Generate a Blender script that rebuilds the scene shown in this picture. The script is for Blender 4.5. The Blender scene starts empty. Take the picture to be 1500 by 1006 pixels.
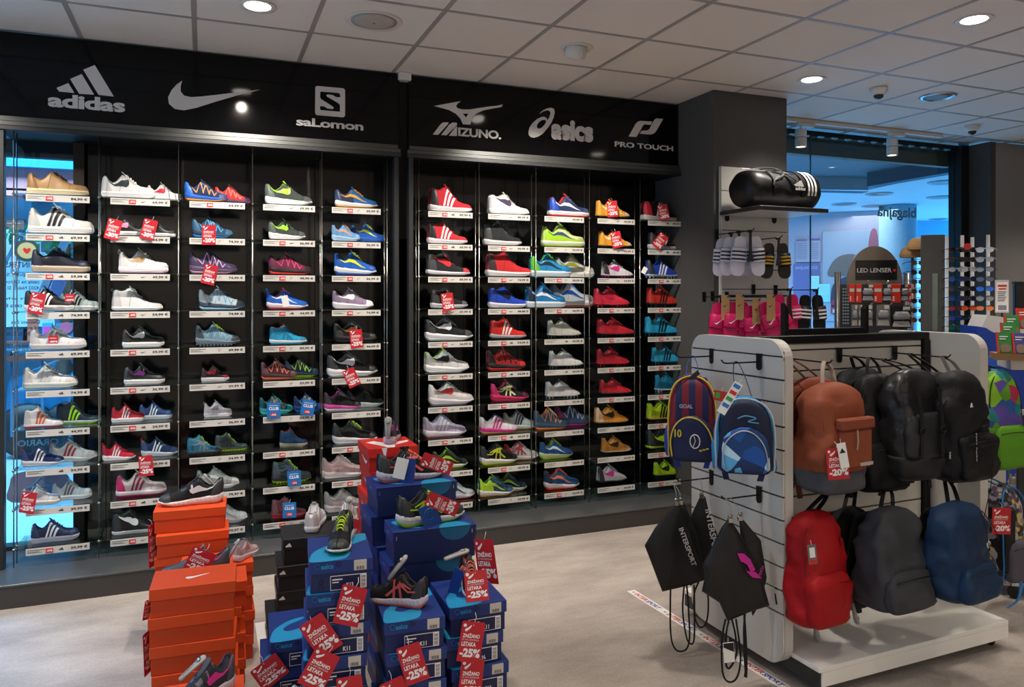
import bpy, math, random
from math import sin, cos, pi, radians, sqrt
from mathutils import Vector, Matrix, noise
from mathutils.geometry import tessellate_polygon
random.seed(7)
SC = bpy.context.scene
COL = SC.collection
# ------------------------------------------------------------------ camera, world, exposure
H = 1.627; F = 1118.0; YAW = radians(21.96); PY0 = 431.7
CY, SY = cos(YAW), sin(YAW)
cam = bpy.data.cameras.new('camera'); cam.sensor_width = 36; cam.lens = 36 * F / 1500
cam.shift_y = (PY0 - 503) / 1500; cam.clip_end = 200
camo = bpy.data.objects.new('camera', cam); COL.objects.link(camo)
camo.location = (0, 0, H); camo.rotation_euler = (pi / 2, 0, -YAW)
SC.camera = camo
vs = SC.view_settings
vs.view_transform = 'Standard'; vs.look = 'None'; vs.gamma = 1; vs.use_curve_mapping = False
vs.exposure = 0.0
W = bpy.data.worlds.new('world'); SC.world = W; W.use_nodes = True
W.node_tree.nodes['Background'].inputs[0].default_value = (0.10, 0.42, 0.85, 1)
W.node_tree.nodes['Background'].inputs[1].default_value = 0.45
def light(name, kind, loc, power, color=(1, 1, 1), rot=(0, 0, 0), size=1, sizey=None, spot=60, blend=.5, target=None):
    l = bpy.data.lights.new(name, kind); l.energy = power; l.color = color
    if kind == 'AREA':
        l.size = size
        if sizey: l.shape = 'RECTANGLE'; l.size_y = sizey
    elif kind == 'SPOT': l.spot_size = radians(spot); l.spot_blend = blend; l.shadow_soft_size = size
    else: l.shadow_soft_size = size
    o = bpy.data.objects.new(name, l); COL.objects.link(o); o.location = loc
    if target: o.rotation_euler = (Vector(target) - Vector(loc)).to_track_quat('-Z', 'Y').to_euler()
    else: o.rotation_euler = rot
    return o
WARM = (1, .90, .80); BLUE = (.12, .52, 1)
ZC = 3.087
# row of adjustable ceiling spots washing the shoe wall (same positions as the lamps seen in the ceiling)
for x in (-1.55, .25, 2.04):
    light('wall_spot_light', 'SPOT', (x, 4.0, ZC - .10), 150, WARM, size=.035, spot=98, blend=.6, target=(x + .1, 5.0, 1.25))
for x in (-1.55, .25, 2.0, 3.79, 5.6):
    for y, pw_ in ((2.84, 85), (1.3, 34), (-.4, 40)):
        light('downlight_light', 'SPOT', (x, y, ZC - .03), pw_, WARM, size=.05, spot=105, blend=.8, target=(x, y + .01, 0))
for x in (3.82, 5.6, 7.4):
    light('downlight_light', 'SPOT', (x, 4.0, ZC - .03), 60, WARM, size=.05, spot=110, blend=.8, target=(x, 4.01, 0))
light('added_room_fill', 'AREA', (1.5, -3.7, 2.74), 150, WARM, size=9, sizey=1.9)  # unseen fill panel, added low so the back glass mirrors a bright band
light('left_daylight', 'AREA', (-4.9, 1.5, 1.8), 60, (.45, .72, 1), rot=(0, -pi / 2, 0), size=2.4, sizey=5)
light('corridor_daylight', 'AREA', (12.5, 11, 1.8), 700, BLUE, rot=(0, pi / 2, 0), size=3, sizey=8)
light('corridor_daylight', 'AREA', (7.5, 9.5, .15), 260, BLUE, rot=(pi, 0, 0), size=6, sizey=5)
light('corridor_lamps', 'AREA', (8.3, 8.6, 2.86), 45, (1, .85, .8), size=3, sizey=1)
light('street_daylight', 'AREA', (-3.0, 5.6, 6.5), 3300, (.62, .86, 1), target=(-2.2, 14, 1), size=5, sizey=3)
light('street_daylight', 'AREA', (-3.2, 9, 5), 600, (.15, .6, 1), target=(-1.6, 7.5, 0), size=3, sizey=3)
# ------------------------------------------------------------------ projections from the photograph onto real planes
def atY(px, py, Y):
    t = (px - 750) / F; d = Y / (CY - t * SY)
    return (d * (t * CY + SY), Y, H - (py - PY0) / F * d)
def atZ(px, py, z):
    d = (H - z) * F / (py - PY0); u = (px - 750) / F * d
    return (u * CY + d * SY, -u * SY + d * CY, z)
def atX(px, py, X):
    t = (px - 750) / F; d = X / (t * CY + SY)
    return (X, d * (CY - t * SY), H - (py - PY0) / F * d)
def atD(px, py, d):
    u = (px - 750) / F * d
    return (u * CY + d * SY, -u * SY + d * CY, H - (py - PY0) / F * d)
# ------------------------------------------------------------------ materials
def lin(h):
    h = h.lstrip('#'); r = []
    if len(h) == 3: h = ''.join(c * 2 for c in h)
    for i in (0, 2, 4):
        v = int(h[i:i + 2], 16) / 255
        r.append(v / 12.92 if v <= .04045 else ((v + .055) / 1.055) ** 2.4)
    return (*r, 1)
MC = {}
def mat(hexc, rough=.6, metal=0, var=.12, bump=0, bscale=60, nscale=18, emit=0, alpha=None, trans=0, coat=0, spec=.5, ior=1.45):
    k = (hexc, rough, metal, var, bump, bscale, nscale, emit, trans, coat, spec)
    if k in MC: return MC[k]
    m = bpy.data.materials.new('surface_%03d' % len(MC)); m.use_nodes = True
    nt = m.node_tree; b = nt.nodes['Principled BSDF']; c = lin(hexc)
    b.inputs['Roughness'].default_value = rough; b.inputs['Metallic'].default_value = metal
    b.inputs['Specular IOR Level'].default_value = spec; b.inputs['IOR'].default_value = ior
    b.inputs['Transmission Weight'].default_value = trans; b.inputs['Coat Weight'].default_value = coat
    if emit:
        b.inputs['Emission Color'].default_value = c; b.inputs['Emission Strength'].default_value = emit
    tc = nt.nodes.new('ShaderNodeTexCoord')
    if var:
        n = nt.nodes.new('ShaderNodeTexNoise'); n.inputs['Scale'].default_value = nscale; n.inputs['Detail'].default_value = 3
        nt.links.new(tc.outputs['Object'], n.inputs['Vector'])
        mx = nt.nodes.new('ShaderNodeMix'); mx.data_type = 'RGBA'
        mx.inputs[6].default_value = tuple(v * (1 - var) for v in c[:3]) + (1,)
        mx.inputs[7].default_value = tuple(min(1, v * (1 + var)) for v in c[:3]) + (1,)
        nt.links.new(n.outputs['Fac'], mx.inputs[0]); nt.links.new(mx.outputs[2], b.inputs['Base Color'])
    else: b.inputs['Base Color'].default_value = c
    if bump:
        n2 = nt.nodes.new('ShaderNodeTexNoise'); n2.inputs['Scale'].default_value = bscale; n2.inputs['Detail'].default_value = 4
        nt.links.new(tc.outputs['Object'], n2.inputs['Vector'])
        bp = nt.nodes.new('ShaderNodeBump'); bp.inputs['Strength'].default_value = bump; bp.inputs['Distance'].default_value = .01
        nt.links.new(n2.outputs['Fac'], bp.inputs['Height']); nt.links.new(bp.outputs[0], b.inputs['Normal'])
    MC[k] = m; return m
def fabric(h): return mat(h, .8, bump=.15, bscale=220, nscale=30, spec=.3)
def rubber(h): return mat(h, .55, nscale=8, var=.06, spec=.4)
def leather(h): return mat(h, .42, bump=.08, bscale=120, var=.06)
def paint(h, r=.45): return mat(h, r, var=.04, nscale=3)
def glassmat(tint='#e8f4f4', rough=0.0):
    k = ('glass', tint, rough)
    if k in MC: return MC[k]
    m = bpy.data.materials.new('clear_glass'); m.use_nodes = True; nt = m.node_tree
    nt.nodes.remove(nt.nodes['Principled BSDF']); out = nt.nodes['Material Output']
    t = nt.nodes.new('ShaderNodeBsdfTransparent'); t.inputs[0].default_value = lin(tint)
    g = nt.nodes.new('ShaderNodeBsdfGlossy'); g.inputs['Roughness'].default_value = max(rough, .02); g.inputs[0].default_value = (1, 1, 1, 1)
    lw_ = nt.nodes.new('ShaderNodeLayerWeight'); lw_.inputs[0].default_value = .5
    pw = nt.nodes.new('ShaderNodeMath'); pw.operation = 'POWER'; pw.inputs[1].default_value = 5; nt.links.new(lw_.outputs['Facing'], pw.inputs[0])
    n = nt.nodes.new('ShaderNodeTexNoise'); n.inputs['Scale'].default_value = 3
    m2 = nt.nodes.new('ShaderNodeMath'); m2.operation = 'MULTIPLY_ADD'; m2.inputs[1].default_value = .006; m2.inputs[2].default_value = .03; nt.links.new(n.outputs['Fac'], m2.inputs[0])
    fr = nt.nodes.new('ShaderNodeMath'); fr.operation = 'MULTIPLY_ADD'; fr.inputs[1].default_value = .9; nt.links.new(pw.outputs[0], fr.inputs[0]); nt.links.new(m2.outputs[0], fr.inputs[2])
    x = nt.nodes.new('ShaderNodeMixShader'); nt.links.new(fr.outputs[0], x.inputs[0]); nt.links.new(t.outputs[0], x.inputs[1]); nt.links.new(g.outputs[0], x.inputs[2])
    nt.links.new(x.outputs[0], out.inputs[0]); MC[k] = m; return m
# ------------------------------------------------------------------ mesh helpers
class MB:
    def __init__(s): s.v = []; s.f = []
    def add(s, vs, fs):
        o = len(s.v); s.v += [tuple(p) for p in vs]; s.f += [tuple(i + o for i in f) for f in fs]; return s
    def box(s, x0, x1, y0, y1, z0, z1, c=0):
        if not c:
            return s.add([(x0, y0, z0), (x1, y0, z0), (x1, y1, z0), (x0, y1, z0), (x0, y0, z1), (x1, y0, z1), (x1, y1, z1), (x0, y1, z1)],
                  [(0, 3, 2, 1), (4, 5, 6, 7), (0, 1, 5, 4), (1, 2, 6, 5), (2, 3, 7, 6), (3, 0, 4, 7)])
        X = (x0, x1); Y = (y0, y1); Z = (z0, z1); v = []; ix = {}
        for i in (0, 1):
            for j in (0, 1):
                for k in (0, 1):
                    sx, sy, sz = (1 - 2 * i) * c, (1 - 2 * j) * c, (1 - 2 * k) * c
                    ix[i, j, k, 0] = len(v); v.append((X[i], Y[j] + sy, Z[k] + sz))
                    ix[i, j, k, 1] = len(v); v.append((X[i] + sx, Y[j], Z[k] + sz))
                    ix[i, j, k, 2] = len(v); v.append((X[i] + sx, Y[j] + sy, Z[k]))
        f = []
        for i in (0, 1): f.append([ix[i, 0, 0, 0], ix[i, 1, 0, 0], ix[i, 1, 1, 0], ix[i, 0, 1, 0]][::(1 if i else -1)])
        for j in (0, 1): f.append([ix[0, j, 0, 1], ix[1, j, 0, 1], ix[1, j, 1, 1], ix[0, j, 1, 1]][::(-1 if j else 1)])
        for k in (0, 1): f.append([ix[0, 0, k, 2], ix[1, 0, k, 2], ix[1, 1, k, 2], ix[0, 1, k, 2]][::(1 if k else -1)])
        for i in (0, 1):
            for j in (0, 1): f.append([ix[i, j, 0, 0], ix[i, j, 1, 0], ix[i, j, 1, 1], ix[i, j, 0, 1]])
        for i in (0, 1):
            for k in (0, 1): f.append([ix[i, 0, k, 0], ix[i, 1, k, 0], ix[i, 1, k, 2], ix[i, 0, k, 2]])
        for j in (0, 1):
            for k in (0, 1): f.append([ix[0, j, k, 1], ix[1, j, k, 1], ix[1, j, k, 2], ix[0, j, k, 2]])
        for i in (0, 1):
            for j in (0, 1):
                for k in (0, 1): f.append([ix[i, j, k, 0], ix[i, j, k, 1], ix[i, j, k, 2]])
        return s.add(v, f)
    def tube(s, pts, r, n=6, closed=False, flat=1.0):
        pts = [Vector(p) for p in pts]; N = len(pts); rr = r if isinstance(r, (list, tuple)) else [r] * N
        vs_ = []; up0 = None
        for i, p in enumerate(pts):
            a = pts[i - 1] if (i > 0 or closed) else p; b = pts[(i + 1) % N] if (i < N - 1 or closed) else p
            t = (b - a).normalized() if (b - a).length > 1e-9 else Vector((0, 0, 1))
            if up0 is None: up0 = Vector((0, 0, 1)) if abs(t.z) < .9 else Vector((1, 0, 0))
            x = up0.cross(t)
            if x.length < 1e-6: x = t.orthogonal()
            x.normalize(); y = t.cross(x).normalized(); up0 = y
            for k in range(n):
                a_ = 2 * pi * k / n; vs_.append(p + x * cos(a_) * rr[i] + y * sin(a_) * rr[i] * flat)
        fs = []
        for i in range(N if closed else N - 1):
            for k in range(n):
                j = (i + 1) % N; fs.append((i * n + k, i * n + (k + 1) % n, j * n + (k + 1) % n, j * n + k))
        if not closed: fs.append(tuple(range(n))[::-1]); fs.append(tuple((N - 1) * n + k for k in range(n)))
        return s.add(vs_, fs)
    def ribbon(s, pts, w, side, th=.0015):   # flat strap: pts centre line, side vector, half width w
        pts = [Vector(p) for p in pts]; vs_ = []; N = len(pts)
        for i, p in enumerate(pts):
            sd = Vector(side[i] if isinstance(side[0], (list, tuple, Vector)) else side).normalized()
            a = pts[max(0, i - 1)]; b = pts[min(N - 1, i + 1)]; nrm = (b - a).cross(sd).normalized() * th
            ww = w[i] if isinstance(w, (list, tuple)) else w
            vs_ += [p - sd * ww - nrm, p + sd * ww - nrm, p + sd * ww + nrm, p - sd * ww + nrm]
        fs = []
        for i in range(N - 1):
            for k in range(4): fs.append((i * 4 + k, i * 4 + (k + 1) % 4, i * 4 + 4 + (k + 1) % 4, i * 4 + 4 + k))
        fs += [(3, 2, 1, 0), tuple((N - 1) * 4 + k for k in range(4))]
        return s.add(vs_, fs)
    def lathe(s, prof, n=20, c=(0, 0, 0)):   # prof list (r,z)
        vs_ = [(c[0] + r * cos(2 * pi * k / n), c[1] + r * sin(2 * pi * k / n), c[2] + z) for r, z in prof for k in range(n)]
        fs = [(i * n + k, i * n + (k + 1) % n, (i + 1) * n + (k + 1) % n, (i + 1) * n + k) for i in range(len(prof) - 1) for k in range(n)]
        fs += [tuple(range(n))[::-1], tuple((len(prof) - 1) * n + k for k in range(n))]
        return s.add(vs_, fs)
    def loft(s, rings, cap=True, closed=True):
        n = len(rings[0]); vs_ = [p for r in rings for p in r]; fs = []
        for i in range(len(rings) - 1):
            for k in range(n if closed else n - 1):
                fs.append((i * n + k, i * n + (k + 1) % n, (i + 1) * n + (k + 1) % n, (i + 1) * n + k))
        if cap: fs += [tuple(range(n))[::-1], tuple((len(rings) - 1) * n + k for k in range(n))]
        return s.add(vs_, fs)
    def prism(s, pts, a0, a1, axis='y', holes=()):    # outline pts in the other two axes, extruded along axis from a0 to a1
        loops = [list(pts)] + [list(h) for h in holes]; flat = [p for l in loops for p in l]
        tri = tessellate_polygon([[Vector((p[0], p[1], 0)) for p in l] for l in loops]); N = len(flat)
        def P(p, a): return {'y': (p[0], a, p[1]), 'z': (p[0], p[1], a), 'x': (a, p[0], p[1])}[axis]
        vs_ = [P(p, a0) for p in flat] + [P(p, a1) for p in flat]
        fs = [tuple(t) for t in tri] + [tuple(i + N for i in t[::-1]) for t in tri]; o = 0
        for l in loops:
            m = len(l)
            for i in range(m): j = (i + 1) % m; fs.append((o + i, o + j, o + j + N, o + i + N))
            o += m
        return s.add(vs_, fs)
    def mesh(s, name, smooth=False):
        me = bpy.data.meshes.new(name); me.from_pydata(s.v, [], s.f); me.update()
        if smooth: me.polygons.foreach_set('use_smooth', [True] * len(me.polygons))
        return me
    def build(s, name, m, parent=None, smooth=False, kind=None, fix=True):
        me = s.mesh(name, smooth)
        if fix: recalc(me)
        return link(name, me, m, parent, kind)
import bmesh
def recalc(me):
    b = bmesh.new(); b.from_mesh(me); bmesh.ops.recalc_face_normals(b, faces=b.faces); b.to_mesh(me); b.free()
def link(name, me, m=None, parent=None, kind=None):
    o = bpy.data.objects.new(name, me); COL.objects.link(o)
    if m is not None:
        if not me.materials: me.materials.append(m)
        elif me.materials[0] != m: o.material_slots[0].link = 'OBJECT'; o.material_slots[0].material = m
    if parent: o.parent = parent
    if kind: o['kind'] = kind
    return o
def empty(name, label, cat, loc=(0, 0, 0), rot=(0, 0, 0), group=None, scale=None):
    o = bpy.data.objects.new(name, None); COL.objects.link(o); o.empty_display_size = .05
    o.location = loc; o.rotation_euler = rot
    if scale: o.scale = scale if isinstance(scale, tuple) else (scale,) * 3
    return tag(o, label, cat, group)
def tag(o, label, cat, group=None):
    o['label'] = label; o['category'] = cat
    if group: o['group'] = group
    return o
TX = {}
def text_mesh(t, bold=.02, sp=1.0, shear=0, extr=0.0, res=3):
    k = (t, bold, sp, shear, extr, res)
    if k in TX: return TX[k]
    c = bpy.data.curves.new('lettering', 'FONT'); c.body = t; c.size = 1; c.offset = bold; c.space_character = sp
    c.resolution_u = res; c.shear = shear; c.extrude = extr; c.align_x = 'LEFT'
    o = bpy.data.objects.new('lettering', c); COL.objects.link(o); bpy.context.view_layer.update()
    me = bpy.data.meshes.new_from_object(o.evaluated_get(bpy.context.evaluated_depsgraph_get()))
    bpy.data.objects.remove(o); me.name = 'lettering'; me.materials.clear()
    xs = [v.co.x for v in me.vertices] or [0, 1]; ys = [v.co.y for v in me.vertices] or [0, 1]
    TX[k] = (me, min(xs), max(xs), min(ys), max(ys)); return TX[k]
def text(t, name, m, parent, origin, w, h=None, ax=(1, 0, 0), up=(0, 0, 1), bold=.02, sp=1.0, shear=0, extr=0.0, anchor='l'):
    """lettering w wide (h tall if given), lower-left corner at origin, running along ax"""
    me, x0, x1, y0, y1 = text_mesh(t, bold, sp, shear, extr)
    sx = w / (x1 - x0); sy = (h / (y1 - y0)) if h else sx
    ax = Vector(ax).normalized(); up = Vector(up).normalized(); nz = ax.cross(up)
    M = Matrix.Identity(4)
    for i in range(3): M[i][0] = ax[i]; M[i][1] = up[i]; M[i][2] = nz[i]
    o = link(name, me, m, parent)
    off = Vector(origin) - ax * (x0 * sx) - up * (y0 * sy)
    if anchor == 'c': off -= ax * (w / 2)
    for i in range(3): M[i][3] = off[i]
    M = M @ Matrix.Diagonal((sx, sy, min(sx, sy), 1)); o.matrix_local = M
    return o
def crom(p, n=5, closed=True):
    out = []; N = len(p)
    for i in range(N if closed else N - 1):
        g = lambda k: Vector(p[k % N]) if closed else Vector(p[max(0, min(N - 1, k))])
        a, b, c, d = g(i - 1), g(i), g(i + 1), g(i + 2)
        for k in range(n):
            t = k / n; out.append(tuple(.5 * ((2 * b) + (c - a) * t + (2 * a - 5 * b + 4 * c - d) * t * t + (3 * b - a - 3 * c + d) * t ** 3)))
    if not closed: out.append(tuple(p[-1]))
    return out
M_LOGO = paint('#d6d0cb', .5); M_BLACKGLASS = mat('#070708', .07, var=.02, spec=.28); M_BACKGLASS = mat('#0b0b0c', .12, var=.02, spec=.6); M_BLACK = mat('#0b0b0c', .5, var=.05)
M_FRAME = mat('#5c5e5c', .35, .75, var=.05, nscale=6); M_DFRAME = mat('#3a3c3d', .4, .5, var=.05)
M_STEEL = mat('#b9b4a8', .25, 1, var=.03); M_CHROME = mat('#d8d8d8', .12, 1, var=.02); M_WHITE = paint('#f1efe9', .4)
M_PANEL = paint('#cfccc5', .38); M_GREYWALL = mat('#4d4b48', .85, bump=.03, bscale=200, var=.05, nscale=4)
M_BLK_METAL = mat('#141414', .4, .3, var=.05)
YF = 4.92
# ------------------------------------------------------------------ room shell
def struct(name, mb, m, parent=None): return mb.build(name, m, parent, kind='structure')
def floor_mat():
    m = bpy.data.materials.new('vinyl_floor'); m.use_nodes = True; nt = m.node_tree; b = nt.nodes['Principled BSDF']
    tc = nt.nodes.new('ShaderNodeTexCoord'); N = nt.nodes.new; L = nt.links.new
    n1 = N('ShaderNodeTexNoise'); n1.inputs['Scale'].default_value = 2.2; n1.inputs['Detail'].default_value = 8; n1.inputs['Roughness'].default_value = .65
    mp = N('ShaderNodeMapping'); mp.inputs['Scale'].default_value = (1, 2.2, 1); L(tc.outputs['Object'], mp.inputs[0]); L(mp.outputs[0], n1.inputs['Vector'])
    n2 = N('ShaderNodeTexNoise'); n2.inputs['Scale'].default_value = 90; n2.inputs['Detail'].default_value = 3; L(tc.outputs['Object'], n2.inputs['Vector'])
    r = N('ShaderNodeValToRGB'); r.color_ramp.elements[0].position = .32; r.color_ramp.elements[0].color = lin('#9d938a'); r.color_ramp.elements[1].position = .7; r.color_ramp.elements[1].color = lin('#c2b8ae')
    L(n1.outputs['Fac'], r.inputs[0])
    mx = N('ShaderNodeMix'); mx.data_type = 'RGBA'; mx.blend_type = 'OVERLAY'; mx.inputs[0].default_value = .25; L(r.outputs[0], mx.inputs[6]); L(n2.outputs['Fac'], mx.inputs[7])
    L(mx.outputs[2], b.inputs['Base Color']); b.inputs['Roughness'].default_value = .5; b.inputs['Specular IOR Level'].default_value = .3
    bp = N('ShaderNodeBump'); bp.inputs['Strength'].default_value = .05; L(n2.outputs['Fac'], bp.inputs['Height']); L(bp.outputs[0], b.inputs['Normal'])
    return m
struct('floor', MB().box(-5, 10, -5, 5.32, -.1, 0), floor_mat())
M_TILE = mat('#e6ded6', .9, bump=.12, bscale=350, var=.05, nscale=120, spec=.1)
ceil = struct('ceiling', MB().box(-5, 10, -5, 5.32, ZC + .03, ZC + .13), paint('#c8c2bc', .8))
tme = MB().box(-.2895, .2895, -.2895, .2895, 0, .018, .003).mesh('ceiling_tile'); recalc(tme)
gx0 = -.65; gy0 = 4.365
for j in range(-1, 4):
    for i in range(-4, 13):
        y0 = gy0 - .6 * j; cy = y0 - .3; cx = gx0 + .6 * i + .3
        o = link('ceiling_tile', tme, M_TILE, ceil); o.location = (cx, cy, ZC + .001)
        if cy + .29 > 5.3: o.scale.y = (5.3 - (cy - .29)) / .58; o.location.y = (5.3 + cy - .29) / 2
rest = MB()
for j in range(4, 15):
    for i in range(-7, 17):
        cx = gx0 + .6 * i + .3; cy = gy0 - .6 * j - .3
        if -5 < cx - .29 and cx + .29 < 10 and cy - .29 > -5: rest.box(cx - .2895, cx + .2895, cy - .2895, cy + .2895, ZC + .001, ZC + .019)
for j in range(-1, 4):
    for i in list(range(-7, -4)) + list(range(13, 17)):
        cx = gx0 + .6 * i + .3; cy = gy0 - .6 * j - .3; rest.box(cx - .2895, cx + .2895, cy - .2895, min(5.3, cy + .2895), ZC + .001, ZC + .019)
rest.build('distant_ceiling_tiles', M_TILE, ceil, kind='stuff')
g = MB()
for i in range(-7, 18): g.box(gx0 + .6 * i - .012, gx0 + .6 * i + .012, -5, 5.31, ZC - .002, ZC + .006)
for j in range(-1, 16): g.box(-5, 10, gy0 - .6 * j - .012, gy0 - .6 * j + .012, ZC - .001, ZC + .007)
g.build('ceiling_grid', mat('#a39c97', .42, .0, var=.03), ceil, kind='stuff')
# walls
struct('wall_rear', MB().box(-5, 10, -5.1, -5, 0, ZC + .1), paint('#b9b2a8', .8))
struct('wall_right', MB().box(10, 10.1, -5.1, 5.4, 0, ZC + .1), paint('#9a948d', .8))
lw = MB(); lw.box(-5.1, -5, -5.1, -1.2, 0, ZC + .1); lw.box(-5.1, -5, 4.2, 5.42, 0, ZC + .1); lw.box(-5.1, -5, -1.2, 4.2, 2.9, ZC + .1); lw.box(-5.1, -5, -1.2, 4.2, 0, .25)
struct('wall_left', lw, paint('#8f8a84', .8))
fw = MB(); fw.box(-.668, 4.02, 5.34, 5.44, 0, ZC + .1); struct('wall_front', fw, mat('#2a2826', .8, var=.05))
# grey pillar between the shoe wall and the glazing
struct('pillar', MB().box(3.36, 4.02, 4.50, 5.34, 0, ZC, .004), M_GREYWALL)
# right-hand pier and far wall whose paler grey paints in the light
struct('trim_1', MB().box(6.84, 6.95, 5.26, 5.40, 0, ZC, .003), mat('#191716', .5, var=.05))
struct('wall_pier', MB().box(6.95, 7.02, 5.04, 5.40, 0, ZC), M_GREYWALL)
struct('wall_far_right', MB().box(7.02, 10, 5.04, 5.16, 0, ZC), mat('#94918d', .8, var=.05, nscale=3))
# ------------------------------------------------------------------ ceiling fittings
def z_on(px, py): return atZ(px, py, ZC)
M_LAMP = mat('#fff6ea', .3, emit=14, var=0); M_WHT = paint('#dcd7d0', .5)
def downlight(x, y, label, tilt=False, lit=True, r=.085):
    t = empty('ceiling_downlight', label, 'ceiling lamp', (x, y, ZC), group='round ceiling downlights')
    MB().lathe([(r * .78, -.002), (r * 1.05, -.008), (r * 1.1, -.001), (r * .78, .0)], 28).build('trim_ring', M_WHT, t, True)
    if tilt:
        h = MB().lathe([(r * .72, .02), (r * .74, -.055), (r * .66, -.062), (r * .62, -.05), (r * .6, -.03)], 28).build('lamp_housing', M_WHT, t, True)
        h.rotation_euler = (radians(28), 0, 0)
        l = MB().lathe([(r * .58, -.05), (r * .5, -.054), (.004, -.055)], 24).build('lamp_lens', M_LAMP, t); l.rotation_euler = (radians(28), 0, 0)
        MB().box(-.004, .004, -.07, -.055, -.075, -.045).build('tilt_pin', M_WHT, t)
    else:
        MB().lathe([(r * .76, -.002), (r * .7, -.005), (.004, -.006)], 24).build('lamp_lens', M_LAMP if lit else M_WHT, t)
    return t
for x, y, s in ((.25, 4.06, 'glowing round ceiling downlight above the left half of the shoe wall'), (2.04, 4.04, 'tilted adjustable ceiling downlight in front of the running bird sign')):
    downlight(x, y, s, x > 1)
downlight(-1.55, 4.06, 'adjustable ceiling downlight left of the photograph edge', True)
downlight(3.82, 4.04, 'glowing flush ceiling downlight just right of the grey pillar')
downlight(3.79, 2.84, 'glowing flush ceiling downlight nearest the top right corner')
p = z_on(548, 31)
t = empty('ceiling_speaker', 'round white flush ceiling speaker between two lamps', 'speaker', (p[0], p[1], ZC))
MB().lathe([(.12, -.001), (.145, -.006), (.15, -.0005)], 36).build('rim', M_WHT, t, True)
MB().lathe([(.121, -.003), (.09, -.009), (.004, -.011)], 32).build('grille', mat('#b5aca4', .6), t, True)
MB().lathe([(.006, -.012), (.004, -.014)], 8).build('centre_dot', M_DFRAME, t)
p = z_on(1374, 141)
t = empty('ceiling_ring', 'round ceiling vent with a shiny bluish metal rim', 'ceiling vent', (p[0], p[1], ZC))
MB().lathe([(.095, -.001), (.11, -.012), (.13, -.001)], 32).build('rim', mat('#cfd4d8', .15, .9), t, True)
MB().lathe([(.094, -.003), (.05, -.006), (.004, -.006)], 28).build('disc', mat('#8d8a88', .5), t, True)
for px, py, lb in ((1287, 129, 'white dome security camera beside the ring vent'), (1424, 184, 'white dome security camera near the right wall')):
    p = z_on(px, py); t = empty('security_camera', lb, 'camera', (p[0], p[1], ZC), group='ceiling security cameras')
    MB().lathe([(.06, 0), (.062, -.012), (.052, -.035), (.035, -.05)], 24).build('housing', M_WHT, t, True)
    MB().lathe([(.034, -.048), (.03, -.066), (.016, -.077), (.003, -.08)], 20).build('dome', mat('#101012', .08, spec=.8), t, True)
# ------------------------------------------------------------------ shoe wall: header signs
def sign_panel(x0, x1, label):
    t = empty('header_sign', label, 'sign', (0, 4.93, 2.605))
    MB().box(x0, x1, 0, .05, 0, ZC - 2.605 - .012, .002).build('panel', M_BLACKGLASS, t)
    return t
HS1 = sign_panel(-1.9, 1.19, 'long glossy black header sign above the left shoe shelves')
HS2 = sign_panel(1.252, 3.355, 'glossy black header sign above the right shoe shelves')
struct('trim_2', MB().box(1.19, 1.252, 4.97, 5.3, 2.0, ZC), mat('#050505', .7))
struct('trim_3', MB().box(1.18, 1.262, 4.90, 4.97, ZC - .05, ZC - .002), M_WHT)
hp = lambda px, py: (atY(px, py, 4.929)[0], atY(px, py, 4.929)[2] - 2.605)
def logo(name, pts, parent, sc, ox, oy, smooth=0, holes=(), m=None, y=-.004):
    P = [hp(ox + a / sc, oy + b / sc) for a, b in pts]
    if smooth: P = crom(P, smooth)
    Hs = [[hp(ox + a / sc, oy + b / sc) for a, b in h] for h in holes]
    if smooth: Hs = [crom(h, smooth) for h in Hs]
    return MB().prism(P, y, -.0005, 'y', Hs).build(name, m or M_LOGO, parent)
def htext(t, parent, x0, y0, x1, ytop, **k):   # px of left baseline, right end, top (left)
    a = hp(x0, y0); b = hp(x1, y0); c = hp(x0, ytop)
    return text(t, 'lettering', M_LOGO, parent, (a[0], -.0035, a[1]), b[0] - a[0], c[1] - a[1], extr=.0, **k)
S = 1500 / 140
for q in ([(665, 185), (845, 112), (1145, 605), (905, 578)], [(460, 330), (640, 253), (835, 575), (600, 560)], [(245, 470), (430, 395), (525, 548), (285, 525)]):
    logo('logo_stripe', q, HS1, S, 60, 85)
htext('adidas', HS1, 60 + 108 / S, 85 + 763 / S, 60 + 1322 / S, 85 + 545 / S, bold=.04, sp=.95)
S = 3.75
logo('logo_swoosh', [(1428, 493), (1300, 525), (1180, 560), (1080, 592), (1010, 606), (960, 598), (928, 570), (923, 535), (943, 495), (970, 465), (1001, 443), (992, 475), (993, 503), (1012, 526), (1050, 534), (1110, 530), (1200, 520), (1300, 508)], HS1, S, 0, 0)
S = 1500 / 130
logo('logo_square', [(483, 105), (490, 80), (515, 70), (945, 108), (975, 122), (985, 150), (985, 560), (975, 588), (945, 598), (515, 562), (490, 548), (480, 520)], HS1, S, 420, 120,
     holes=[[(565, 175), (580, 163), (870, 185), (900, 202), (903, 262), (835, 258), (775, 222), (690, 212), (668, 222), (680, 245), (880, 365), (900, 395), (900, 505), (580, 478), (562, 462), (562, 408), (630, 412), (690, 448), (780, 458), (795, 440), (780, 420), (580, 290), (565, 265)]])
htext('saLomon', HS1, 420 + 160 / S, 120 + 735 / S, 420 + 1295 / S, 120 + 590 / S, bold=.03, sp=.95)
S = 1500 / 160
logo('logo_bird', [(148, 237), (516, 170), (470, 205), (448, 240), (470, 268), (540, 285), (640, 285), (760, 265), (900, 245), (1000, 235), (1092, 215), (1070, 252), (960, 270), (830, 295), (730, 340), (670, 400), (645, 492), (545, 488), (510, 410), (450, 345), (350, 290)], HS2, S, 620, 130, holes=[[(538, 340), (622, 342), (585, 395)]])
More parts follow.
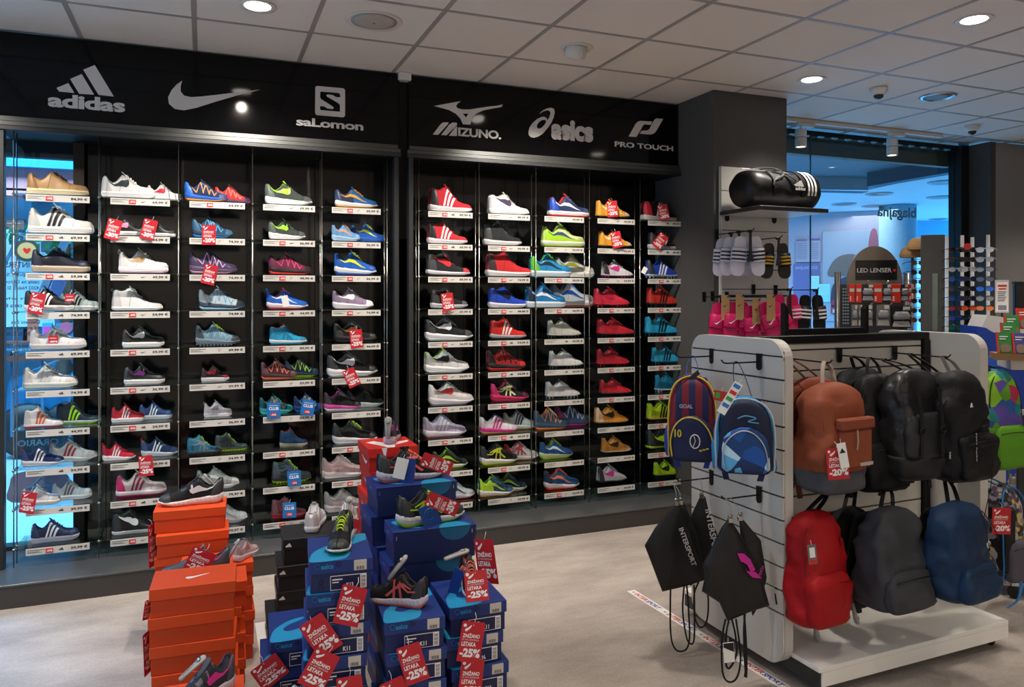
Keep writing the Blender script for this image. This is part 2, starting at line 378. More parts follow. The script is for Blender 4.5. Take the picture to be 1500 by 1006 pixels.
for q in ([(130, 628), (235, 490), (270, 462), (345, 462), (345, 478), (205, 632)], [(245, 635), (360, 490), (400, 465), (460, 468), (460, 500), (320, 640)], [(352, 645), (440, 530), (462, 515), (462, 650)]): logo('logo_letter_stroke', q, HS2, S, 620, 130)
htext('IZUNO.', HS2, 620 + 478 / S, 130 + 650 / S, 620 + 1068 / S, 130 + 530 / S, bold=.035, sp=.95)
S = 12.5
logo('logo_spiral', [(375, 272), (425, 220), (500, 178), (585, 160), (640, 180), (655, 245), (635, 340), (590, 440), (520, 540), (430, 640), (350, 690), (280, 710), (220, 700), (182, 660), (175, 600), (195, 520), (250, 440), (330, 370), (410, 330), (460, 325), (505, 350), (520, 395), (560, 330), (580, 260), (565, 220), (520, 205), (450, 225)], HS2, S, 760, 145,
     holes=[[(420, 385), (360, 430), (325, 490), (335, 535), (380, 545), (430, 515), (480, 460), (500, 410), (480, 380)]])
htext('asics', HS2, 760 + 590 / S, 145 + 738 / S, 760 + 1360 / S, 145 + 355 / S, bold=.055, sp=.98)
S = 1500 / 110
logo('logo_hook', [(418, 545), (560, 290), (600, 250), (650, 232), (892, 248), (860, 312), (740, 302), (705, 325), (620, 480), (575, 552)], HS2, S, 890, 160)
logo('logo_hook', [(640, 490), (680, 428), (790, 425), (830, 400), (930, 215), (970, 183), (1108, 195), (965, 440), (930, 478), (870, 505)], HS2, S, 890, 160)
htext('PRO TOUCH', HS2, 890 + 138 / S, 160 + 745 / S, 890 + 1308 / S, 160 + 638 / S, bold=.03, sp=1.0)
# ------------------------------------------------------------------ display frames with rods and black glass backs
R1X = [-.972, -.557, -.141, .274, .689, 1.105]
R2X = [1.318, 1.741, 2.164, 2.587, 3.011, 3.434]
ZP = .125
def display_frame(x0, x1, rods, label, openleft):
    t = empty('display_rack', label, 'display rack', (0, YF, ZP))
    m = MB(); m.box(x0 - .01, x1 + .01, -.02, .03, 2.43, 2.455, .002); m.build('top_rail', M_FRAME, t)
    m = MB(); m.box(x0 + .005, x1 - .005, -.008, .03, 2.456, 2.484, .002); m.build('upper_rail', M_FRAME, t)
    MB().box(x0 - .01, x1 + .01, -.024, .03, 2.405, 2.43, .002).build('lower_rail', M_DFRAME, t)
    for a, b in ((x0, x0 + .03), (x1 - .03, x1)):
        MB().box(a, b, -.015, .04, 0, 2.405, .003).build('post', M_DFRAME, t)
        if not (openleft and a == x0): MB().box(a + (.001 if a == x0 else 0), b, .041, .34, 0, 2.42).build('side_panel', M_BLACK, t)
    for i in range(5):
        a = rods[i] + (.002 if i else -.35); b = rods[i + 1] - .002 if i < 4 else x1
        if i == 0: a = -.655 if openleft else x0
        MB().box(a, b, .335, .345, 0, 2.41).build('back_panel', M_BACKGLASS, t)
    for x in rods:
        MB().tube([(x, -.002, 0), (x, -.002, 2.405)], .0032, 8).build('front_rod', M_STEEL, t, True)
        MB().tube([(x, .075, 0), (x, .075, 2.405)], .0032, 8).build('back_rod', M_STEEL, t, True)
    MB().box(x0, x1, .0, .34, 2.41, 2.42).build('top_panel', M_BLACK, t)
    return t
display_frame(-1.045, 1.182, R1X, 'grey metal shelf rack under the left header sign', True)
display_frame(1.248, 3.472 - .11 + .11, R2X, 'grey metal shelf rack under the right header sign', False)
pl = empty('plinth', 'long dark grey plinth running under the shoe shelves', 'plinth', (0, 4.64, 0))
MB().box(-4.9, 3.36, 0, .62, 0, .112, .002).build('body', mat('#3e3b38', .55, var=.06, nscale=5), pl)
MB().box(-4.9, 3.36, -.004, .62, .112, .125, .002).build('worktop', mat('#55585a', .28, .2, var=.06, nscale=5), pl)
# ------------------------------------------------------------------ shoe builder (unit length along +X, heel at 0)
def terp(tab, u):
    if u <= tab[0][0]: return tab[0][1]
    for i in range(len(tab) - 1):
        a, b = tab[i], tab[i + 1]
        if u <= b[0]:
            t = (u - a[0]) / (b[0] - a[0]); t = t * t * (3 - 2 * t); return a[1] + (b[1] - a[1]) * t
    return tab[-1][1]
W0 = [(0, .055), (.015, .085), (.05, .115), (.12, .13), (.3, .12), (.45, .125), (.62, .155), (.74, .165), (.84, .155), (.91, .138), (.96, .108), (.985, .085), (1, .06)]
ST = {
 'court': dict(h=[(0, .22), (.02, .30), (.07, .32), (.14, .245), (.23, .215), (.31, .27), (.39, .345), (.5, .29), (.62, .225), (.75, .185), (.88, .172), (.955, .162), (1, .12)],
   rw=[(0, .03), (.03, .05), (.1, .065), (.25, .07), (.35, .06), (.4, .045), (.6, .03), (.68, 0), (1, 0)], op=[(0, 0), (.02, .01), (.05, .13), (.3, .13), (.36, .04), (.4, .01), (.66, .005), (.7, 0)],
   zs=[(0, .10), (.4, .092), (1, .088)], zb=[(0, .008), (.05, 0), (.85, 0), (1, .022)], l=(.42, .66)),
 'runner': dict(h=[(0, .26), (.015, .375), (.06, .365), (.13, .285), (.22, .26), (.30, .32), (.38, .395), (.5, .33), (.64, .25), (.8, .195), (.92, .17), (.97, .15), (1, .115)],
   rw=[(0, .02), (.03, .045), (.1, .06), (.25, .068), (.35, .058), (.4, .045), (.6, .03), (.68, 0), (1, 0)], op=[(0, 0), (.02, .01), (.05, .14), (.3, .14), (.36, .04), (.4, .01), (.66, .005), (.7, 0)],
   zs=[(0, .155), (.15, .135), (.4, .11), (.7, .085), (.9, .075), (1, .09)], zb=[(0, .035), (.06, .004), (.14, 0), (.74, 0), (1, .05)], l=(.42, .66)),
 'mid': dict(h=[(0, .28), (.02, .43), (.08, .435), (.18, .40), (.26, .41), (.33, .46), (.38, .47), (.46, .39), (.56, .29), (.68, .22), (.8, .18), (.92, .168), (.97, .145), (1, .11)],
   rw=[(0, .02), (.03, .045), (.1, .062), (.25, .07), (.35, .058), (.4, .045), (.6, .03), (.68, 0), (1, 0)], op=[(0, 0), (.02, .01), (.05, .2), (.3, .2), (.36, .05), (.4, .01), (.66, .005), (.7, 0)],
   zs=[(0, .13), (.3, .10), (.6, .085), (1, .085)], zb=[(0, .02), (.06, 0), (.78, 0), (1, .04)], l=(.40, .66)),
 'high': dict(h=[(0, .30), (.02, .50), (.08, .52), (.17, .49), (.24, .50), (.3, .56), (.36, .575), (.42, .49), (.52, .35), (.64, .245), (.78, .19), (.92, .17), (.97, .15), (1, .11)],
   rw=[(0, .02), (.03, .05), (.1, .07), (.25, .075), (.33, .065), (.4, .05), (.6, .03), (.68, 0), (1, 0)], op=[(0, 0), (.02, .01), (.05, .25), (.28, .25), (.34, .05), (.38, .01), (.66, .005), (.7, 0)],
   zs=[(0, .10), (.4, .088), (1, .085)], zb=[(0, .01), (.05, 0), (.84, 0), (1, .025)], l=(.38, .66)),
 'boot': dict(h=[(0, .24), (.015, .33), (.06, .335), (.13, .265), (.23, .235), (.31, .285), (.38, .32), (.5, .275), (.64, .215), (.8, .16), (.92, .125), (1, .085)],
   rw=[(0, .02), (.03, .045), (.1, .055), (.25, .06), (.35, .052), (.4, .04), (.6, .025), (.66, 0), (1, 0)], op=[(0, 0), (.02, .01), (.05, .13), (.3, .13), (.36, .04), (.4, .01), (.66, .005), (.7, 0)],
   zs=[(0, .075), (.3, .06), (.6, .055), (1, .07)], zb=[(0, .04), (.06, .03), (.8, .028), (1, .05)], l=(.42, .68)),
}
US = [0, .012, .035, .07, .11, .16, .21, .26, .31, .355, .40, .45, .5, .55, .6, .66, .72, .78, .84, .89, .93, .96, .98, .993, 1]
def surf(st, u, v, side, off=0):
    s = ST[st]; w = terp(W0, u) + off; h = terp(s['h'], u); rw = terp(s['rw'], u); zs = terp(s['zs'], u) - .006
    rw = min(rw, w * .9); hh = max(h, zs + .02) + off
    c = cos(v * pi / 2); c = max(c, 0)
    y = rw + (w - rw) * c ** .72; z = zs + (hh - zs) * sin(v * pi / 2) ** .95
    x = u + (-.012 if st == 'runner' else .008) * v * (1 - u) ** 10 - (off if u < .02 else 0)
    return Vector((x, y * side, z))
PM = {}
def shoe_part(st, part):
    k = (st, part)
    if k in PM: return PM[k]
    m = MB(); s = ST[st]; smooth = True
    if part == 'upper':
        rings = []
        for u in US:
            h = terp(s['h'], u); rw = min(terp(s['rw'], u), terp(W0, u) * .9); op = terp(s['op'], u)
            r = [surf(st, u, v / 6, -1) for v in range(7)]
            inn = [Vector((u, -rw * (1 - t), h + .006 * (t < .4) - op * (max(0, t - .12) / .88) ** .45)) for t in (.22, .55, 1)]
            if op < .02: inn = [Vector((u, -rw * (1 - t), h + .004)) for t in (.22, .55, 1)]
            r += inn; r += [Vector((p.x, -p.y, p.z)) for p in r[:-1][::-1]]
            rings.append(r)
        m.loft(rings, True, False)
    elif part in ('midsole', 'outsole'):
        lev = [(0, -.012), (.18, -.002), (.3, .004)] if part == 'outsole' else [(.28, .002), (.45, .012), (.75, .010), (1, .002), (1.0, -.02)]
        loops = []
        for fz, ex in lev:
            L = []
            for sd in (-1, 1):
                for u in (US if sd < 0 else US[::-1]):
                    zb = terp(s['zb'], u); zt = terp(s['zs'], u)
                    x = u + (ex if u > .97 else (-ex if u < .03 else 0)) * .8; w = terp(W0, u) + ex
                    L.append(Vector((x, sd * w, zb + (zt - zb) * fz)))
            loops.append(L)
        m.loft(loops, False); n = len(US); N = 2 * n
        for li in (0, len(loops) - 1):
            for i in range(n - 1): m.f.append((li * N + i, li * N + i + 1, li * N + N - 2 - i, li * N + N - 1 - i))
    elif part == 'lining':
        rings = []
        for u in [x for x in US if .03 <= x <= .36] + [.38]:
            h = terp(s['h'], u); rw = terp(s['rw'], u) + .004; op = terp(s['op'], u)
            h1 = [Vector((u, -rw * 1.12, h - .012)), Vector((u, -rw * 1.02, h + .008))] + [Vector((u, -rw * (1 - t) * .96, h + .01 - op * (max(0, t - .12) / .88) ** .45)) for t in (.22, .55, 1)]
            rings.append(h1 + [Vector((p.x, -p.y, p.z)) for p in h1[:-1][::-1]])
        m.loft(rings, False, False)
    elif part == 'tongue':
        pts = []; l0 = s['l'][0]
        for t in (0, .25, .5, .75, 1):
            u = .60 - t * (.60 - l0 + .035); pts.append(Vector((u - .01 * t, 0, terp(s['h'], u) + .008 + .045 * t ** 2)))
        wv = [.022, .035, .042, .046, .036]
        m.ribbon(pts, wv, (0, 1, 0), .007)
    elif part == 'laces':
        l0, l1 = s['l']; n = 5
        for i in range(n):
            u = l0 + .015 + (l1 - l0 - .06) * i / (n - 1); z = terp(s['h'], u)
            for a, b in ((0, .03), (.03, 0)):
                m.tube([(u + a, -.052, z - .012), (u + a * .7 + b * .3, -.028, z + .02), (u + .015, 0, z + .028), (u + b * .7 + a * .3, .028, z + .02), (u + b, .052, z - .012)], .0085, 5)
                m.tube([(u + a, -.050, z - .010), (u + a + .008, -.078, z - .05)], .0075, 5)
        u = l0 + .02; z = terp(s['h'], u) + .03
        for sd in (-1, 1):
            m.tube(crom([(u, 0, z), (u - .02, sd * .03, z + .008), (u + .0, sd * .075, z - .004), (u + .03, sd * .06, z - .02), (u + .015, sd * .01, z)], 3, False), .0055, 5)
            m.tube([(u, 0, z), (u + .04, sd * .03, z), (u + .06, sd * .07, z - .05), (u + .055, sd * .095, z - .09)], .0045, 5)
    elif part == 'collar_trim':
        us = [.03, .07, .11, .16, .21, .26, .31, .36, .40]
        L_ = [Vector((u, -min(terp(s['rw'], u), terp(W0, u) * .9) - .002, terp(s['h'], u) - .002)) for u in us]
        m.tube([Vector((p.x, -p.y, p.z)) for p in L_[::-1]] + L_, .010, 6)
    elif part == 'seam_line':
        for c_ in ([(.34 + .10 * v, v) for v in (.02, .25, .5, .75, .92)], [(.70 + .05 * v, v) for v in (.0, .2, .4, .6, .8, .97)]):
            m.tube([surf(st, u, v, -1, .002) for u, v in c_], .0032, 4)
    elif part == 'sole_groove':
        m.tube([(u, -(terp(W0, u) + .0125), terp(s['zb'], u) + (terp(s['zs'], u) - terp(s['zb'], u)) * .62) for u in US[1:-2]], .0034, 4)
    elif part == 'strap':
        for u0, u1 in ((.40, .47), (.50, .57)):
            g = []
            for i in range(2):
                u = (u0, u1)[i]; row = [surf(st, u, v, -1, .012) for v in (.45, .6, .75, .88, 1)] + [surf(st, u, v, 1, .012) for v in (1, .88, .75, .6, .45)]
                g.append(row); g.append([p * .97 + Vector((u * .03, 0, 0)) for p in row])
            m.loft([g[0], g[2], g[3], g[1]], False, False)
    elif part.startswith('patch'):
        u0, u1, v0, v1, sl = {'patch_heel': (0, .2, .0, .98, -.10), 'patch_toe': (.80, .995, 0, .985, .05), 'patch_mud': (.04, .97, 0, .22, 0), 'patch_eye': (.38, .66, .62, .96, 0), 'patch_tab': (0, .035, .45, 1, 0), 'patch_quarter': (.0, .42, .0, .95, -.12)}[part]
        for sd in (-1, 1):
            g = []
            for i in range(9):
                r = []
                for j in range(6):
                    v = v0 + (v1 - v0) * j / 5; a, b = (u0, u1 + sl * v) if part != 'patch_toe' else (u0 + sl * v, u1)
                    r.append(surf(st, a + (b - a) * i / 8, v, sd, .0045))
                g.append(r)
            m.loft(g, False, False)
    elif part.startswith('stripe') or part in ('swoosh', 'cross', 'zig', 'wave', 'band'):
        def rib(pairs, sd):
            for i in range(len(pairs) - 1):
                pass
            g = []
            for a, b in pairs:
                g.append([surf(st, a[0] + (b[0] - a[0]) * t, min(1, a[1] + (b[1] - a[1]) * t), sd, .009) for t in (0, .5, 1)])
            m.loft(g, False, False)
        smooth = False
        for sd in (-1,):
            if part == 'swoosh':
                rib([((.07, .80), (.07, .83)), ((.16, .57), (.16, .68)), ((.25, .39), (.245, .56)), ((.33, .27), (.31, .49)), ((.41, .20), (.37, .46)), ((.47, .20), (.415, .47)), ((.51, .29), (.44, .53)), ((.525, .42), (.465, .60)), ((.52, .58), (.49, .68)), ((.505, .76), (.50, .77))], sd)
            elif part[0] == 's':
                for k in (int(part[-1]),):
                    a = .29 + .082 * k; top = .80 - .10 * k
                    rib([((a + .15 * v, v), (a + .044 + .15 * v, v)) for v in [top * q / 5 + .02 for q in range(6)]], sd)
            elif part == 'cross':
                rib([((.12, .30), (.12, .38)), ((.25, .28), (.25, .38)), ((.40, .38), (.38, .5)), ((.52, .6), (.48, .72)), ((.56, .8), (.53, .86))], sd)
                rib([((.20, .52), (.20, .60)), ((.33, .46), (.34, .56)), ((.46, .28), (.48, .38)), ((.58, .10), (.62, .18))], sd)
                rib([((.34, .02), (.38, .02)), ((.38, .4), (.42, .4)), ((.40, .85), (.44, .85))], sd)
                rib([((.46, .02), (.50, .02)), ((.46, .4), (.50, .4)), ((.46, .8), (.50, .8))], sd)
            elif part == 'zig':
                P = [(.16, .7), (.26, .15), (.34, .85), (.42, .12), (.48, .82), (.56, .12), (.60, .72), (.68, .12), (.74, .5)]
                for i in range(len(P) - 1):
                    (a, b), (c, d) = P[i], P[i + 1]; rib([((a + (c - a) * q / 4, b + (d - b) * q / 4), (a + .02 + (c - a) * q / 4, b + (d - b) * q / 4)) for q in range(5)], sd)
            elif part == 'wave':
                rib([((.10, .45), (.10, .50)), ((.22, .40), (.22, .55)), ((.34, .30), (.33, .52)), ((.46, .25), (.45, .42)), ((.62, .18), (.62, .26)), ((.72, .16), (.72, .18))], sd)
            elif part == 'band':
                rib([((.04 + .9 * q / 10, .03), (.04 + .9 * q / 10, .12)) for q in range(11)], sd)
    elif part == 'loop':
        m.tube(crom([(.012, 0, terp(s['h'], .02) - .02), (-.02, 0, terp(s['h'], .02) + .02), (.0, 0, terp(s['h'], .02) + .055), (.03, 0, terp(s['h'], .02) + .01)], 4, False), .008, 5)
    elif part == 'studs':
        for u in (.06, .16, .60, .70, .80, .9):
            for sd in (-1, 1): m.lathe([(.014, -.031), (.02, .006)], 8, (u, sd * terp(W0, u) * .72, terp(s['zb'], u)))
        smooth = False
    elif part == 'lugs':
        for i in range(13):
            u = .03 + .94 * i / 12
            for sd in (-1, 1): m.box(u - .02, u + .018, *sorted((sd * terp(W0, u) * .5, sd * (terp(W0, u) + .004))), terp(s['zb'], u) - .012, terp(s['zb'], u) + .012)
        smooth = False
    elif part == 'tread_lines':
        for i in range(14):
            u = .05 + .88 * i / 13; zb = terp(s['zb'], u); zt = terp(s['zs'], u)
            for sd in (-1, 1): m.tube([(u, sd * (terp(W0, u) + .010), zb + (zt - zb) * .38), (u + .03, sd * (terp(W0, u + .03) + .011), zb + (zt - zb) * .8)], .0035, 4)
        smooth = False
    me = m.mesh(part, smooth); recalc(me); PM[k] = me; return me
PN = {'stripe0': 'logo_stripe', 'stripe1': 'logo_stripe', 'stripe2': 'logo_stripe', 'patch_heel': 'heel_counter', 'patch_toe': 'toe_cap', 'patch_mud': 'mudguard', 'patch_eye': 'eyestay', 'patch_tab': 'heel_tab', 'patch_quarter': 'rear_panel', 'stripes': 'logo_stripes', 'swoosh': 'logo_mark', 'cross': 'logo_mark', 'wave': 'logo_mark', 'zig': 'zigzag_trim', 'band': 'foxing_band', 'loop': 'pull_loop', 'lugs': 'sole_lugs'}
def shade(h_, k_=.80):
    c = [int(h_.lstrip('#')[i:i + 2], 16) for i in (0, 2, 4)]; b_ = sum(c) / 3
    k_ = k_ if b_ > 70 else 1.0; ad = 0 if b_ > 70 else 26
    return '#%02x%02x%02x' % tuple(int(min(255, v * k_ + ad)) for v in c)
def shoe(name, label, st, L, loc, rz=0, hz=1, up='#fff', mid='#fff', out=None, kind=None, acc='#000', lace=None, lin_=None, heel=None, toe=None, eye=None, mud=None, tab=None, qtr=None, extra='', upm=None, group=None, rx=0, ry=0, wz=1.0):
    t = empty(name, label, 'shoe', loc, (rx, ry, rz), group, (L, L * wz, L * hz))
    sh = .033 if (st == 'boot' or 's' in extra) else (.012 if 'g' in extra else 0)
    def P(part, m, kd_=None):
        o = link(PN.get(part, part), shoe_part(st, part), m, t, 'stuff' if part in ('studs', 'lugs', 'tread_lines') else kd_)
        if sh and st != 'boot': o.location.z = sh
        return o
    if len(up) == 7:
        eye = eye or shade(up, .84); heel = heel or (None if qtr else shade(up, .88)); toe = toe or (shade(up, .90) if st in ('court', 'high', 'runner') else None)
        lace = lace or shade(up, .72)
    um = upm or (leather(up) if st in ('court', 'high', 'boot') else fabric(up))
    P('upper', um); P('midsole', rubber(mid)); P('outsole', rubber(out or mid)); P('lining', fabric(lin_ or lace or up))
    P('tongue', fabric(lin_ or shade(up, .82) if len(up) == 7 else up))
    P('collar_trim', fabric(shade(lin_ or up, .68) if len(lin_ or up) == 7 else up)); P('seam_line', mat(shade(up, .62) if len(up) == 7 else '#999999', .7, var=.03), 'stuff')
    P('sole_groove', mat(shade(mid, .74) if len(mid) == 7 else '#aaaaaa', .6, var=.03))
    if 'v' in extra: P('strap', fabric(lace or up))
    else: P('laces', mat(lace or up, .75, var=.05))
    for pt, c in (('patch_heel', heel), ('patch_toe', toe), ('patch_eye', eye), ('patch_mud', mud), ('patch_tab', tab), ('patch_quarter', qtr)):
        if c: P(pt, leather(c))
    for kd in (('stripe0', 'stripe1', 'stripe2') if kind == 'stripes' else (kind,) if kind else ()):
        P(kd, mat(acc, .4, var=.03))
        if 'm' in extra: P(kd, mat(acc, .4, var=.03)).scale.y = -1
    if 'p' in extra: P('loop', fabric(tab or acc))
    if st == 'boot' and 'f' not in extra: P('studs', rubber(out or mid))
    if 'g' in extra: P('lugs', rubber(out or mid))
    if 't' in extra: P('tread_lines', rubber('#b8b4b0' if out is None else out))
    return t
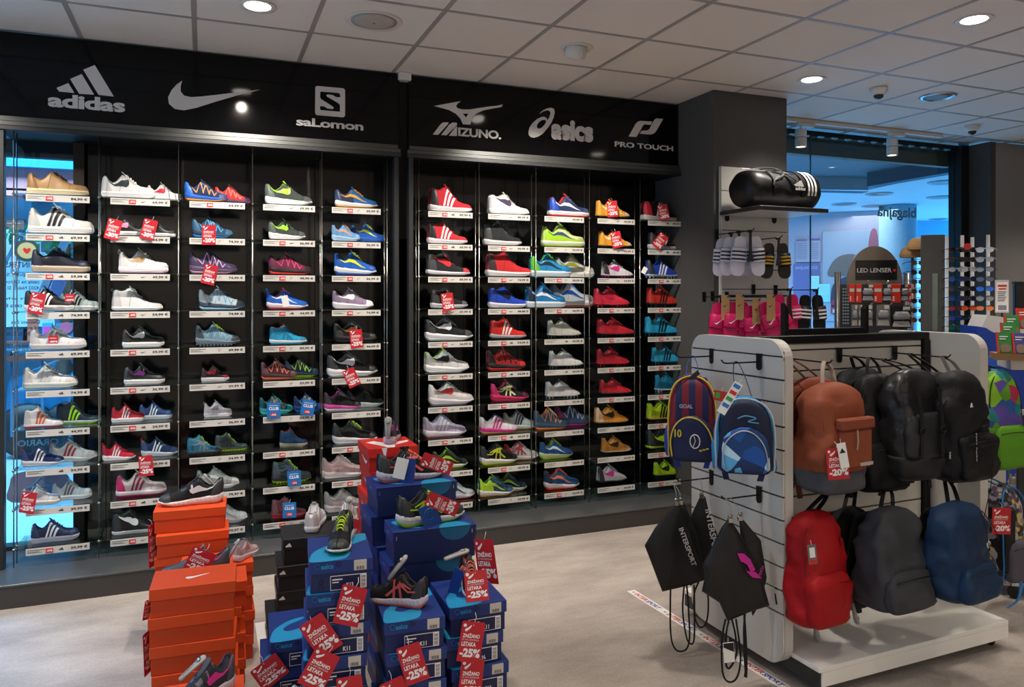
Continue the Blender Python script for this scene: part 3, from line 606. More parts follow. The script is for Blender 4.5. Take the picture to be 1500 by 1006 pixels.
# ------------------------------------------------------------------ the stock on the shelves
# (column, row, px0, px1, depth, style, hz, short name | rest, dict)
k0, wh, gy = '#121315', '#f2efec', '#8f9092'
SH = [
('A',0,39,129,.09,'court',1,'tan suede low sneaker|with brown laces on the top left shelf',dict(up='#b08a5c',mid='#d9cba4',lace='#3a2818',kind=None,heel='#8c6634',lin_='#4a3420')),
('A',1,41,137,.09,'court',1.1,'white leather low sneaker with three black stripes|and navy heel',dict(up='#d9d8d4',mid='#dedcd8',kind='stripes',acc='#17181c',tab='#1a2340',lace='#e5e3de')),
('A',2,45,131,.09,'court',1.1,'navy black suede skate sneaker|on a beige sole',dict(up='#0e1424',mid='#b9a894',kind=None,lace='#0c0f18')),
('A',3,35,109,.07,'court',1.15,'black low sneaker with white stripes|behind a red price tag',dict(up='#141517',mid='#d8d8d6',kind='stripes',acc='#f0f0f0')),
('A',3,86,144,.16,'court',1.2,'grey and white knit sneaker with black stripe|at the end of the fourth shelf',dict(up='#c9c7c6',mid='#ecebe8',kind='stripes',acc='#1a1a1c',heel='#8b8d90')),
('A',4,43,126,.09,'court',1.0,'white low sneaker with silver grey stripes|and a small red tag',dict(up='#e3e0e0',mid='#c9c6c8',kind='stripes',acc='#a7a1a6',lace='#b9b5b8')),
('A',5,33,113,.09,'court',1.1,'white and grey low sneaker with red heel tab|',dict(up='#e4e0dc',mid='#cfd2ca',tab='#d8303a',eye='#8d8d90',lace='#77787c',kind='stripes',acc='#d5d1cd')),
('A',6,34,92,.07,'high',1,'white high top sneaker with orange and red stripes|',dict(up='#dbd8d8',mid='#cfcccf',out='#d62c44',kind='stripes',acc='#d9622a',lin_='#a9a6ab')),
('A',6,81,145,.14,'high',1,'dark navy high top sneaker with lime stripes|',dict(up='#1f2a38',mid='#c8cacc',out='#a2dc22',kind='stripes',acc='#a8e020',heel='#141b26')),
('A',7,30,93,.07,'runner',1.0,'navy kids running shoe with white stripes|and red pull tab',dict(up='#1b2b57',mid='#c9ccd6',kind='stripes',acc='#f0f0f0',tab='#c8283c',extra='p')),
('A',7,72,142,.15,'runner',.95,'grey white running shoe with dark red stripes|',dict(up='#c9c4c4',mid='#dad8d8',kind='stripes',acc='#a02a38',tab='#c8283c',eye='#a9a6a8',extra='p')),
('A',8,30,88,.07,'court',1.2,'white kids sneaker half covered by a red tag|',dict(up='#d6d8dc',mid='#e4e4e4',eye='#a9adb4',lace='#8f939b')),
('A',8,75,134,.13,'court',1.2,'light grey sneaker with three taupe stripes|',dict(up='#b9bfca',mid='#dfe0e2',kind='stripes',acc='#6a5c60',lace='#93959c',toe='#d6d8da')),
('A',9,44,115,.08,'court',1.1,'royal navy low sneaker with white stripes|on the bottom left shelf',dict(up='#182448',mid='#c4c6cf',kind='stripes',acc='#e8e8ee',tab='#cfd0d6')),
('B',0,148,227,.08,'court',1.1,'bulky white sneaker with dark green logo|',dict(up='#dedddb',mid='#e6e4e2',kind='swoosh',acc='#2f3a34',lace='#e2e0de')),
('B',0,214,267,.17,'court',1.2,'smaller white sneaker with red logo and red sole|',dict(up='#e4e2e0',mid='#ececec',out='#cf2430',kind='swoosh',acc='#c22434')),
('B',1,160,212,.07,'court',1.2,'black sneaker with pink lining and white sole|behind a pink tag',dict(up='#17181a',mid='#dddcda',kind='swoosh',acc='#d88ab0')),
('B',1,204,257,.14,'court',1.15,'black leather sneaker with thick white sole|behind a red tag',dict(up='#1c1e20',mid='#d9d8d8',kind='swoosh',acc='#2b2e30')),
('B',2,173,246,.09,'court',1.15,'white low sneaker with floral coloured logo|',dict(up='#e9e6e4',mid='#efedec',out='#caa6bd',kind='swoosh',acc='#c9a87a',extra='p',tab='#8e8a92')),
('B',3,163,238,.09,'high',.85,'all white high top sneaker with heel loop|',dict(up='#e0dedc',mid='#e6e4e2',lin_='#a9a5a3',extra='p',tab='#55565a')),
('B',4,178,240,.09,'court',1.15,'black kids sneaker with white logo and white sole|',dict(up='#1b1d1e',mid='#e2e0de',kind='swoosh',acc='#e6e6e6')),
('B',5,181,241,.09,'court',1.15,'black and grey kids sneaker with magenta logo|',dict(up='#2a2c2d',mid='#dbd9d9',kind='swoosh',acc='#c050b0',lace='#1c1e1e',extra='v')),
('B',6,162,211,.07,'court',1.3,'small red velcro sneaker with white stripes|on the seventh shelf',dict(up='#bf2638',mid='#d9d6d8',kind='stripes',acc='#eee',extra='v',lace='#cf3040')),
('B',6,203,252,.13,'court',1.25,'small blue velcro sneaker with white stripes|beside the red one',dict(up='#253a72',mid='#d8d8de',kind='stripes',acc='#eee',extra='v',lace='#2f4a88')),
('B',7,149,198,.07,'runner',1.1,'red velcro kids trainer with white stripes|and white sole',dict(up='#c22340',mid='#dedadb',kind='stripes',acc='#eee',extra='vp',tab='#d0303c',lace='#c92c48')),
('B',7,206,261,.12,'runner',1.0,'navy velcro kids trainer with red pull tab|',dict(up='#25355e',mid='#d5d5db',kind='stripes',acc='#eee',extra='vp',tab='#c8283c',lace='#1a2238')),
('B',8,169,243,.08,'court',1.15,'pinkish white trainer with burgundy stripes|and magenta heel',dict(up='#cfc0c0',mid='#ddd6d6',out='#a82850',kind='stripes',acc='#8a1f3c',heel='#c02a64')),
('B',9,163,236,.08,'high',.9,'black high top with white logo|partly behind orange boxes',dict(up='#17181a',mid='#dcdcdc',kind='swoosh',acc='#e2e2e2')),
('C',0,270,333,.07,'runner',1.0,'navy and blue trail shoe with orange lacing|',dict(up='#1d2d52',mid='#1c58b4',out='#e38a2c',kind='zig',acc='#d9912e',lace='#20304e',heel='#2866c0')),
('C',0,314,367,.15,'runner',1.05,'red and plum trail shoe with coral sole|',dict(up='#b83038',mid='#47284a',out='#e98a68',kind='zig',acc='#e9704c',toe='#3e2444')),
('C',1,281,341,.08,'runner',1.05,'petrol blue kids trail shoe behind a pale tag|',dict(up='#1e4a68',mid='#1f3a56',out='#2a8acc',kind='zig',acc='#3fa4dc')),
('C',2,277,347,.08,'runner',1.0,'purple trail shoe with pink details|and a red tag in front',dict(up='#4a3c5c',mid='#5a4a66',out='#b98aa4',kind='zig',acc='#c9a0c8',lace='#2a2434')),
('C',3,291,358,.08,'runner',1.0,'pale blue and white trail shoe with navy toe|',dict(up='#bccbd0',mid='#303e4c',out='#8ec4e2',kind='zig',acc='#5fa4d0',toe='#2a3846',lace='#20262e')),
('C',4,286,351,.08,'runner',1.0,'grey blue hiking shoe with yellow laces|',dict(up='#6e94a4',mid='#6e7e88',out='#55606a',kind='zig',acc='#8fb2c2',lace='#c8d82a',toe='#3c444a',heel='#3c444a',extra='g')),
('C',5,294,335,.09,'court',1.3,'tiny black and red toddler sneaker|',dict(up='#241416',mid='#d2cfd2',kind='swoosh',acc='#c82838',toe='#8a2030')),
('C',6,298,339,.09,'court',1.3,'tiny white and lilac toddler sneaker|',dict(up='#d9d0d6',mid='#e4dfe2',kind='swoosh',acc='#8c7c88',lace='#b0a4ae',extra='p',tab='#b89ab0')),
('C',7,273,324,.08,'high',.95,'turquoise hiking boot with yellow laces|',dict(up='#2e86a8',mid='#4a5054',out='#2c3034',kind='cross',acc='#8a9498',lace='#c4d62a',toe='#4a5258',extra='g')),
('C',7,314,362,.13,'high',.95,'charcoal hiking boot with lime sole|',dict(up='#30363a',mid='#3a3e40',out='#b8cc28',kind='cross',acc='#20262a',lace='#b8c83a',extra='g')),
('C',8,288,350,.09,'runner',1.0,'grey and white running shoe behind the black strap shoe|',dict(up='#a9a6a6',mid='#d2d0d0',kind='wave',acc='#e0dede',toe='#d8d6d6')),
('C',9,300,362,.09,'runner',1.0,'light grey running shoe beside the orange stack|',dict(up='#b8b4b6',mid='#c9c5c8',kind='wave',acc='#8e8a90',toe='#c6c2c6')),
('D',0,388,457,.08,'runner',.95,'dark green grey running shoe with lime outline logo|',dict(up='#38423e',mid='#e6e4e2',kind='swoosh',acc='#98d82a',lin_='#98d82a',lace='#1a1e1c')),
('D',1,393,447,.08,'runner',1.1,'smaller green grey kids shoe with lime lining|',dict(up='#3a4440',mid='#e2e0de',kind='swoosh',acc='#98d82a',lin_='#98d82a',lace='#262c2a',extra='v')),
('D',2,393,457,.08,'runner',.95,'burgundy trail shoe with red sole|',dict(up='#6e2c48',mid='#1f1c1e',out='#d83430',kind='zig',acc='#d84870',lace='#2e2228',toe='#3c2c30')),
('D',3,390,451,.08,'runner',.95,'bright blue running shoe with a white hanging card|',dict(up='#1f66cc',mid='#dcd8da',out='#c23a44',kind='wave',acc='#e8e8e8',lin_='#c83440',extra='p',tab='#1c5ab8')),
('D',4,394,449,.08,'mid',.95,'cyan hiking shoe with orange lining|',dict(up='#2a9cc4',mid='#d0d6da',out='#3aa4c8',kind='cross',acc='#1c7ca4',lin_='#d84a30',lace='#2278a0',toe='#2484a8')),
('D',5,382,435,.07,'runner',1.05,'maroon trail shoe with coral stripes|',dict(up='#4c2630',mid='#3a2028',out='#d8704c',kind='zig',acc='#e08058')),
('D',5,417,467,.15,'runner',1.05,'navy trail shoe with lime stripes|',dict(up='#1e2a44',mid='#202c40',out='#a8c82a',kind='zig',acc='#b8dc2c')),
('D',6,380,429,.08,'runner',1.1,'teal trail shoe behind a blue club card|',dict(up='#1e5c64',mid='#2a9a9c',out='#3ab0b0',kind='zig',acc='#c07a70',lace='#2a9a94',toe='#38a8a8')),
('D',6,430,473,.10,'runner',1.15,'blue and yellow trail shoe behind a blue club card|',dict(up='#183c74',mid='#1a4a94',out='#2260b4',kind='zig',acc='#c8b42a',heel='#14284c')),
('D',7,409,450,.09,'mid',1.2,'navy kids hiking boot with beige sole|',dict(up='#22466e',mid='#b9b09c',out='#8e8670',kind='cross',acc='#1a3450',lin_='#b83c34',extra='vg',lace='#1b3654')),
('D',8,398,456,.08,'mid',1.05,'dark grey hiking boot with lime laces|behind a club card',dict(up='#30383c',mid='#2a2e32',out='#8aa020',kind='cross',acc='#4a5c74',lace='#a4c030',extra='g')),
('D',9,397,448,.08,'mid',1.05,'grey and red trail shoe on the bottom shelf|',dict(up='#5a3036',mid='#8a2434',out='#c82848',kind='zig',acc='#8a3a44')),
('E',0,491,553,.08,'runner',.9,'navy to blue running shoe with orange laces|',dict(up='#1f5c98',mid='#d2d2d6',out='#d89a40',kind='wave',acc='#d89030',lace='#d8902a',heel='#24304a',qtr='#24304a')),
('E',1,486,528,.07,'runner',1.2,'light blue kids running shoe with orange laces|',dict(up='#6a9cc8',mid='#9cbcd8',kind='wave',acc='#e0a080',lace='#e08858',toe='#8cb4d8')),
('E',1,514,565,.14,'runner',1.05,'royal blue kids running shoe with lime laces|',dict(up='#1f56b0',mid='#2458a8',kind='wave',acc='#c8d83a',lace='#c8d83a')),
('E',2,490,551,.08,'runner',1.1,'royal blue running shoe with tall yellow laces|',dict(up='#1f5cb8',mid='#d6d4dc',out='#3058a8',kind='wave',acc='#d0dc30',lace='#d0dc30')),
('E',3,487,546,.08,'runner',.95,'lilac tennis shoe with white toe|',dict(up='#8e7c94',mid='#dcd8dc',kind='swoosh',acc='#e6e2e8',toe='#dcd8de',lace='#b0a4b4')),
('E',4,489,552,.08,'runner',.95,'all black running shoe with copper logo|',dict(up='#181818',mid='#141414',kind='swoosh',acc='#c8884c')),
('E',5,479,553,.08,'runner',.9,'black mesh running shoe with white wavy sole|and red tag',dict(up='#1e1e20',mid='#dcdadc',kind='swoosh',acc='#e4e2e4')),
('E',6,474,529,.07,'runner',1.05,'black running shoe with magenta lining|',dict(up='#1c1c1e',mid='#c8489c',out='#dad8da',kind=None,lin_='#c83c98',lace='#2a2a2c')),
('E',6,508,563,.15,'runner',1.0,'plain black mesh shoe with white sole edge|',dict(up='#161617',mid='#cfcdd0',kind=None)),
('E',7,487,552,.08,'runner',1.0,'black running shoe with yellow dotted laces|above the red box',dict(up='#1a1a1c',mid='#c9c8cc',kind='wave',acc='#2a2a2c',lace='#b8c82a')),
('E',8,471,536,.08,'runner',1.0,'dusty pink running shoe left of the red box|',dict(up='#c0a0a0',mid='#d8cccc',kind='wave',acc='#b08c8c',lace='#c8b4b4')),
('E',9,475,536,.08,'runner',1.05,'grey pink running shoe low behind white sneakers|',dict(up='#a89c9e',mid='#cfc6c8',kind='wave',acc='#8e8286')),
('F',0,628,691,.08,'mid',1.05,'red basketball shoe with black heel and white stripes|on the top shelf',dict(up='#b82430',mid='#dcd6d8',kind='stripes',acc='#f0dcdc',heel='#17171a',lin_='#b82430')),
('F',1,626,684,.08,'mid',1.0,'smaller red and black basketball shoe with white stripes|',dict(up='#bc2834',mid='#d8d2d4',kind='stripes',acc='#ecd8d8',heel='#1a1a1c',lin_='#2a1a1c')),
('F',2,625,689,.08,'mid',.95,'black basketball shoe with red toe and red logo|',dict(up='#24262a',mid='#c6c4c8',out='#3a3436',kind='swoosh',acc='#cc2c34',toe='#b83038',eye='#c8303c')),
('F',3,631,686,.08,'mid',.95,'black and grey basketball shoe behind a red tag|',dict(up='#1c1c1e',mid='#b8b8bc',kind='swoosh',acc='#3a3a3e',toe='#5a5a5e')),
('F',4,623,692,.08,'runner',.9,'black tennis shoe with grey toe on white sole|',dict(up='#1c1e20',mid='#d6d6d8',kind='swoosh',acc='#e8e8e8',toe='#44484a')),
('F',5,622,687,.08,'runner',.95,'white tennis shoe with lime lining|and black logo',dict(up='#c6c6c6',mid='#e4e2e2',kind='swoosh',acc='#1a1a1c',lin_='#a8cc3a',lace='#a4a2a2',toe='#d8d6d6',tab='#a8cc3a')),
('F',6,628,692,.08,'runner',.95,'white tennis shoe with red and black logo|and red heel sole',dict(up='#cfcac4',mid='#dad6d6',out='#c0bcbe',kind='swoosh',acc='#cc3430',lin_='#55505a',heel='#d8d4d0',lace='#6a6668',mud='#bdb9ba')),
('F',7,620,683,.08,'runner',.95,'pale lilac tennis shoe with white stripes|',dict(up='#b8acc4',mid='#d4d0d8',out='#b88a94',kind='stripes',acc='#dcd6e2',lace='#9c90ac')),
('F',8,634,685,.08,'runner',1.0,'black indoor shoe with lime lining and laces|',dict(up='#202422',mid='#d8d8d4',out='#b8c83a',kind='wave',acc='#a8d02a',lin_='#a8cc2a',lace='#3a3e3a')),
('F',9,645,696,.08,'runner',.95,'white and black indoor shoe behind the blue boxes|',dict(up='#c9c8cc',mid='#dedce0',out='#c84430',kind='wave',acc='#3a3c44',heel='#3a3c44')),
('G',0,715,776,.08,'mid',.85,'white basketball shoe with yellow lettering|',dict(up='#e2e0de',mid='#dcdad8',kind='swoosh',acc='#3a2c48',lin_='#b8b0a0')),
('G',1,708,763,.08,'mid',1.05,'black leather basketball shoe on white sole|',dict(up='#26292a',mid='#d4d2d0',kind=None,lace='#141414')),
('G',2,712,778,.08,'mid',.95,'bright red basketball shoe with black logo patch|',dict(up='#c22c30',mid='#d8d4d4',kind=None,heel='#3a2a2c',lace='#1c1416',out='#cfcbcb')),
('G',3,716,773,.08,'mid',.95,'cobalt blue basketball shoe with black logo|',dict(up='#1f44b0',mid='#cfccd2',kind='swoosh',acc='#15151a',lin_='#16161c',lace='#14182a')),
('G',4,718,769,.08,'mid',1.0,'red basketball shoe with wide white stripes|',dict(up='#c42820',mid='#a4a0a0',out='#3a3a3c',kind='stripes',acc='#e6dcd8',lace='#c82c24')),
('G',5,713,770,.08,'runner',1.0,'black and red basketball shoe with red strap|',dict(up='#9c2424',mid='#1c1414',out='#b82c28',kind='zig',acc='#17120f',heel='#1a1414',lace='#1a1214',toe='#c23430')),
('G',6,719,773,.08,'runner',.95,'pink and black indoor shoe with pale yellow logo|',dict(up='#241c20',mid='#b82450',kind='cross',acc='#d8dc9c',heel='#c42460',lin_='#c42460',toe='#5a1c34')),
('G',7,703,757,.07,'runner',.9,'white indoor shoe with magenta stripes and sole|',dict(up='#cfc8cc',mid='#c02a80',out='#c08a58',kind='stripes',acc='#c02c80',lin_='#20202c',lace='#5a545c')),
('G',7,738,784,.15,'runner',1.05,'grey and white indoor shoe with navy stripes|',dict(up='#c0c0c2',mid='#c8c6c6',out='#b88a5a',kind='stripes',acc='#2a3248',toe='#d0cecc')),
('G',8,704,759,.07,'runner',1.0,'black indoor shoe with yellow crossing logo|',dict(up='#191a18',mid='#cfcdc9',out='#c0c830',kind='cross',acc='#c8cc3a')),
('G',8,739,787,.14,'runner',1.0,'white and red indoor shoe|beside the black and yellow one',dict(up='#d2c8c8',mid='#dad4d2',out='#c08050',kind='cross',acc='#c83040',heel='#c42c34',lin_='#c42c34')),
('G',9,700,751,.07,'runner',1.05,'lime and navy indoor shoe on the bottom shelf|',dict(up='#26465c',mid='#cfcdc8',out='#b08850',kind='wave',acc='#a8cc30',qtr='#a8d028',lin_='#9cc428')),
('G',9,726,771,.14,'runner',1.05,'dark navy indoor shoe with lime collar|',dict(up='#1c2838',mid='#c0bdb4',out='#a88450',kind='wave',acc='#98c030',lin_='#9cc428')),
('H',0,804,864,.08,'court',1.05,'navy indoor football shoe with red toe line|',dict(up='#243458',mid='#d4d0d4',out='#c83434',kind='wave',acc='#e4e0e4',heel='#2448a8',lin_='#c03038')),
('H',1,794,854,.08,'court',1.1,'lime and cream indoor football shoe|with bright green laces',dict(up='#c4c88c',mid='#d0d0c4',out='#98b82c',kind='wave',acc='#2a4868',lace='#8cd820',qtr='#98c820',mud='#9cc428')),
('H',2,776,836,.07,'court',1.15,'sky blue football shoe with green heel and laces|',dict(up='#2484bc',mid='#c8d4dc',out='#b8c8d0',kind='wave',acc='#1a2a3c',lace='#5cc83a',heel='#58b830')),
('H',2,812,870,.15,'court',1.15,'white football shoe with yellow blue laces|',dict(up='#d8d6d0',mid='#dad8d4',kind='wave',acc='#c0a42c',lace='#c0a42c')),
('H',3,770,830,.07,'court',1.15,'blue football shoe with white wave logo|',dict(up='#2078b4',mid='#c9d4dc',kind='wave',acc='#dce4ec',heel='#1a2c44',lace='#1c5c94')),
('H',3,806,871,.15,'court',1.15,'white football shoe with royal blue laces|',dict(up='#cfcdd0',mid='#d4d0d4',out='#a85c50',kind='wave',acc='#2848a8',lace='#2850b0',heel='#7a8494')),
('H',4,803,852,.08,'boot',1.1,'pale grey football boot with black laces|',dict(up='#bcbcb0',mid='#b0b0a8',out='#4a4a48',kind=None,lace='#17181a',lin_='#5a5a54')),
('H',5,805,853,.08,'boot',1.1,'white football boot with silver tongue|',dict(up='#cdccc8',mid='#b4b4b0',out='#5a5a58',kind=None,lace='#8a8a86',lin_='#6e6e6a')),
('H',6,800,849,.08,'boot',1.05,'white and grey flat football boot|',dict(up='#c8c6c6',mid='#b8b6b6',kind='swoosh',acc='#b0aeae',eye='#8a8684',lin_='#5a5656')),
('H',7,783,832,.07,'runner',1.1,'steel blue trail shoe with orange laces and sole|',dict(up='#2c4c64',mid='#2a445c',out='#d87c34',kind='zig',acc='#d88040',lin_='#d87430',lace='#d8b89c')),
('H',7,814,866,.14,'runner',1.05,'steel blue and plum trail shoe with pink sole|',dict(up='#34506c',mid='#3a3c5c',out='#b8348c',kind='zig',acc='#c8c0d4',heel='#7a2450',lace='#5c2c4c')),
('H',8,792,840,.08,'runner',1.0,'blue indoor football shoe with lime laces|',dict(up='#24508c',mid='#c8d49c',out='#a8c030',kind='wave',acc='#e0e4e8',lin_='#a4c430',lace='#a4c430')),
('H',9,798,847,.08,'runner',1.05,'blue and orange indoor football shoe|on the bottom shelf',dict(up='#24507c',mid='#d0c8c8',out='#d84c2c',kind='wave',acc='#e87c4c',lin_='#d84c30',lace='#d85434',heel='#1c2838')),
('I',0,874,921,.08,'boot',1.15,'yellow football boot with white toe on the top shelf|',dict(up='#e0a030',mid='#b8802c',out='#1c1814',kind='wave',acc='#e8dcc8',lace='#e0a030',toe='#cfc4b4')),
('I',1,878,924,.08,'boot',1.1,'yellow football boot on the second shelf|with red tag',dict(up='#e0a030',mid='#a8782c',out='#1c1814',kind='wave',acc='#e8dcc8',lace='#dc9c30',toe='#cfc4b4')),
('I',2,882,926,.08,'boot',1.1,'white football boot with black heel and pink studs|',dict(up='#cac6c8',mid='#b8b4b6',out='#c83088',kind='swoosh',acc='#c82c80',heel='#2a2a2c',eye='#88848a')),
('I',3,871,922,.08,'boot',1.1,'red football boot largest of the red four|',dict(up='#c02438',mid='#b8203a',out='#a01c30',kind='swoosh',acc='#a81c30')),
('I',4,876,930,.08,'boot',.95,'red football boot with black sole edge|on the fifth shelf',dict(up='#bc2030',mid='#3a1418',out='#2a1014',kind='swoosh',acc='#a41a28')),
('I',5,875,921,.08,'boot',1.1,'red football boot with lace bow|on the sixth shelf',dict(up='#b01f2c',mid='#a81c28',out='#941824',kind='swoosh',acc='#98182a')),
('I',6,879,923,.08,'boot',1.05,'bright red turf boot lowest of the red boots|',dict(up='#c42430',mid='#2c2424',out='#1c1818',kind='swoosh',acc='#a81c28',extra='f')),
('I',7,872,920,.08,'boot',1.1,'orange and white football boot with black logo|',dict(up='#d08a2c',mid='#8a6a40',out='#1c1814',kind='swoosh',acc='#1c1814',heel='#d8b894',extra='f')),
('I',8,882,924,.08,'boot',1.15,'orange turf shoe with grey toe|',dict(up='#c8802c',mid='#b8ac9c',out='#2a2420',kind='swoosh',acc='#1c1814',toe='#b8a898',extra='f')),
('I',9,875,918,.08,'boot',1.2,'silver white turf shoe with pink logo and black sole|',dict(up='#b8b4b8',mid='#1c1a1c',out='#141214',kind='swoosh',acc='#c82c84',heel='#2a2a2c',extra='f')),
('J',0,941,998,.08,'mid',.85,'black and red collar boot with white stripes|on the top right shelf',dict(up='#1a1618',mid='#c8c2c4',kind='stripes',acc='#e0dce0',heel='#b82030')),
('J',1,951,994,.08,'mid',1.0,'black sock football boot with red tipped toe|',dict(up='#1c1a1c',mid='#c4c0c2',kind='stripes',acc='#d8d4d6',toe='#a82c38')),
('J',2,947,995,.08,'boot',1.1,'blue football boot with grey black heel|and white card',dict(up='#1f40a4',mid='#b8bcc8',kind='stripes',acc='#e0e2ec',heel='#2a3038')),
('J',3,949,996,.08,'boot',1.2,'red football boot with black stripes|',dict(up='#b82c20',mid='#2a1c1a',out='#1a1414',kind='stripes',acc='#1c1414')),
('J',4,946,996,.08,'boot',1.1,'cyan football boot with black stripes and black collar|',dict(up='#229cc4',mid='#1c7ca0',out='#14506c',kind='stripes',acc='#14181c',lin_='#1c2428')),
('J',5,956,998,.08,'boot',1.15,'smaller cyan football boot with black stripes|on the sixth shelf',dict(up='#229ac0',mid='#1c7ca0',out='#1c6080',kind='stripes',acc='#14181c',lin_='#1c2428')),
('J',6,961,1000,.08,'boot',1.3,'cyan football boot with white sole beside the striped backpack|',dict(up='#1f88ac',mid='#c4c8ca',out='#b0b4b8',kind=None)),
('J',7,949,997,.08,'boot',1.1,'lime football shoe with black stripes and gum sole|',dict(up='#b4cc1c',mid='#b08050',kind='stripes',acc='#1a1c14',extra='f')),
('J',8,948,996,.08,'boot',1.2,'black football shoe with lime outline logo|',dict(up='#1e221e',mid='#a8c82a',out='#98b824',kind='swoosh',acc='#a4c428',extra='f')),
('J',9,959,997,.08,'boot',1.2,'lime football shoe with dark logo|on the bottom right shelf',dict(up='#b0d01c',mid='#1c241c',out='#141814',kind='swoosh',acc='#1c2418',extra='f')),
]
PR = dict(A='84,99 69,99 59,99 74,99 69,99 74,99 44,99 34,99 39,99 39,99', B='64,99 44,99 49,99 54,99 39,99 36,99 24,99 29,99 49,99 54,99', C='64,99 74,99 74,99 74,99 69,99 29,99 36,99 54,99 79,97 79,97',
 D='39,99 36,99 49,99 44,99 89,99 59,99 59,99 29,99 56,99 59,99', E='39,99 36,99 36,99 74,99 44,99 44,99 39,99 59,99 69,99 69,99', F='89,99 69,99 89,99 69,99 54,99 54,99 69,99 79,99 39,99 39,99',
 G='89,99 99,99 74,99 49,99 54,99 54,99 54,99 49,99 49,99 29,99', H='39,99 39,99 39,99 44,99 59,99 29,99 29,99 39,99 39,99 39,99', I='49,99 49,99 54,99 49,99 44,99 39,99 39,99 49,99 39,99 44,99', J='89,99 89,99 36,99 49,99 44,99 44,99 44,99 49,99 49,99 44,99')
CHIP = dict(A='1110000001', B='1001111011', C='1000000011', D='0111100101', E='1111000111', F='1111111100', G='0111111110', H='0011000001', I='0001111000', J='0011111111')
MARK = dict(A='xsssssssss', B='wwwwwwsssw', C='bbbbbwwbbb', D='wwbsbbbbbb', E='bbbwwwbbww', F='sswwwwwsbb', G='wwwwssbsbb', H='bbbbssbbbb', I='wwwwwwwwww', J='ssssssssww')
ZSH = [2.185 - .2175 * k for k in range(10)]
M_STRIP = mat('#d6d2ca', .45, var=.04, nscale=6); M_CHIP = mat('#d22a22', .5, var=.04); M_TXT = mat('#17171a', .6, var=.02); M_SHELF = glassmat('#dfeeee')
M_WTXT = mat('#f6f2f0', .5, var=.02); M_ORCH = mat('#e07a28', .5)
gme = {}
short = {}
for s in SH: short.setdefault((s[0], s[1]), []).append(s[7].split('|')[0])
for ci, c in enumerate('ABCDEFGHIJ'):
    R = R1X if ci < 5 else R2X; i = ci % 5; xa, xb = R[i] + .005, R[i + 1] - .005; w = xb - xa
    for r in range(10):
        t = empty('glass_shelf', 'glass shelf under the ' + ' '.join(short[(c, r)][0].split()[:9]), 'shelf', (xa, YF, ZSH[r]), group='glass shoe shelves')
        key = round(w, 4)
        if key not in gme:
            a = MB().box(0, w, -.012, .235, -.004, .004, .001).mesh('glass_panel'); recalc(a)
            b = MB().box(.055, .055 + .31, -.019, -.0155, -.040, -.003).mesh('price_strip'); recalc(b)
            cm = MB().tube([(0, -.012, -.004), (0, .012, -.004)], .0075, 8)
            cm.tube([(0, .065, -.004), (0, .085, -.004)], .0075, 8); cm.box(-.004, .004, .008, .07, -.0075, -.0045); cl = cm.mesh('shelf_clip', True); recalc(cl)
            ln = MB().box(.062, .145, -.0199, -.0188, -.014, -.0115).box(.062, .118, -.0199, -.0188, -.022, -.0205).box(.062, .132, -.0199, -.0188, -.027, -.0255).mesh('product_print')
            gme[key] = (a, b, cl, ln)
        a, b, cl, ln = gme[key]
        link('glass_panel', a, M_SHELF, t); ps = link('price_strip', b, M_STRIP, t); link('product_print', ln, M_TXT, ps, 'stuff')
        for xx in (-.005, w + .005): link('shelf_clip', cl, M_STEEL, t).location.x = xx
        text(PR[c].split()[r] + ' €', 'price_lettering', M_TXT, ps, (.272, -.0197, -.030), .082, .017, bold=.03)
        if CHIP[c][r] == '1':
            ch = MB().box(.150, .186, -.0215, -.0195, -.034, -.010).build('discount_chip', M_CHIP, ps)
            # lettering printed on the chip
            text('-30%', 'discount_lettering', M_WTXT, ps, (.1525, -.0222, -.028), .031, .012, bold=.03)
        mk = MARK[c][r]
        if mk == 's':
            q = MB()
            for kk in range(3): q.prism([(.218 + .007 * kk, -.026), (.2235 + .007 * kk, -.026), (.2165 + .007 * kk, -.0195 + .0035 * kk), (.2115 + .007 * kk, -.0215 + .0035 * kk)], -.0202, -.0193)
            q.build('brand_mark', M_TXT, ps, fix=False)
        elif mk == 'w':
            MB().prism([(.208, -.016), (.213, -.024), (.219, -.026), (.240, -.016), (.219, -.0215), (.212, -.0215)], -.0202, -.0193).build('brand_mark', M_TXT, ps, fix=False)
        elif mk == 'b':
            MB().tube([(.222 + .007 * cos(a_), -.0198, -.021 + .006 * sin(a_)) for a_ in [k * .6 for k in range(9)]], .0009, 4).build('brand_mark', M_TXT, ps, fix=False)
NM = dict(court='low_sneaker', runner='running_shoe', mid='mid_top_shoe', high='high_top_sneaker', boot='football_boot')
for c, r, p0, p1, dep, st, hz, lab, d in SH:
    Y = YF + dep; a = atY(p0, 500, Y - .02)[0]; b = atY(p1, 500, Y - .02)[0]; L = b - a
    s_, rest_ = lab.split('|'); lbl = (s_ + ' ' + rest_).strip()
    if len(lbl.split()) < 5: lbl += ' on a glass shelf'
    rz = random.uniform(-.06, .10)
    shoe(NM[st], lbl, st, L * .985, (a + .004, Y - .01, ZSH[r] + .0045), rz=rz, hz=hz * {'court': 1.26, 'runner': 1.26, 'boot': 1.28, 'mid': 1.14, 'high': 1.0}[st], group='shoes displayed on the glass shelves', wz=min(1.0, .115 / (L * .17 + .1) * 1.0 + .35), **d)
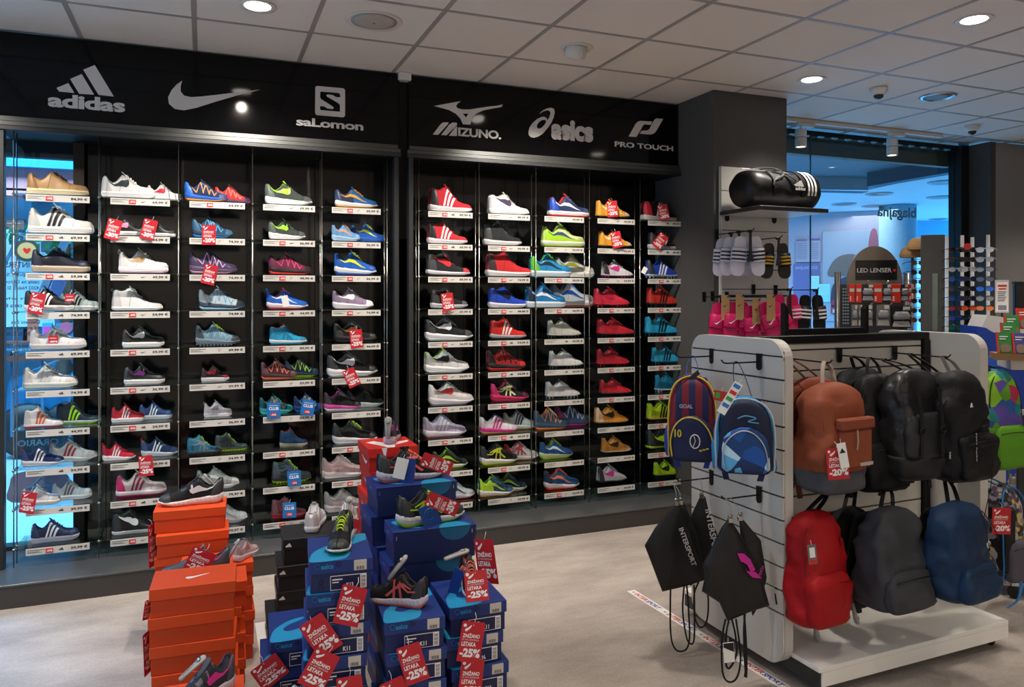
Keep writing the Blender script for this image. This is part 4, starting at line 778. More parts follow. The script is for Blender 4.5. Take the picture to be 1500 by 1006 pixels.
# ------------------------------------------------------------------ hanging tags and cards
M_RED = mat('#c4202a', .45, var=.05, nscale=8); M_DRED = mat('#96151d', .5, var=.05)
M_GREYTXT = mat('#e6dcd8', .5, var=.02)
def basis(o, yaw=0, roll=0, pitch=0):
    o.rotation_euler = (Matrix.Rotation(yaw, 3, 'Z') @ Matrix.Rotation(pitch, 3, 'X') @ Matrix.Rotation(roll, 3, 'Y')).to_euler()
cardme = {}
def hang_tag(px, py, Y, label, roll=0, pct='25', w=.078, h=.118, yaw=-.25, pitch=0, pos=None, group='red price reduction tags', full=True, string=True):
    p = pos or atY(px, py, Y)
    t = empty('discount_tag', label, 'price tag', p, group=group); basis(t, yaw, radians(roll), pitch)
    k = (w, h)
    if k not in cardme:
        m = MB().prism([(-w / 2, -h / 2), (w / 2, -h / 2), (w / 2, h / 2 - .004), (w / 2 - .004, h / 2), (-w / 2 + .004, h / 2), (-w / 2, h / 2 - .004)], -.0006, .0006, 'y', [[(.003 * cos(a) + .0, h * .42 + .003 * sin(a)) for a in (0, 1.57, 3.14, 4.71)]])
        cardme[k] = m.mesh('card'); recalc(cardme[k])
    link('card', cardme[k], M_RED, t)
    y = -.0011
    if full:
        m = MB().lathe([(.0055, 0), (.0055, .0004)], 12); m.v = [(a - w * .36, y - c, b + h * .40) for a, b, c in m.v]
        m.build('brand_dot', M_WTXT, t)
        MB().prism(crom([(-w * .34, h * .30), (-w * .28, h * .33), (-w * .20, h * .36), (-w * .08, h * .42), (-w * .10, h * .36), (-w * .2, h * .29), (-w * .30, h * .25)], 3), y - .0003, y, 'y').build('brand_mark', M_WTXT, t)
        text('ZNIŽANO', 'tag_lettering', M_WTXT, t, (-w * .40, y, h * .10), w * .74, h * .12, bold=.03)
        text('IZ AKCIJSKEGA', 'tag_lettering', M_GREYTXT, t, (-w * .40, y, h * .02), w * .74, h * .055, bold=.0)
        text('LETAKA', 'tag_lettering', M_WTXT, t, (-w * .40, y, -h * .11), w * .62, h * .11, bold=.03)
    else:
        text('ZNIŽANO', 'tag_lettering', M_WTXT, t, (-w * .40, y, h * .10), w * .74, h * .12, bold=.03)
    text('-' + pct + '%', 'tag_lettering', M_WTXT, t, (-w * .42, y, -h * .38), w * .88, h * .22, bold=.05)
    if string: MB().tube([(0, .0, h * .42), (.006, .008, h * .5 + .012), (.002, .02, h * .5 + .022)], .0008, 4).build('string', M_WHITE, t)
    return t
TS = [(54, 444, 12, '20', 'red minus 20 tag on the black striped low sneaker'), (41, 736, 10, '25', 'red minus 25 tag on the white kids sneaker at far left'),
 (166, 336, 14, '30', 'pinkish minus 30 tag on the black sneaker with pink lining'), (218, 336, 14, '30', 'red minus 30 tag on the thick soled black leather sneaker'),
 (214, 682, -4, '25', 'red minus 25 tag between the red and navy velcro trainers'), (306, 344, 0, '20', 'pale minus 20 tag on the petrol kids trail shoe'),
 (307, 402, 14, '20', 'red minus 20 tag on the purple trail shoe'), (522, 496, -5, '25', 'red minus 25 tag on the all black running shoe'),
 (515, 553, -24, '25', 'tilted red minus 25 tag on the black mesh running shoe'), (656, 442, -7, '25', 'red minus 25 tag on the grey basketball shoe'),
 (897, 306, -5, '25', 'red minus 25 tag on the upper yellow football boot'), (903, 351, -11, '25', 'red minus 25 tag on the lower yellow football boot'),
 (972, 311, -12, '30', 'red minus 30 tag on the black collar boot'), (967, 353, 38, '30', 'red minus 30 tag turned sideways on the black sock boot')]
for px, py, ro, pc, lb in TS: hang_tag(px, py, YF - .035, lb, ro, pc)
for px, py, lb in ((78, 497, 'small red minus 20 tag on the silver striped white sneaker'), (102, 436, 'small red minus 20 tag on the grey knit sneaker')):
    hang_tag(px, py, YF - .035, lb, 0, '20', w=.05, h=.045, full=False)
M_CLUB = mat('#1a72bc', .45, var=.05)
def club(px, py, Y, label, roll):
    t = empty('club_card', label, 'price tag', atY(px, py, Y), group='blue club cards on hiking shoes'); basis(t, -.2, radians(roll))
    w, h = .08, .095
    MB().box(-w / 2, w / 2, -.0006, .0006, -h / 2, h / 2, .0003).build('card', M_CLUB, t)
    text('CLUB', 'card_lettering', M_WTXT, t, (-w * .36, -.0011, h * .02), w * .72, h * .2, bold=.03)
    MB().box(-w * .34, w * .34, -.0010, -.0007, h * .30, h * .325).build('card_line', M_WTXT, t)
    c = MB().box(-.018, .018, -.0018, -.0007, -h * .38, -h * .16).build('discount_chip', M_CHIP, t)
    text('-35%', 'card_lettering', M_WTXT, c, (-.014, -.0023, -h * .33), .028, .011, bold=.03)
    MB().tube([(0, 0, h / 2), (.004, .02, h / 2 + .015)], .0008, 4).build('string', M_WHITE, t)
club(401, 601, YF - .035, 'blue club card hanging on the teal trail shoe', 0)
club(451, 597, YF - .035, 'blue club card hanging on the blue yellow trail shoe', 10)
club(431, 701, YF - .035, 'blue club card hanging on the hiking boot with lime laces', -3)
club(424, 747, YF - .035, 'blue club card hanging on the bottom red and grey trail shoe', 0)
def card(pos, label, m, w, h, yaw, roll, pitch=0, mark=None):
    t = empty('hanging_card', label, 'price tag', pos); basis(t, yaw, radians(roll), pitch)
    MB().box(-w / 2, w / 2, -.0006, .0006, -h / 2, h / 2, .0003).build('card', m, t)
    MB().tube([(0, 0, h / 2 - .005), (.003, .01, h / 2 + .015)], .0008, 4).build('string', M_WHITE, t)
    if mark == 'spiral':
        a = [(-.0 + .022 * cos(q) * (1 - .03 * k), -.0013, .004 + .026 * sin(q) * (1 - .03 * k)) for k, q in enumerate([.5 + .5 * i for i in range(18)])]
        MB().tube(a, .0035, 6, flat=.15).build('spiral_mark', mat('#25a5d8', .4), t)
    return t
card(atY(418, 441, YF - .035), 'white card hanging on the bright blue running shoe', M_WHITE, .04, .07, -.2, -12)
card(atY(944, 396, YF - .035), 'white card hanging left of the blue football boot', M_WHITE, .035, .05, -.2, 30)
# ------------------------------------------------------------------ shoe boxes
M_OR = mat('#cf4415', .55, var=.05, nscale=6); M_ORL = mat('#de4c18', .5, var=.04, nscale=6)  # one orange; shading put into the colour, body darker than lid
M_BL = mat('#13255a', .5, var=.06, nscale=6); M_BLL = mat('#1a347a', .45, var=.05, nscale=6); M_CY = mat('#1f8fc0', .45, var=.04); M_NVY = mat('#141c4a', .55, var=.05)
M_KB = mat('#1b1b1d', .5, var=.06); M_KBL = mat('#202023', .45, var=.06); M_RB = mat('#c4231e', .5, var=.05); M_RBL = mat('#d42a22', .45, var=.04)
M_STK = mat('#cfc8bd', .5, var=.05)
ORD = ['top', 'second', 'third', 'fourth', 'fifth', 'sixth', 'seventh', 'eighth', 'ninth']
bcache = {}
def bmesh_cached(key, fn):
    if key not in bcache: me = fn().mesh(key[0]); recalc(me); bcache[key] = me
    return bcache[key]
def stack(kind, colour, where, FL, ang, Wd, D, h, n, jit=None, brand=None, bottom_label=True):
    jit = jit or {}; z = 0
    for i in range(n):      # i from the floor up
        k = n - 1 - i       # k from the top
        dx, dy, da = jit.get(k, (random.uniform(-.006, .006), random.uniform(-.006, .006), random.uniform(-1.2, 1.2)) if k else (0, 0, 0))
        lb = '%s shoe box, %s from top of %s' % (colour, ORD[k] if k else 'first', where)
        if k == 0: lb = '%s shoe box topmost on %s' % (colour, where)
        t = empty('shoe_box', lb, 'box', (FL[0] + dx, FL[1] + dy, i * h), (0, 0, radians(ang + da)), group='shoe boxes stacked in front of the shelves')
        bm_, lm = {'o': (M_OR, M_ORL), 'b': (M_BL, M_BLL), 'l': (M_BL, M_BLL), 'k': (M_KB, M_KBL), 'r': (M_RB, M_RBL)}[kind]
        lid_h = h * (.40 if kind != 'l' else .0) or .004; e = .005
        body = link('body', bmesh_cached(('body', kind, Wd, D, h), lambda: MB().box(e, Wd - e, e, D - e, .0005, h - .003, .0012)), bm_, t)
        if kind == 'l':
            lid = link('lid', bmesh_cached(('lid', kind, Wd, D, h), lambda: MB().box(0, Wd, e - .001, D, h - .004, h - .0005, .001).box(0, e + .001, e, D, h * .62, h - .002).box(Wd - e - .001, Wd, e, D, h * .62, h - .002)), lm, t)
        else:
            lid = link('lid', bmesh_cached(('lid', kind, Wd, D, h), lambda: MB().box(0, Wd, 0, D, h - lid_h, h - .0005, .0012)), lm, t)
        f = -.0008
        if kind == 'b':
            MB().prism(crom([(Wd * .04, 0), (Wd * .02, D * .18), (Wd * .10, D * .40), (Wd * .35, D * .62), (Wd * .62, D * .70), (Wd * .60, D * .62), (Wd * .36, D * .50), (Wd * .24, D * .36), (Wd * .34, D * .28), (Wd * .56, D * .34), (Wd * .66, D * .30), (Wd * .62, D * .12), (Wd * .48, 0.003)], 3), h - .0008, h + .0003, 'z').build('lid_print', M_CY, lid)
            if k < 2: MB().prism([(Wd * .70, D * .55), (Wd * .98, D * .72), (Wd * .98, D * .99), (Wd * .72, D * .99)], h - .0008, h + .0003, 'z').build('lid_print', M_CY, lid)
            # spiral sign and lettering on the lid front
            zz = h - lid_h * .62
            MB().tube([(Wd * .13 + .006 * cos(q) * (1 + .05 * j), f, zz + .008 + .007 * sin(q) * (1 + .04 * j)) for j, q in enumerate([-3.6 + .55 * i_ for i_ in range(13)])], .0013, 5, flat=.4).build('spiral_mark', M_CY, lid)
            text('asics', 'lid_lettering', M_CY, lid, (Wd * .185, f - .0004, zz), Wd * .19, .015, bold=.03)
            st = MB().box(Wd * .70, Wd * .90, f - .0006, 0, h - lid_h * .92, h - lid_h * .12).build('price_sticker', M_STK, lid)
            b = MB()
            for q in range(10): b.box(Wd * .735 + q * Wd * .0135, Wd * .735 + q * Wd * .0135 + (.0016 if q % 3 else .0008), f - .0009, f - .0005, h - lid_h * .86, h - lid_h * .60)
            b.build('barcode', M_TXT, st, kind='stuff', fix=False)
            MB().box(Wd * .33, Wd * .90, e - .0010, e, h * .05, h * .50).build('size_label', M_WTXT, t)
            MB().box(Wd * .337, Wd * .80, e - .0016, e - .0009, h * .07, h * .48).build('label_field', M_NVY, t)
            b = MB()
            for q in range(9): b.box(Wd * .815, Wd * .885, e - .0016, e - .0009, h * .08 + q * h * .042, h * .08 + q * h * .042 + (.0018 if q % 3 else .001))
            b.build('barcode', M_TXT, t, kind='stuff', fix=False)
            text(('K11', 'K13', 'K12', 'K13', '1½', 'K11')[i % 6], 'size_lettering', M_WTXT, t, (Wd * .58, e - .0022, h * .12), Wd * .11, h * .14, bold=.03)
            MB().box(Wd * .36, Wd * .52, e - .002, e - .0015, h * .36, h * .40).box(Wd * .36, Wd * .46, e - .002, e - .0015, h * .28, h * .31).build('label_print', M_WTXT, t, kind='stuff', fix=False)
            if k == 0 and brand == 'R': text('R', 'handwriting', M_TXT, t, (Wd * .13, e - .001, h * .12), Wd * .10, h * .3, bold=-.01, shear=.3)
            MB().prism([(Wd * .46 + Wd * .055 * cos(a), h - lid_h * .32 + Wd * .05 * sin(a)) for a in [2 * pi * q / 14 for q in range(14)]], f - .0003, 0).build('thumb_tab', M_BL, lid)
        if kind == 'l':
            MB().prism([(Wd * .74 + Wd * .19 * cos(a), D * 0.0 + .001 + D * .34 * sin(a)) for a in [pi * q / 16 for q in range(17)]], h - .0008, h + .0004, 'z').build('lid_print', M_CY, lid)
            MB().prism([(Wd * .74 + Wd * .19 * cos(a), h - .001 + Wd * .16 * sin(a)) for a in [-pi * q / 16 for q in range(17)]], e - .0006 - .0004, e, 'y').build('front_print', mat('#12658e', .5, var=.04), t)  # same cyan print, its front half coloured darker for shade
            if k == 0: MB().prism(crom([(Wd * .06, D * .75), (Wd * .10, D * .45), (Wd * .22, D * .22), (Wd * .36, D * .16), (Wd * .24, D * .34), (Wd * .16, D * .6), (Wd * .14, D * .8)], 3), h - .0008, h + .0003, 'z').build('lid_print', M_CY, lid)
            text('asics', 'side_lettering', M_CY, t, (-.0012, D * .62, h * .78), D * .2, .012, ax=(0, -1, 0), bold=.05)
            for xx in (.012, Wd - .018): MB().box(xx, xx + .003, e - .0012, e, h * .74, h * .86).build('staple', M_STEEL, t)
        if kind == 'o' and k == 0 and brand == 'sw':
            P = [(.36, .46), (.37, .40), (.40, .38), (.46, .41), (.64, .57), (.47, .485), (.41, .475), (.38, .48)]
            MB().prism(crom([(a * Wd + .01, b * D) for a, b in P], 3), h - .0008, h + .0004, 'z').build('logo_mark', M_WTXT, lid)
        if kind == 'k':
            for q in range(3): MB().prism([(.012 + q * .009, h - .036), (.020 + q * .009, h - .036), (.016 + q * .0065, h - .0285 + .005 * q), (.009 + q * .0065, h - .0315 + .005 * q)], f, 0).build('logo_stripe', M_WTXT, lid)
        if kind == 'r':
            for a0, a1, ax_ in ((f, 0, 'y'),):
                MB().prism([(.06, h - .001), (.085, h - .001), (.078, h - .04), (.072, h - .04)], a0, a1, 'y').build('lid_print', M_WTXT, lid)
            if k == 0:
                MB().prism([(.02, .15), (.08, .03), (.09, 0), (.12, 0), (.13, .05), (.21, .11), (.21, .14), (.11, .1), (.06, .17)], h - .0008, h + .0004, 'z').build('lid_print', M_WTXT, lid)
                MB().prism([(Wd * .72 + .022 * cos(a), h - .001 + .018 * sin(a)) for a in [-pi * q / 12 for q in range(13)]], f - .0004, 0, 'y').build('thumb_hole', M_BLACK, lid)
            P = [(-.0, .02), (.0, .012), (.0, .03)]
            MB().prism(crom([(.05, h * .42), (.06, h * .30), (.09, h * .26), (.17, h * .5), (.09, h * .38), (.065, h * .40)], 3), -.0006 + e, e + .0005, 'x').build('logo_mark', M_WTXT, t)
stack('o', 'orange', 'the front orange stack', (-.189, 3.105), -3, .30, .205, .108, 5, brand='sw', jit={1: (-.004, .0, .6), 2: (.0, .004, -1), 3: (.008, 0, .5), 4: (.012, 0, 0)})
stack('o', 'orange', 'the tall rear orange stack', (-.22, 3.90), -3, .315, .19, .1033, 6, jit={1: (.014, -.04, 2), 2: (.006, -.03, 1)})
stack('o', 'orange', 'the orange stack behind the front one', (-.133, 3.385), -1, .30, .19, .108, 4, jit={1: (-.022, .0, 0), 2: (-.006, 0, 0)})
stack('o', 'orange', 'the small orange stack on the right', (-.095, 3.605), 0, .30, .19, .108, 4, jit={1: (.0, .0, 1), 2: (.006, -.004, 0)})
stack('o', 'orange', 'the lowest orange stack at the bottom edge', (-.18, 2.60), -2, .30, .19, .108, 3)
stack('k', 'black', 'the black stack', (.343, 3.713), -2, .34, .24, .12, 4, jit={1: (-.028, -.015, 0), 2: (-.03, -.01, 0), 3: (-.075, .0, 0)})
stack('b', 'blue', 'the tall blue stack left of centre', (.300, 2.42), -6, .195, .25, .1, 8, brand='R', jit={1: (-.008, .0, 0), 2: (-.01, .002, .5), 3: (-.018, 0, 0), 4: (-.02, 0, 0)})
stack('b', 'blue', 'the low swirl lid stack', (.215, 2.815), -3, .2, .27, .1, 4, jit={1: (-.03, .01, 0)})
stack('b', 'blue', 'the centre front blue stack', (.522, 2.362), -4, .195, .25, .1, 6)
stack('b', 'blue', 'the right front blue stack', (.745, 2.395), -1, .2, .245, .1, 6, jit={1: (-.012, .0, 0), 2: (.004, -.01, 0)})
stack('l', 'long blue', 'the tallest blue stack', (.650, 3.085), 0, .345, .22, .12, 7, jit={1: (-.02, .01, 1)})
stack('l', 'long blue', 'the stack under the lime laced shoe', (.652, 2.80), -2, .325, .18, .1235, 6, jit={1: (-.012, .004, 2)})
stack('r', 'red', 'the red stack', (.668, 3.347), 0, .225, .24, .1055, 9, jit={1: (.01, .005, 0)})
stack('b', 'blue', 'the lowest blue stack at the bottom edge', (.21, 2.50), -4, .19, .24, .1, 2)
# white paper sheet lying on the floor beside the stacks
t = empty('floor_sheet', 'plain white sheet lying on the floor between orange and blue stacks', 'paper', (.22, 3.12, 0))
MB().box(0, .075, 0, .85, .0005, .003, .001).build('sheet', M_WHITE, t)
t.location = (.232, 3.13, 0)
# ------------------------------------------------------------------ shoes standing on the stacks
def sensor(parent_pos, rot, label):
    t = empty('security_tag', label, 'security tag', parent_pos, rot, group='grey alarm tags clipped into shoes')
    MB().loft([[(x, w * cos(a), .007 * hh * sin(a)) for a in [2 * pi * q / 12 for q in range(12)]] for x, w, hh in ((-.05, .004, .5), (-.046, .010, 1), (0, .013, 1), (.03, .017, 1.1), (.044, .015, 1), (.05, .004, .5))]).build('shell', mat('#a8a6a2', .35, var=.04), t, True)
    MB().lathe([(.010, .006), (.009, .011), (.003, .012)], 14, (.026, 0, 0)).build('pin_head', M_STEEL, t, True)
    MB().box(-.035, .01, -.002, .002, .0065, .0085).build('groove_rib', mat('#8a8884', .4), t)
AW = radians(90 - 21.96)      # pointing away from the camera
def on(px, py, z): return atZ(px, py, z)
L = .29
shoe('running_shoe', 'black strap running shoe with white logo atop the tall orange stack', 'runner', .285, (.085, 3.99, .6205), rz=pi + radians(-3), hz=1.05, up='#1d1f20', mid='#e6dcda', out='#d89a84', kind='swoosh', acc='#d8d6d6', lace='#24272a', extra='vtm')
sensor((.03, 3.99, .72), (0, radians(-50), pi), 'grey alarm tag in the black strap running shoe')
shoe('running_shoe', 'grey kids running shoe with pink logo behind the front orange box', 'runner', .27, (.10, 3.49, .4335), rz=pi + radians(-4), hz=1.1, up='#55575e', mid='#c8c4c8', kind='swoosh', acc='#d83a90', lace='#4a4c52', extra='vm', lin_='#77798a')
sensor((.115, 3.48, .535), (0, radians(-60), 0), 'grey alarm tag in the shoe behind the front orange box')
shoe('running_shoe', 'white pink running shoe heel peeking out right of the orange boxes', 'runner', .16, (.13, 3.62, .4335), rz=radians(55), hz=1.25, up='#c9b0b4', mid='#e0d4d6', kind='swoosh', acc='#b88', extra='t')
shoe('running_shoe', 'dark grey kids shoe with pink tongue at the bottom edge', 'runner', .23, (.085, 2.72, .3245), rz=AW + radians(150), hz=1.2, up='#34373e', mid='#c4c0c6', kind='swoosh', acc='#d83a90', lace='#2c2e34', extra='vtm', lin_='#505260')
sensor((-.035, 2.70, .41), (0, radians(-32), radians(20)), 'grey alarm tag clipped into the shoe at the bottom edge')
shoe('low_sneaker', 'white sneaker seen from behind on the left of the black box', 'court', .26, (.475, 3.765, .4805), rz=AW + radians(6), hz=1.2, up='#dcd8d8', mid='#e0dddd', lace='#dcd8d8', tab='#c4c0c0')
shoe('low_sneaker', 'white sneaker with pinkish heel on the right of the black box', 'court', .27, (.64, 3.73, .4805), rz=AW + radians(10), hz=1.2, up='#dcd6d6', mid='#e0dddd', lace='#dcd8d8', tab='#b89090', heel='#c4a0a0')
sensor((.66, 3.78, .585), (0, radians(-70), AW), 'grey alarm tag in the white sneaker with pinkish heel')
shoe('running_shoe', 'black running shoe with lime laces facing the camera on the blue stack', 'runner', .22, (.455, 2.655, .8005), rz=AW + pi + radians(4), hz=1.05, up='#1c1e1e', mid='#d8d6d8', out='#98cc28', kind='cross', acc='#2a2c2c', lace='#c0dc20', extra='m')
shoe('running_shoe', 'black and coral running shoe on the tallest blue stack', 'runner', .30, (.675, 3.17, .8405), rz=radians(8), hz=1.05, up='#1a1a1c', mid='#b8b4c0', out='#b06460', kind='cross', acc='#d0584c', lace='#e07058', lin_='#2a2a2c', extra='t')
shoe('running_shoe', 'black running shoe with long lime laces on the middle blue stack', 'runner', .28, (.685, 2.86, .7415), rz=radians(12), hz=1.1, up='#191b1a', mid='#c8c6c8', out='#98b820', kind='cross', acc='#a0cc28', lace='#b0dc28', lin_='#26282a', extra='t')
shoe('running_shoe', 'black and coral shoe seen from behind on the centre front box', 'runner', .215, (.675, 2.43, .6005), rz=radians(138), hz=1.2, up='#1c1a1c', mid='#d4ccd4', out='#d8685c', kind='cross', acc='#cc5c58', lace='#26222a', extra='vtm', lin_='#2c2628')
sensor((.60, 2.51, .715), (0, radians(-52), radians(-10)), 'grey alarm tag sticking up from the centre front shoe')
shoe('running_shoe', 'black and coral shoe facing the camera on the right front box', 'runner', .21, (.875, 2.625, .6005), rz=AW + pi + radians(14), hz=1.15, up='#1e1c1e', mid='#d0ccd4', out='#b8b4bc', kind='cross', acc='#d8604c', lace='#e0705c', extra='m')
sensor((.835, 2.60, .70), (0, radians(-10), radians(10)), 'grey alarm tag in the right front shoe')
shoe('running_shoe', 'grey and violet running shoe seen from behind on the red box', 'runner', .22, (.775, 3.40, .9505), rz=AW + radians(4), hz=1.1, up='#2c2c32', mid='#c8b4c0', out='#b89aa8', kind='swoosh', acc='#c050a0', lace='#1c1c20', lin_='#241c28', tab='#b04a98')
sensor((.765, 3.385, 1.03), (0, radians(-82), AW), 'grey alarm tag in the shoe on the red box')
shoe('running_shoe', 'black shoe with grey alarm tag at the bottom edge of the photo', 'runner', .21, (.31, 2.52, .2005), rz=AW + radians(10), hz=1.2, up='#18181a', mid='#3a3a3c', kind=None, lace='#1e1e20')
sensor((.305, 2.60, .30), (0, radians(35), radians(-35)), 'grey alarm tag in the black shoe at the bottom edge')
card(atD(587, 686, 3.125), 'white card tied to the coral laced shoe on the blue stack', M_WHITE, .05, .085, -.3, 14)
card(atD(598, 689, 3.135), 'blue card tied to the coral laced shoe on the blue stack', mat('#1d3f94', .4), .055, .1, -.3, 6)
card(atD(630, 755, 2.89), 'blue card with spiral sign on the lime laced shoe', mat('#1c4690', .3), .07, .085, -.1, -20, mark='spiral')
card(atD(667, 855, 2.62), 'dark blue card hanging beside the right front shoe', mat('#1c3f90', .4), .04, .11, -.9, 18)
cam_yaw = -YAW
def ft(px, py, d, label, roll, pct='25', yaw=-.25, w=.078, h=.122, pitch=0, **k):
    return hang_tag(0, 0, 0, label, roll, pct, w, h, yaw, pitch, pos=atD(px, py, d), **k)
ft(513, 887, 2.36, 'red minus 25 tag upper right on the tall blue stack', 15)
ft(470, 931, 2.36, 'red minus 25 tag tilted left on the tall blue stack', -33, w=.082)
ft(467, 981, 2.345, 'red minus 25 tag below the left tilted one', 28, w=.082)
ft(514, 1019, 2.37, 'red tag cut by the bottom edge under the tall blue stack', -6)
ft(605, 972, 2.37, 'red minus 25 tag on the centre front blue stack', -16, w=.074)
ft(583, 1022, 2.375, 'red tag cut by the bottom edge under the centre stack', -22)
ft(690, 940, 2.46, 'red minus 25 tag upper on the right front blue stack', 9, w=.075, h=.13)
ft(690, 995, 2.475, 'red minus 25 tag lower on the right front blue stack', 6, w=.075, h=.13)
ft(698, 858, 2.50, 'bright red minus 25 tag hanging over the right front shoe', -4, w=.075, h=.095, pitch=-.3)
ft(712, 822, 2.80, 'dark red tag seen at an angle right of the blue boxes', -10, yaw=-1.0, w=.09, h=.16)
ft(515, 782, 2.62, 'red tag on the lime laced shoe facing the camera', 20, yaw=.8, w=.075, h=.1)
ft(293, 822, 3.15, 'red tag with white lettering behind the front orange box', 25, w=.1, h=.10)
ft(395, 984, 2.66, 'dark red tag upside down behind the bottom edge shoe', -32, w=.10, h=.09, yaw=0)
ft(640, 679, 3.05, 'long red tag across the coral laced shoe', -68, w=.055, h=.13, yaw=-.1, string=False)
ft(648, 738, 2.885, 'long red tag across the lime laced shoe', -65, w=.055, h=.13, yaw=-.1, string=False)
ft(216, 893, 2.87, 'small dark red tag edge at the front orange stack', 15, yaw=1.1, w=.05, h=.07)
ft(217, 955, 2.85, 'dark red tag seen edge on left of the front orange stack', -4, yaw=1.1, w=.06, h=.16)
ft(224, 798, 3.57, 'red tag seen edge on left of the rear orange stack', -3, yaw=1.15, w=.08, h=.2)
# ------------------------------------------------------------------ white gondola with slatwall ends
G = empty('gondola', 'white slatwall gondola on castors carrying the backpacks', 'display stand', (2.23, 2.52, 0), (0, 0, radians(1.4)))
def rrect(x0, x1, z0, z1, r, n=7, corners=(1, 1, 1, 1)):   # bl br tr tl
    out = []
    for (cx, cz, a0), on_ in zip(((x0 + r, z0 + r, pi), (x1 - r, z0 + r, 1.5 * pi), (x1 - r, z1 - r, 0), (x0 + r, z1 - r, .5 * pi)), corners):
        if on_: out += [(cx + r * cos(a0 + pi / 2 * i / n), cz + r * sin(a0 + pi / 2 * i / n)) for i in range(n + 1)]
        else: out.append((cx + (r if cos(a0 + pi / 4) > 0 else -r), cz + (r if sin(a0 + pi / 4) > 0 else -r)))
    return out
GZ = [1.3685 - .0975 * k for k in range(12)]; PD = .62
MB().prism(rrect(0, PD, .07, 1.437, .085), .012, .055, 'x').build('end_panel', M_PANEL, G)
MB().box(.0095, .0118, .004, PD - .004, .25, 1.39).build('groove_backing', mat('#4a4c4e', .35, .6, var=.04), G)
edges = [1.437] + GZ
for i in range(12):
    hi = (1.437 if i == 0 else GZ[i - 1] - .004); lo = GZ[i] + .004
    MB().prism(rrect(0, PD, lo, hi, .085 if i == 0 else .001, 7, (0, 0, 1, 1) if i == 0 else (0, 0, 0, 0)) if i == 0 else [(0, lo), (PD, lo), (PD, hi), (0, hi)], .0, .0095, 'x').build('slat', M_PANEL, G)
MB().prism(rrect(0, PD, .07, GZ[-1] - .004, .085, 7, (1, 1, 0, 0)), .0, .0095, 'x').build('slat', M_PANEL, G)
MB().prism(rrect(0, PD, .07, 1.437, .085), 1.215, 1.27, 'x').build('end_panel', M_PANEL, G)
MB().box(.056, 1.214, .295, .325, .13, 1.40).build('centre_wall', M_PANEL, G)
MB().box(.056, 1.214, .291, .2945, .14, 1.395).build('groove_backing', mat('#4a4c4e', .35, .6, var=.04), G)
for i in range(13):
    hi = 1.395 if i == 0 else GZ[i - 1] - .004; lo = GZ[i] + .004 if i < 12 else .14
    MB().box(.058, 1.165, .281, .2905, lo, hi).build('slat', M_PANEL, G)
MB().box(.03, 1.216, .27, .35, 1.40, 1.437, .003).build('top_beam', M_BLK_METAL, G)
for x in (.058, 1.17):
    up = MB().box(x, x + .042, .262, .2805, .13, 1.40, .002).build('upright', M_BLK_METAL, G)
    if x > 1:
        m = MB()
        for i in range(24): m.box(x + .016, x + .026, .2612, .2625, .25 + i * .047, .272 + i * .047)
        m.build('slots', M_BLACK, up, kind='stuff')
MB().box(.062, 1.208, -.13, .76, .045, .104).build('base_core', M_DFRAME, G)
MB().box(.060, 1.21, -.140, .77, .105, .125, .0015).build('base_shelf', M_WHITE, G)
MB().box(.075, 1.21, -.139, -.1305, .045, .104, .001).build('base_front', M_WHITE, G)
for x, y in ((.12, -.09), (1.16, -.09), (.12, .70), (1.16, .70)):
    m = MB(); cst = MB().box(x - .015, x + .015, y - .015, y + .015, .033, .045).build('castor', M_CHROME, G)
    m.lathe([(.012, -.008), (.021, -.008), (.022, 0), (.021, .008), (.012, .008)], 18); m.v = [(x + a, y + c, b + .0225) for a, b, c in m.v]
    m.build('wheel', M_BLACK, cst, True)
sg = empty('sign_frame', 'open black poster frame standing on top of the gondola', 'sign holder', (2.53, 2.845, 1.4375))
for a, b, c, d in ((0, .022, .0, .15), (.50, .522, .0, .15)): MB().prism([(a, c), (b, c), (b, d - (.03 if a == 0 else 0)), (a, d - (0 if a == 0 else .03))], 0, .03, 'y').build('side_rail', M_BLK_METAL, sg)
MB().box(.022, .50, 0, .03, 0, .028).build('bottom_rail', M_BLK_METAL, sg)
# hooks
def hook(pos, d, label, L=.2, r=.0035):
    t = empty('display_hook', label, 'hook', pos, (0, 0, {'x': pi / 2, 'y': 0}[d] * -1 if d == 'x' else 0), group='black slatwall hooks')
    MB().prism([(-.014, .03), (.014, .03)] + [(.014 * cos(a), -.022 + .014 * sin(a)) for a in [-pi * q / 8 for q in range(9)]], -.007, 0, 'y').build('plate', M_BLK_METAL, t)
    MB().box(-.014, .014, -.008, .004, .03, .036).build('clip', M_BLK_METAL, t)
    MB().tube([(0, -.005, -.0), (0, -L + .03, -.001), (0, -L + .012, .002), (0, -L, .014)], r, 8).build('rod', M_BLK_METAL, t, True)
    return t
hook((2.222, 2.985, 1.338), 'x', 'black hook holding the striped red and blue backpack')
hook((2.222, 2.655, 1.338), 'x', 'black hook holding the navy and cyan kids backpack')
hook((2.222, 2.985, .765), 'x', 'low black hook at the far side holding drawstring bags')
hook((2.222, 2.655, .765), 'x', 'low black hook at the near side holding drawstring bags')
hook((2.466, 2.80, 1.338), 'y', 'long black hook holding the rust brown backpacks', .31)
hook((2.82, 2.805, 1.338), 'y', 'long black hook in the middle above black backpacks', .31)
hook((3.19, 2.815, 1.338), 'y', 'long black hook on the right above black backpacks', .31)
hook((2.466, 2.80, .775), 'y', 'lower long hook above the red backpack', .31)
hook((2.82, 2.805, .775), 'y', 'lower long hook above the grey backpack', .31)
hook((3.19, 2.815, .775), 'y', 'lower long hook above the navy backpack', .31)
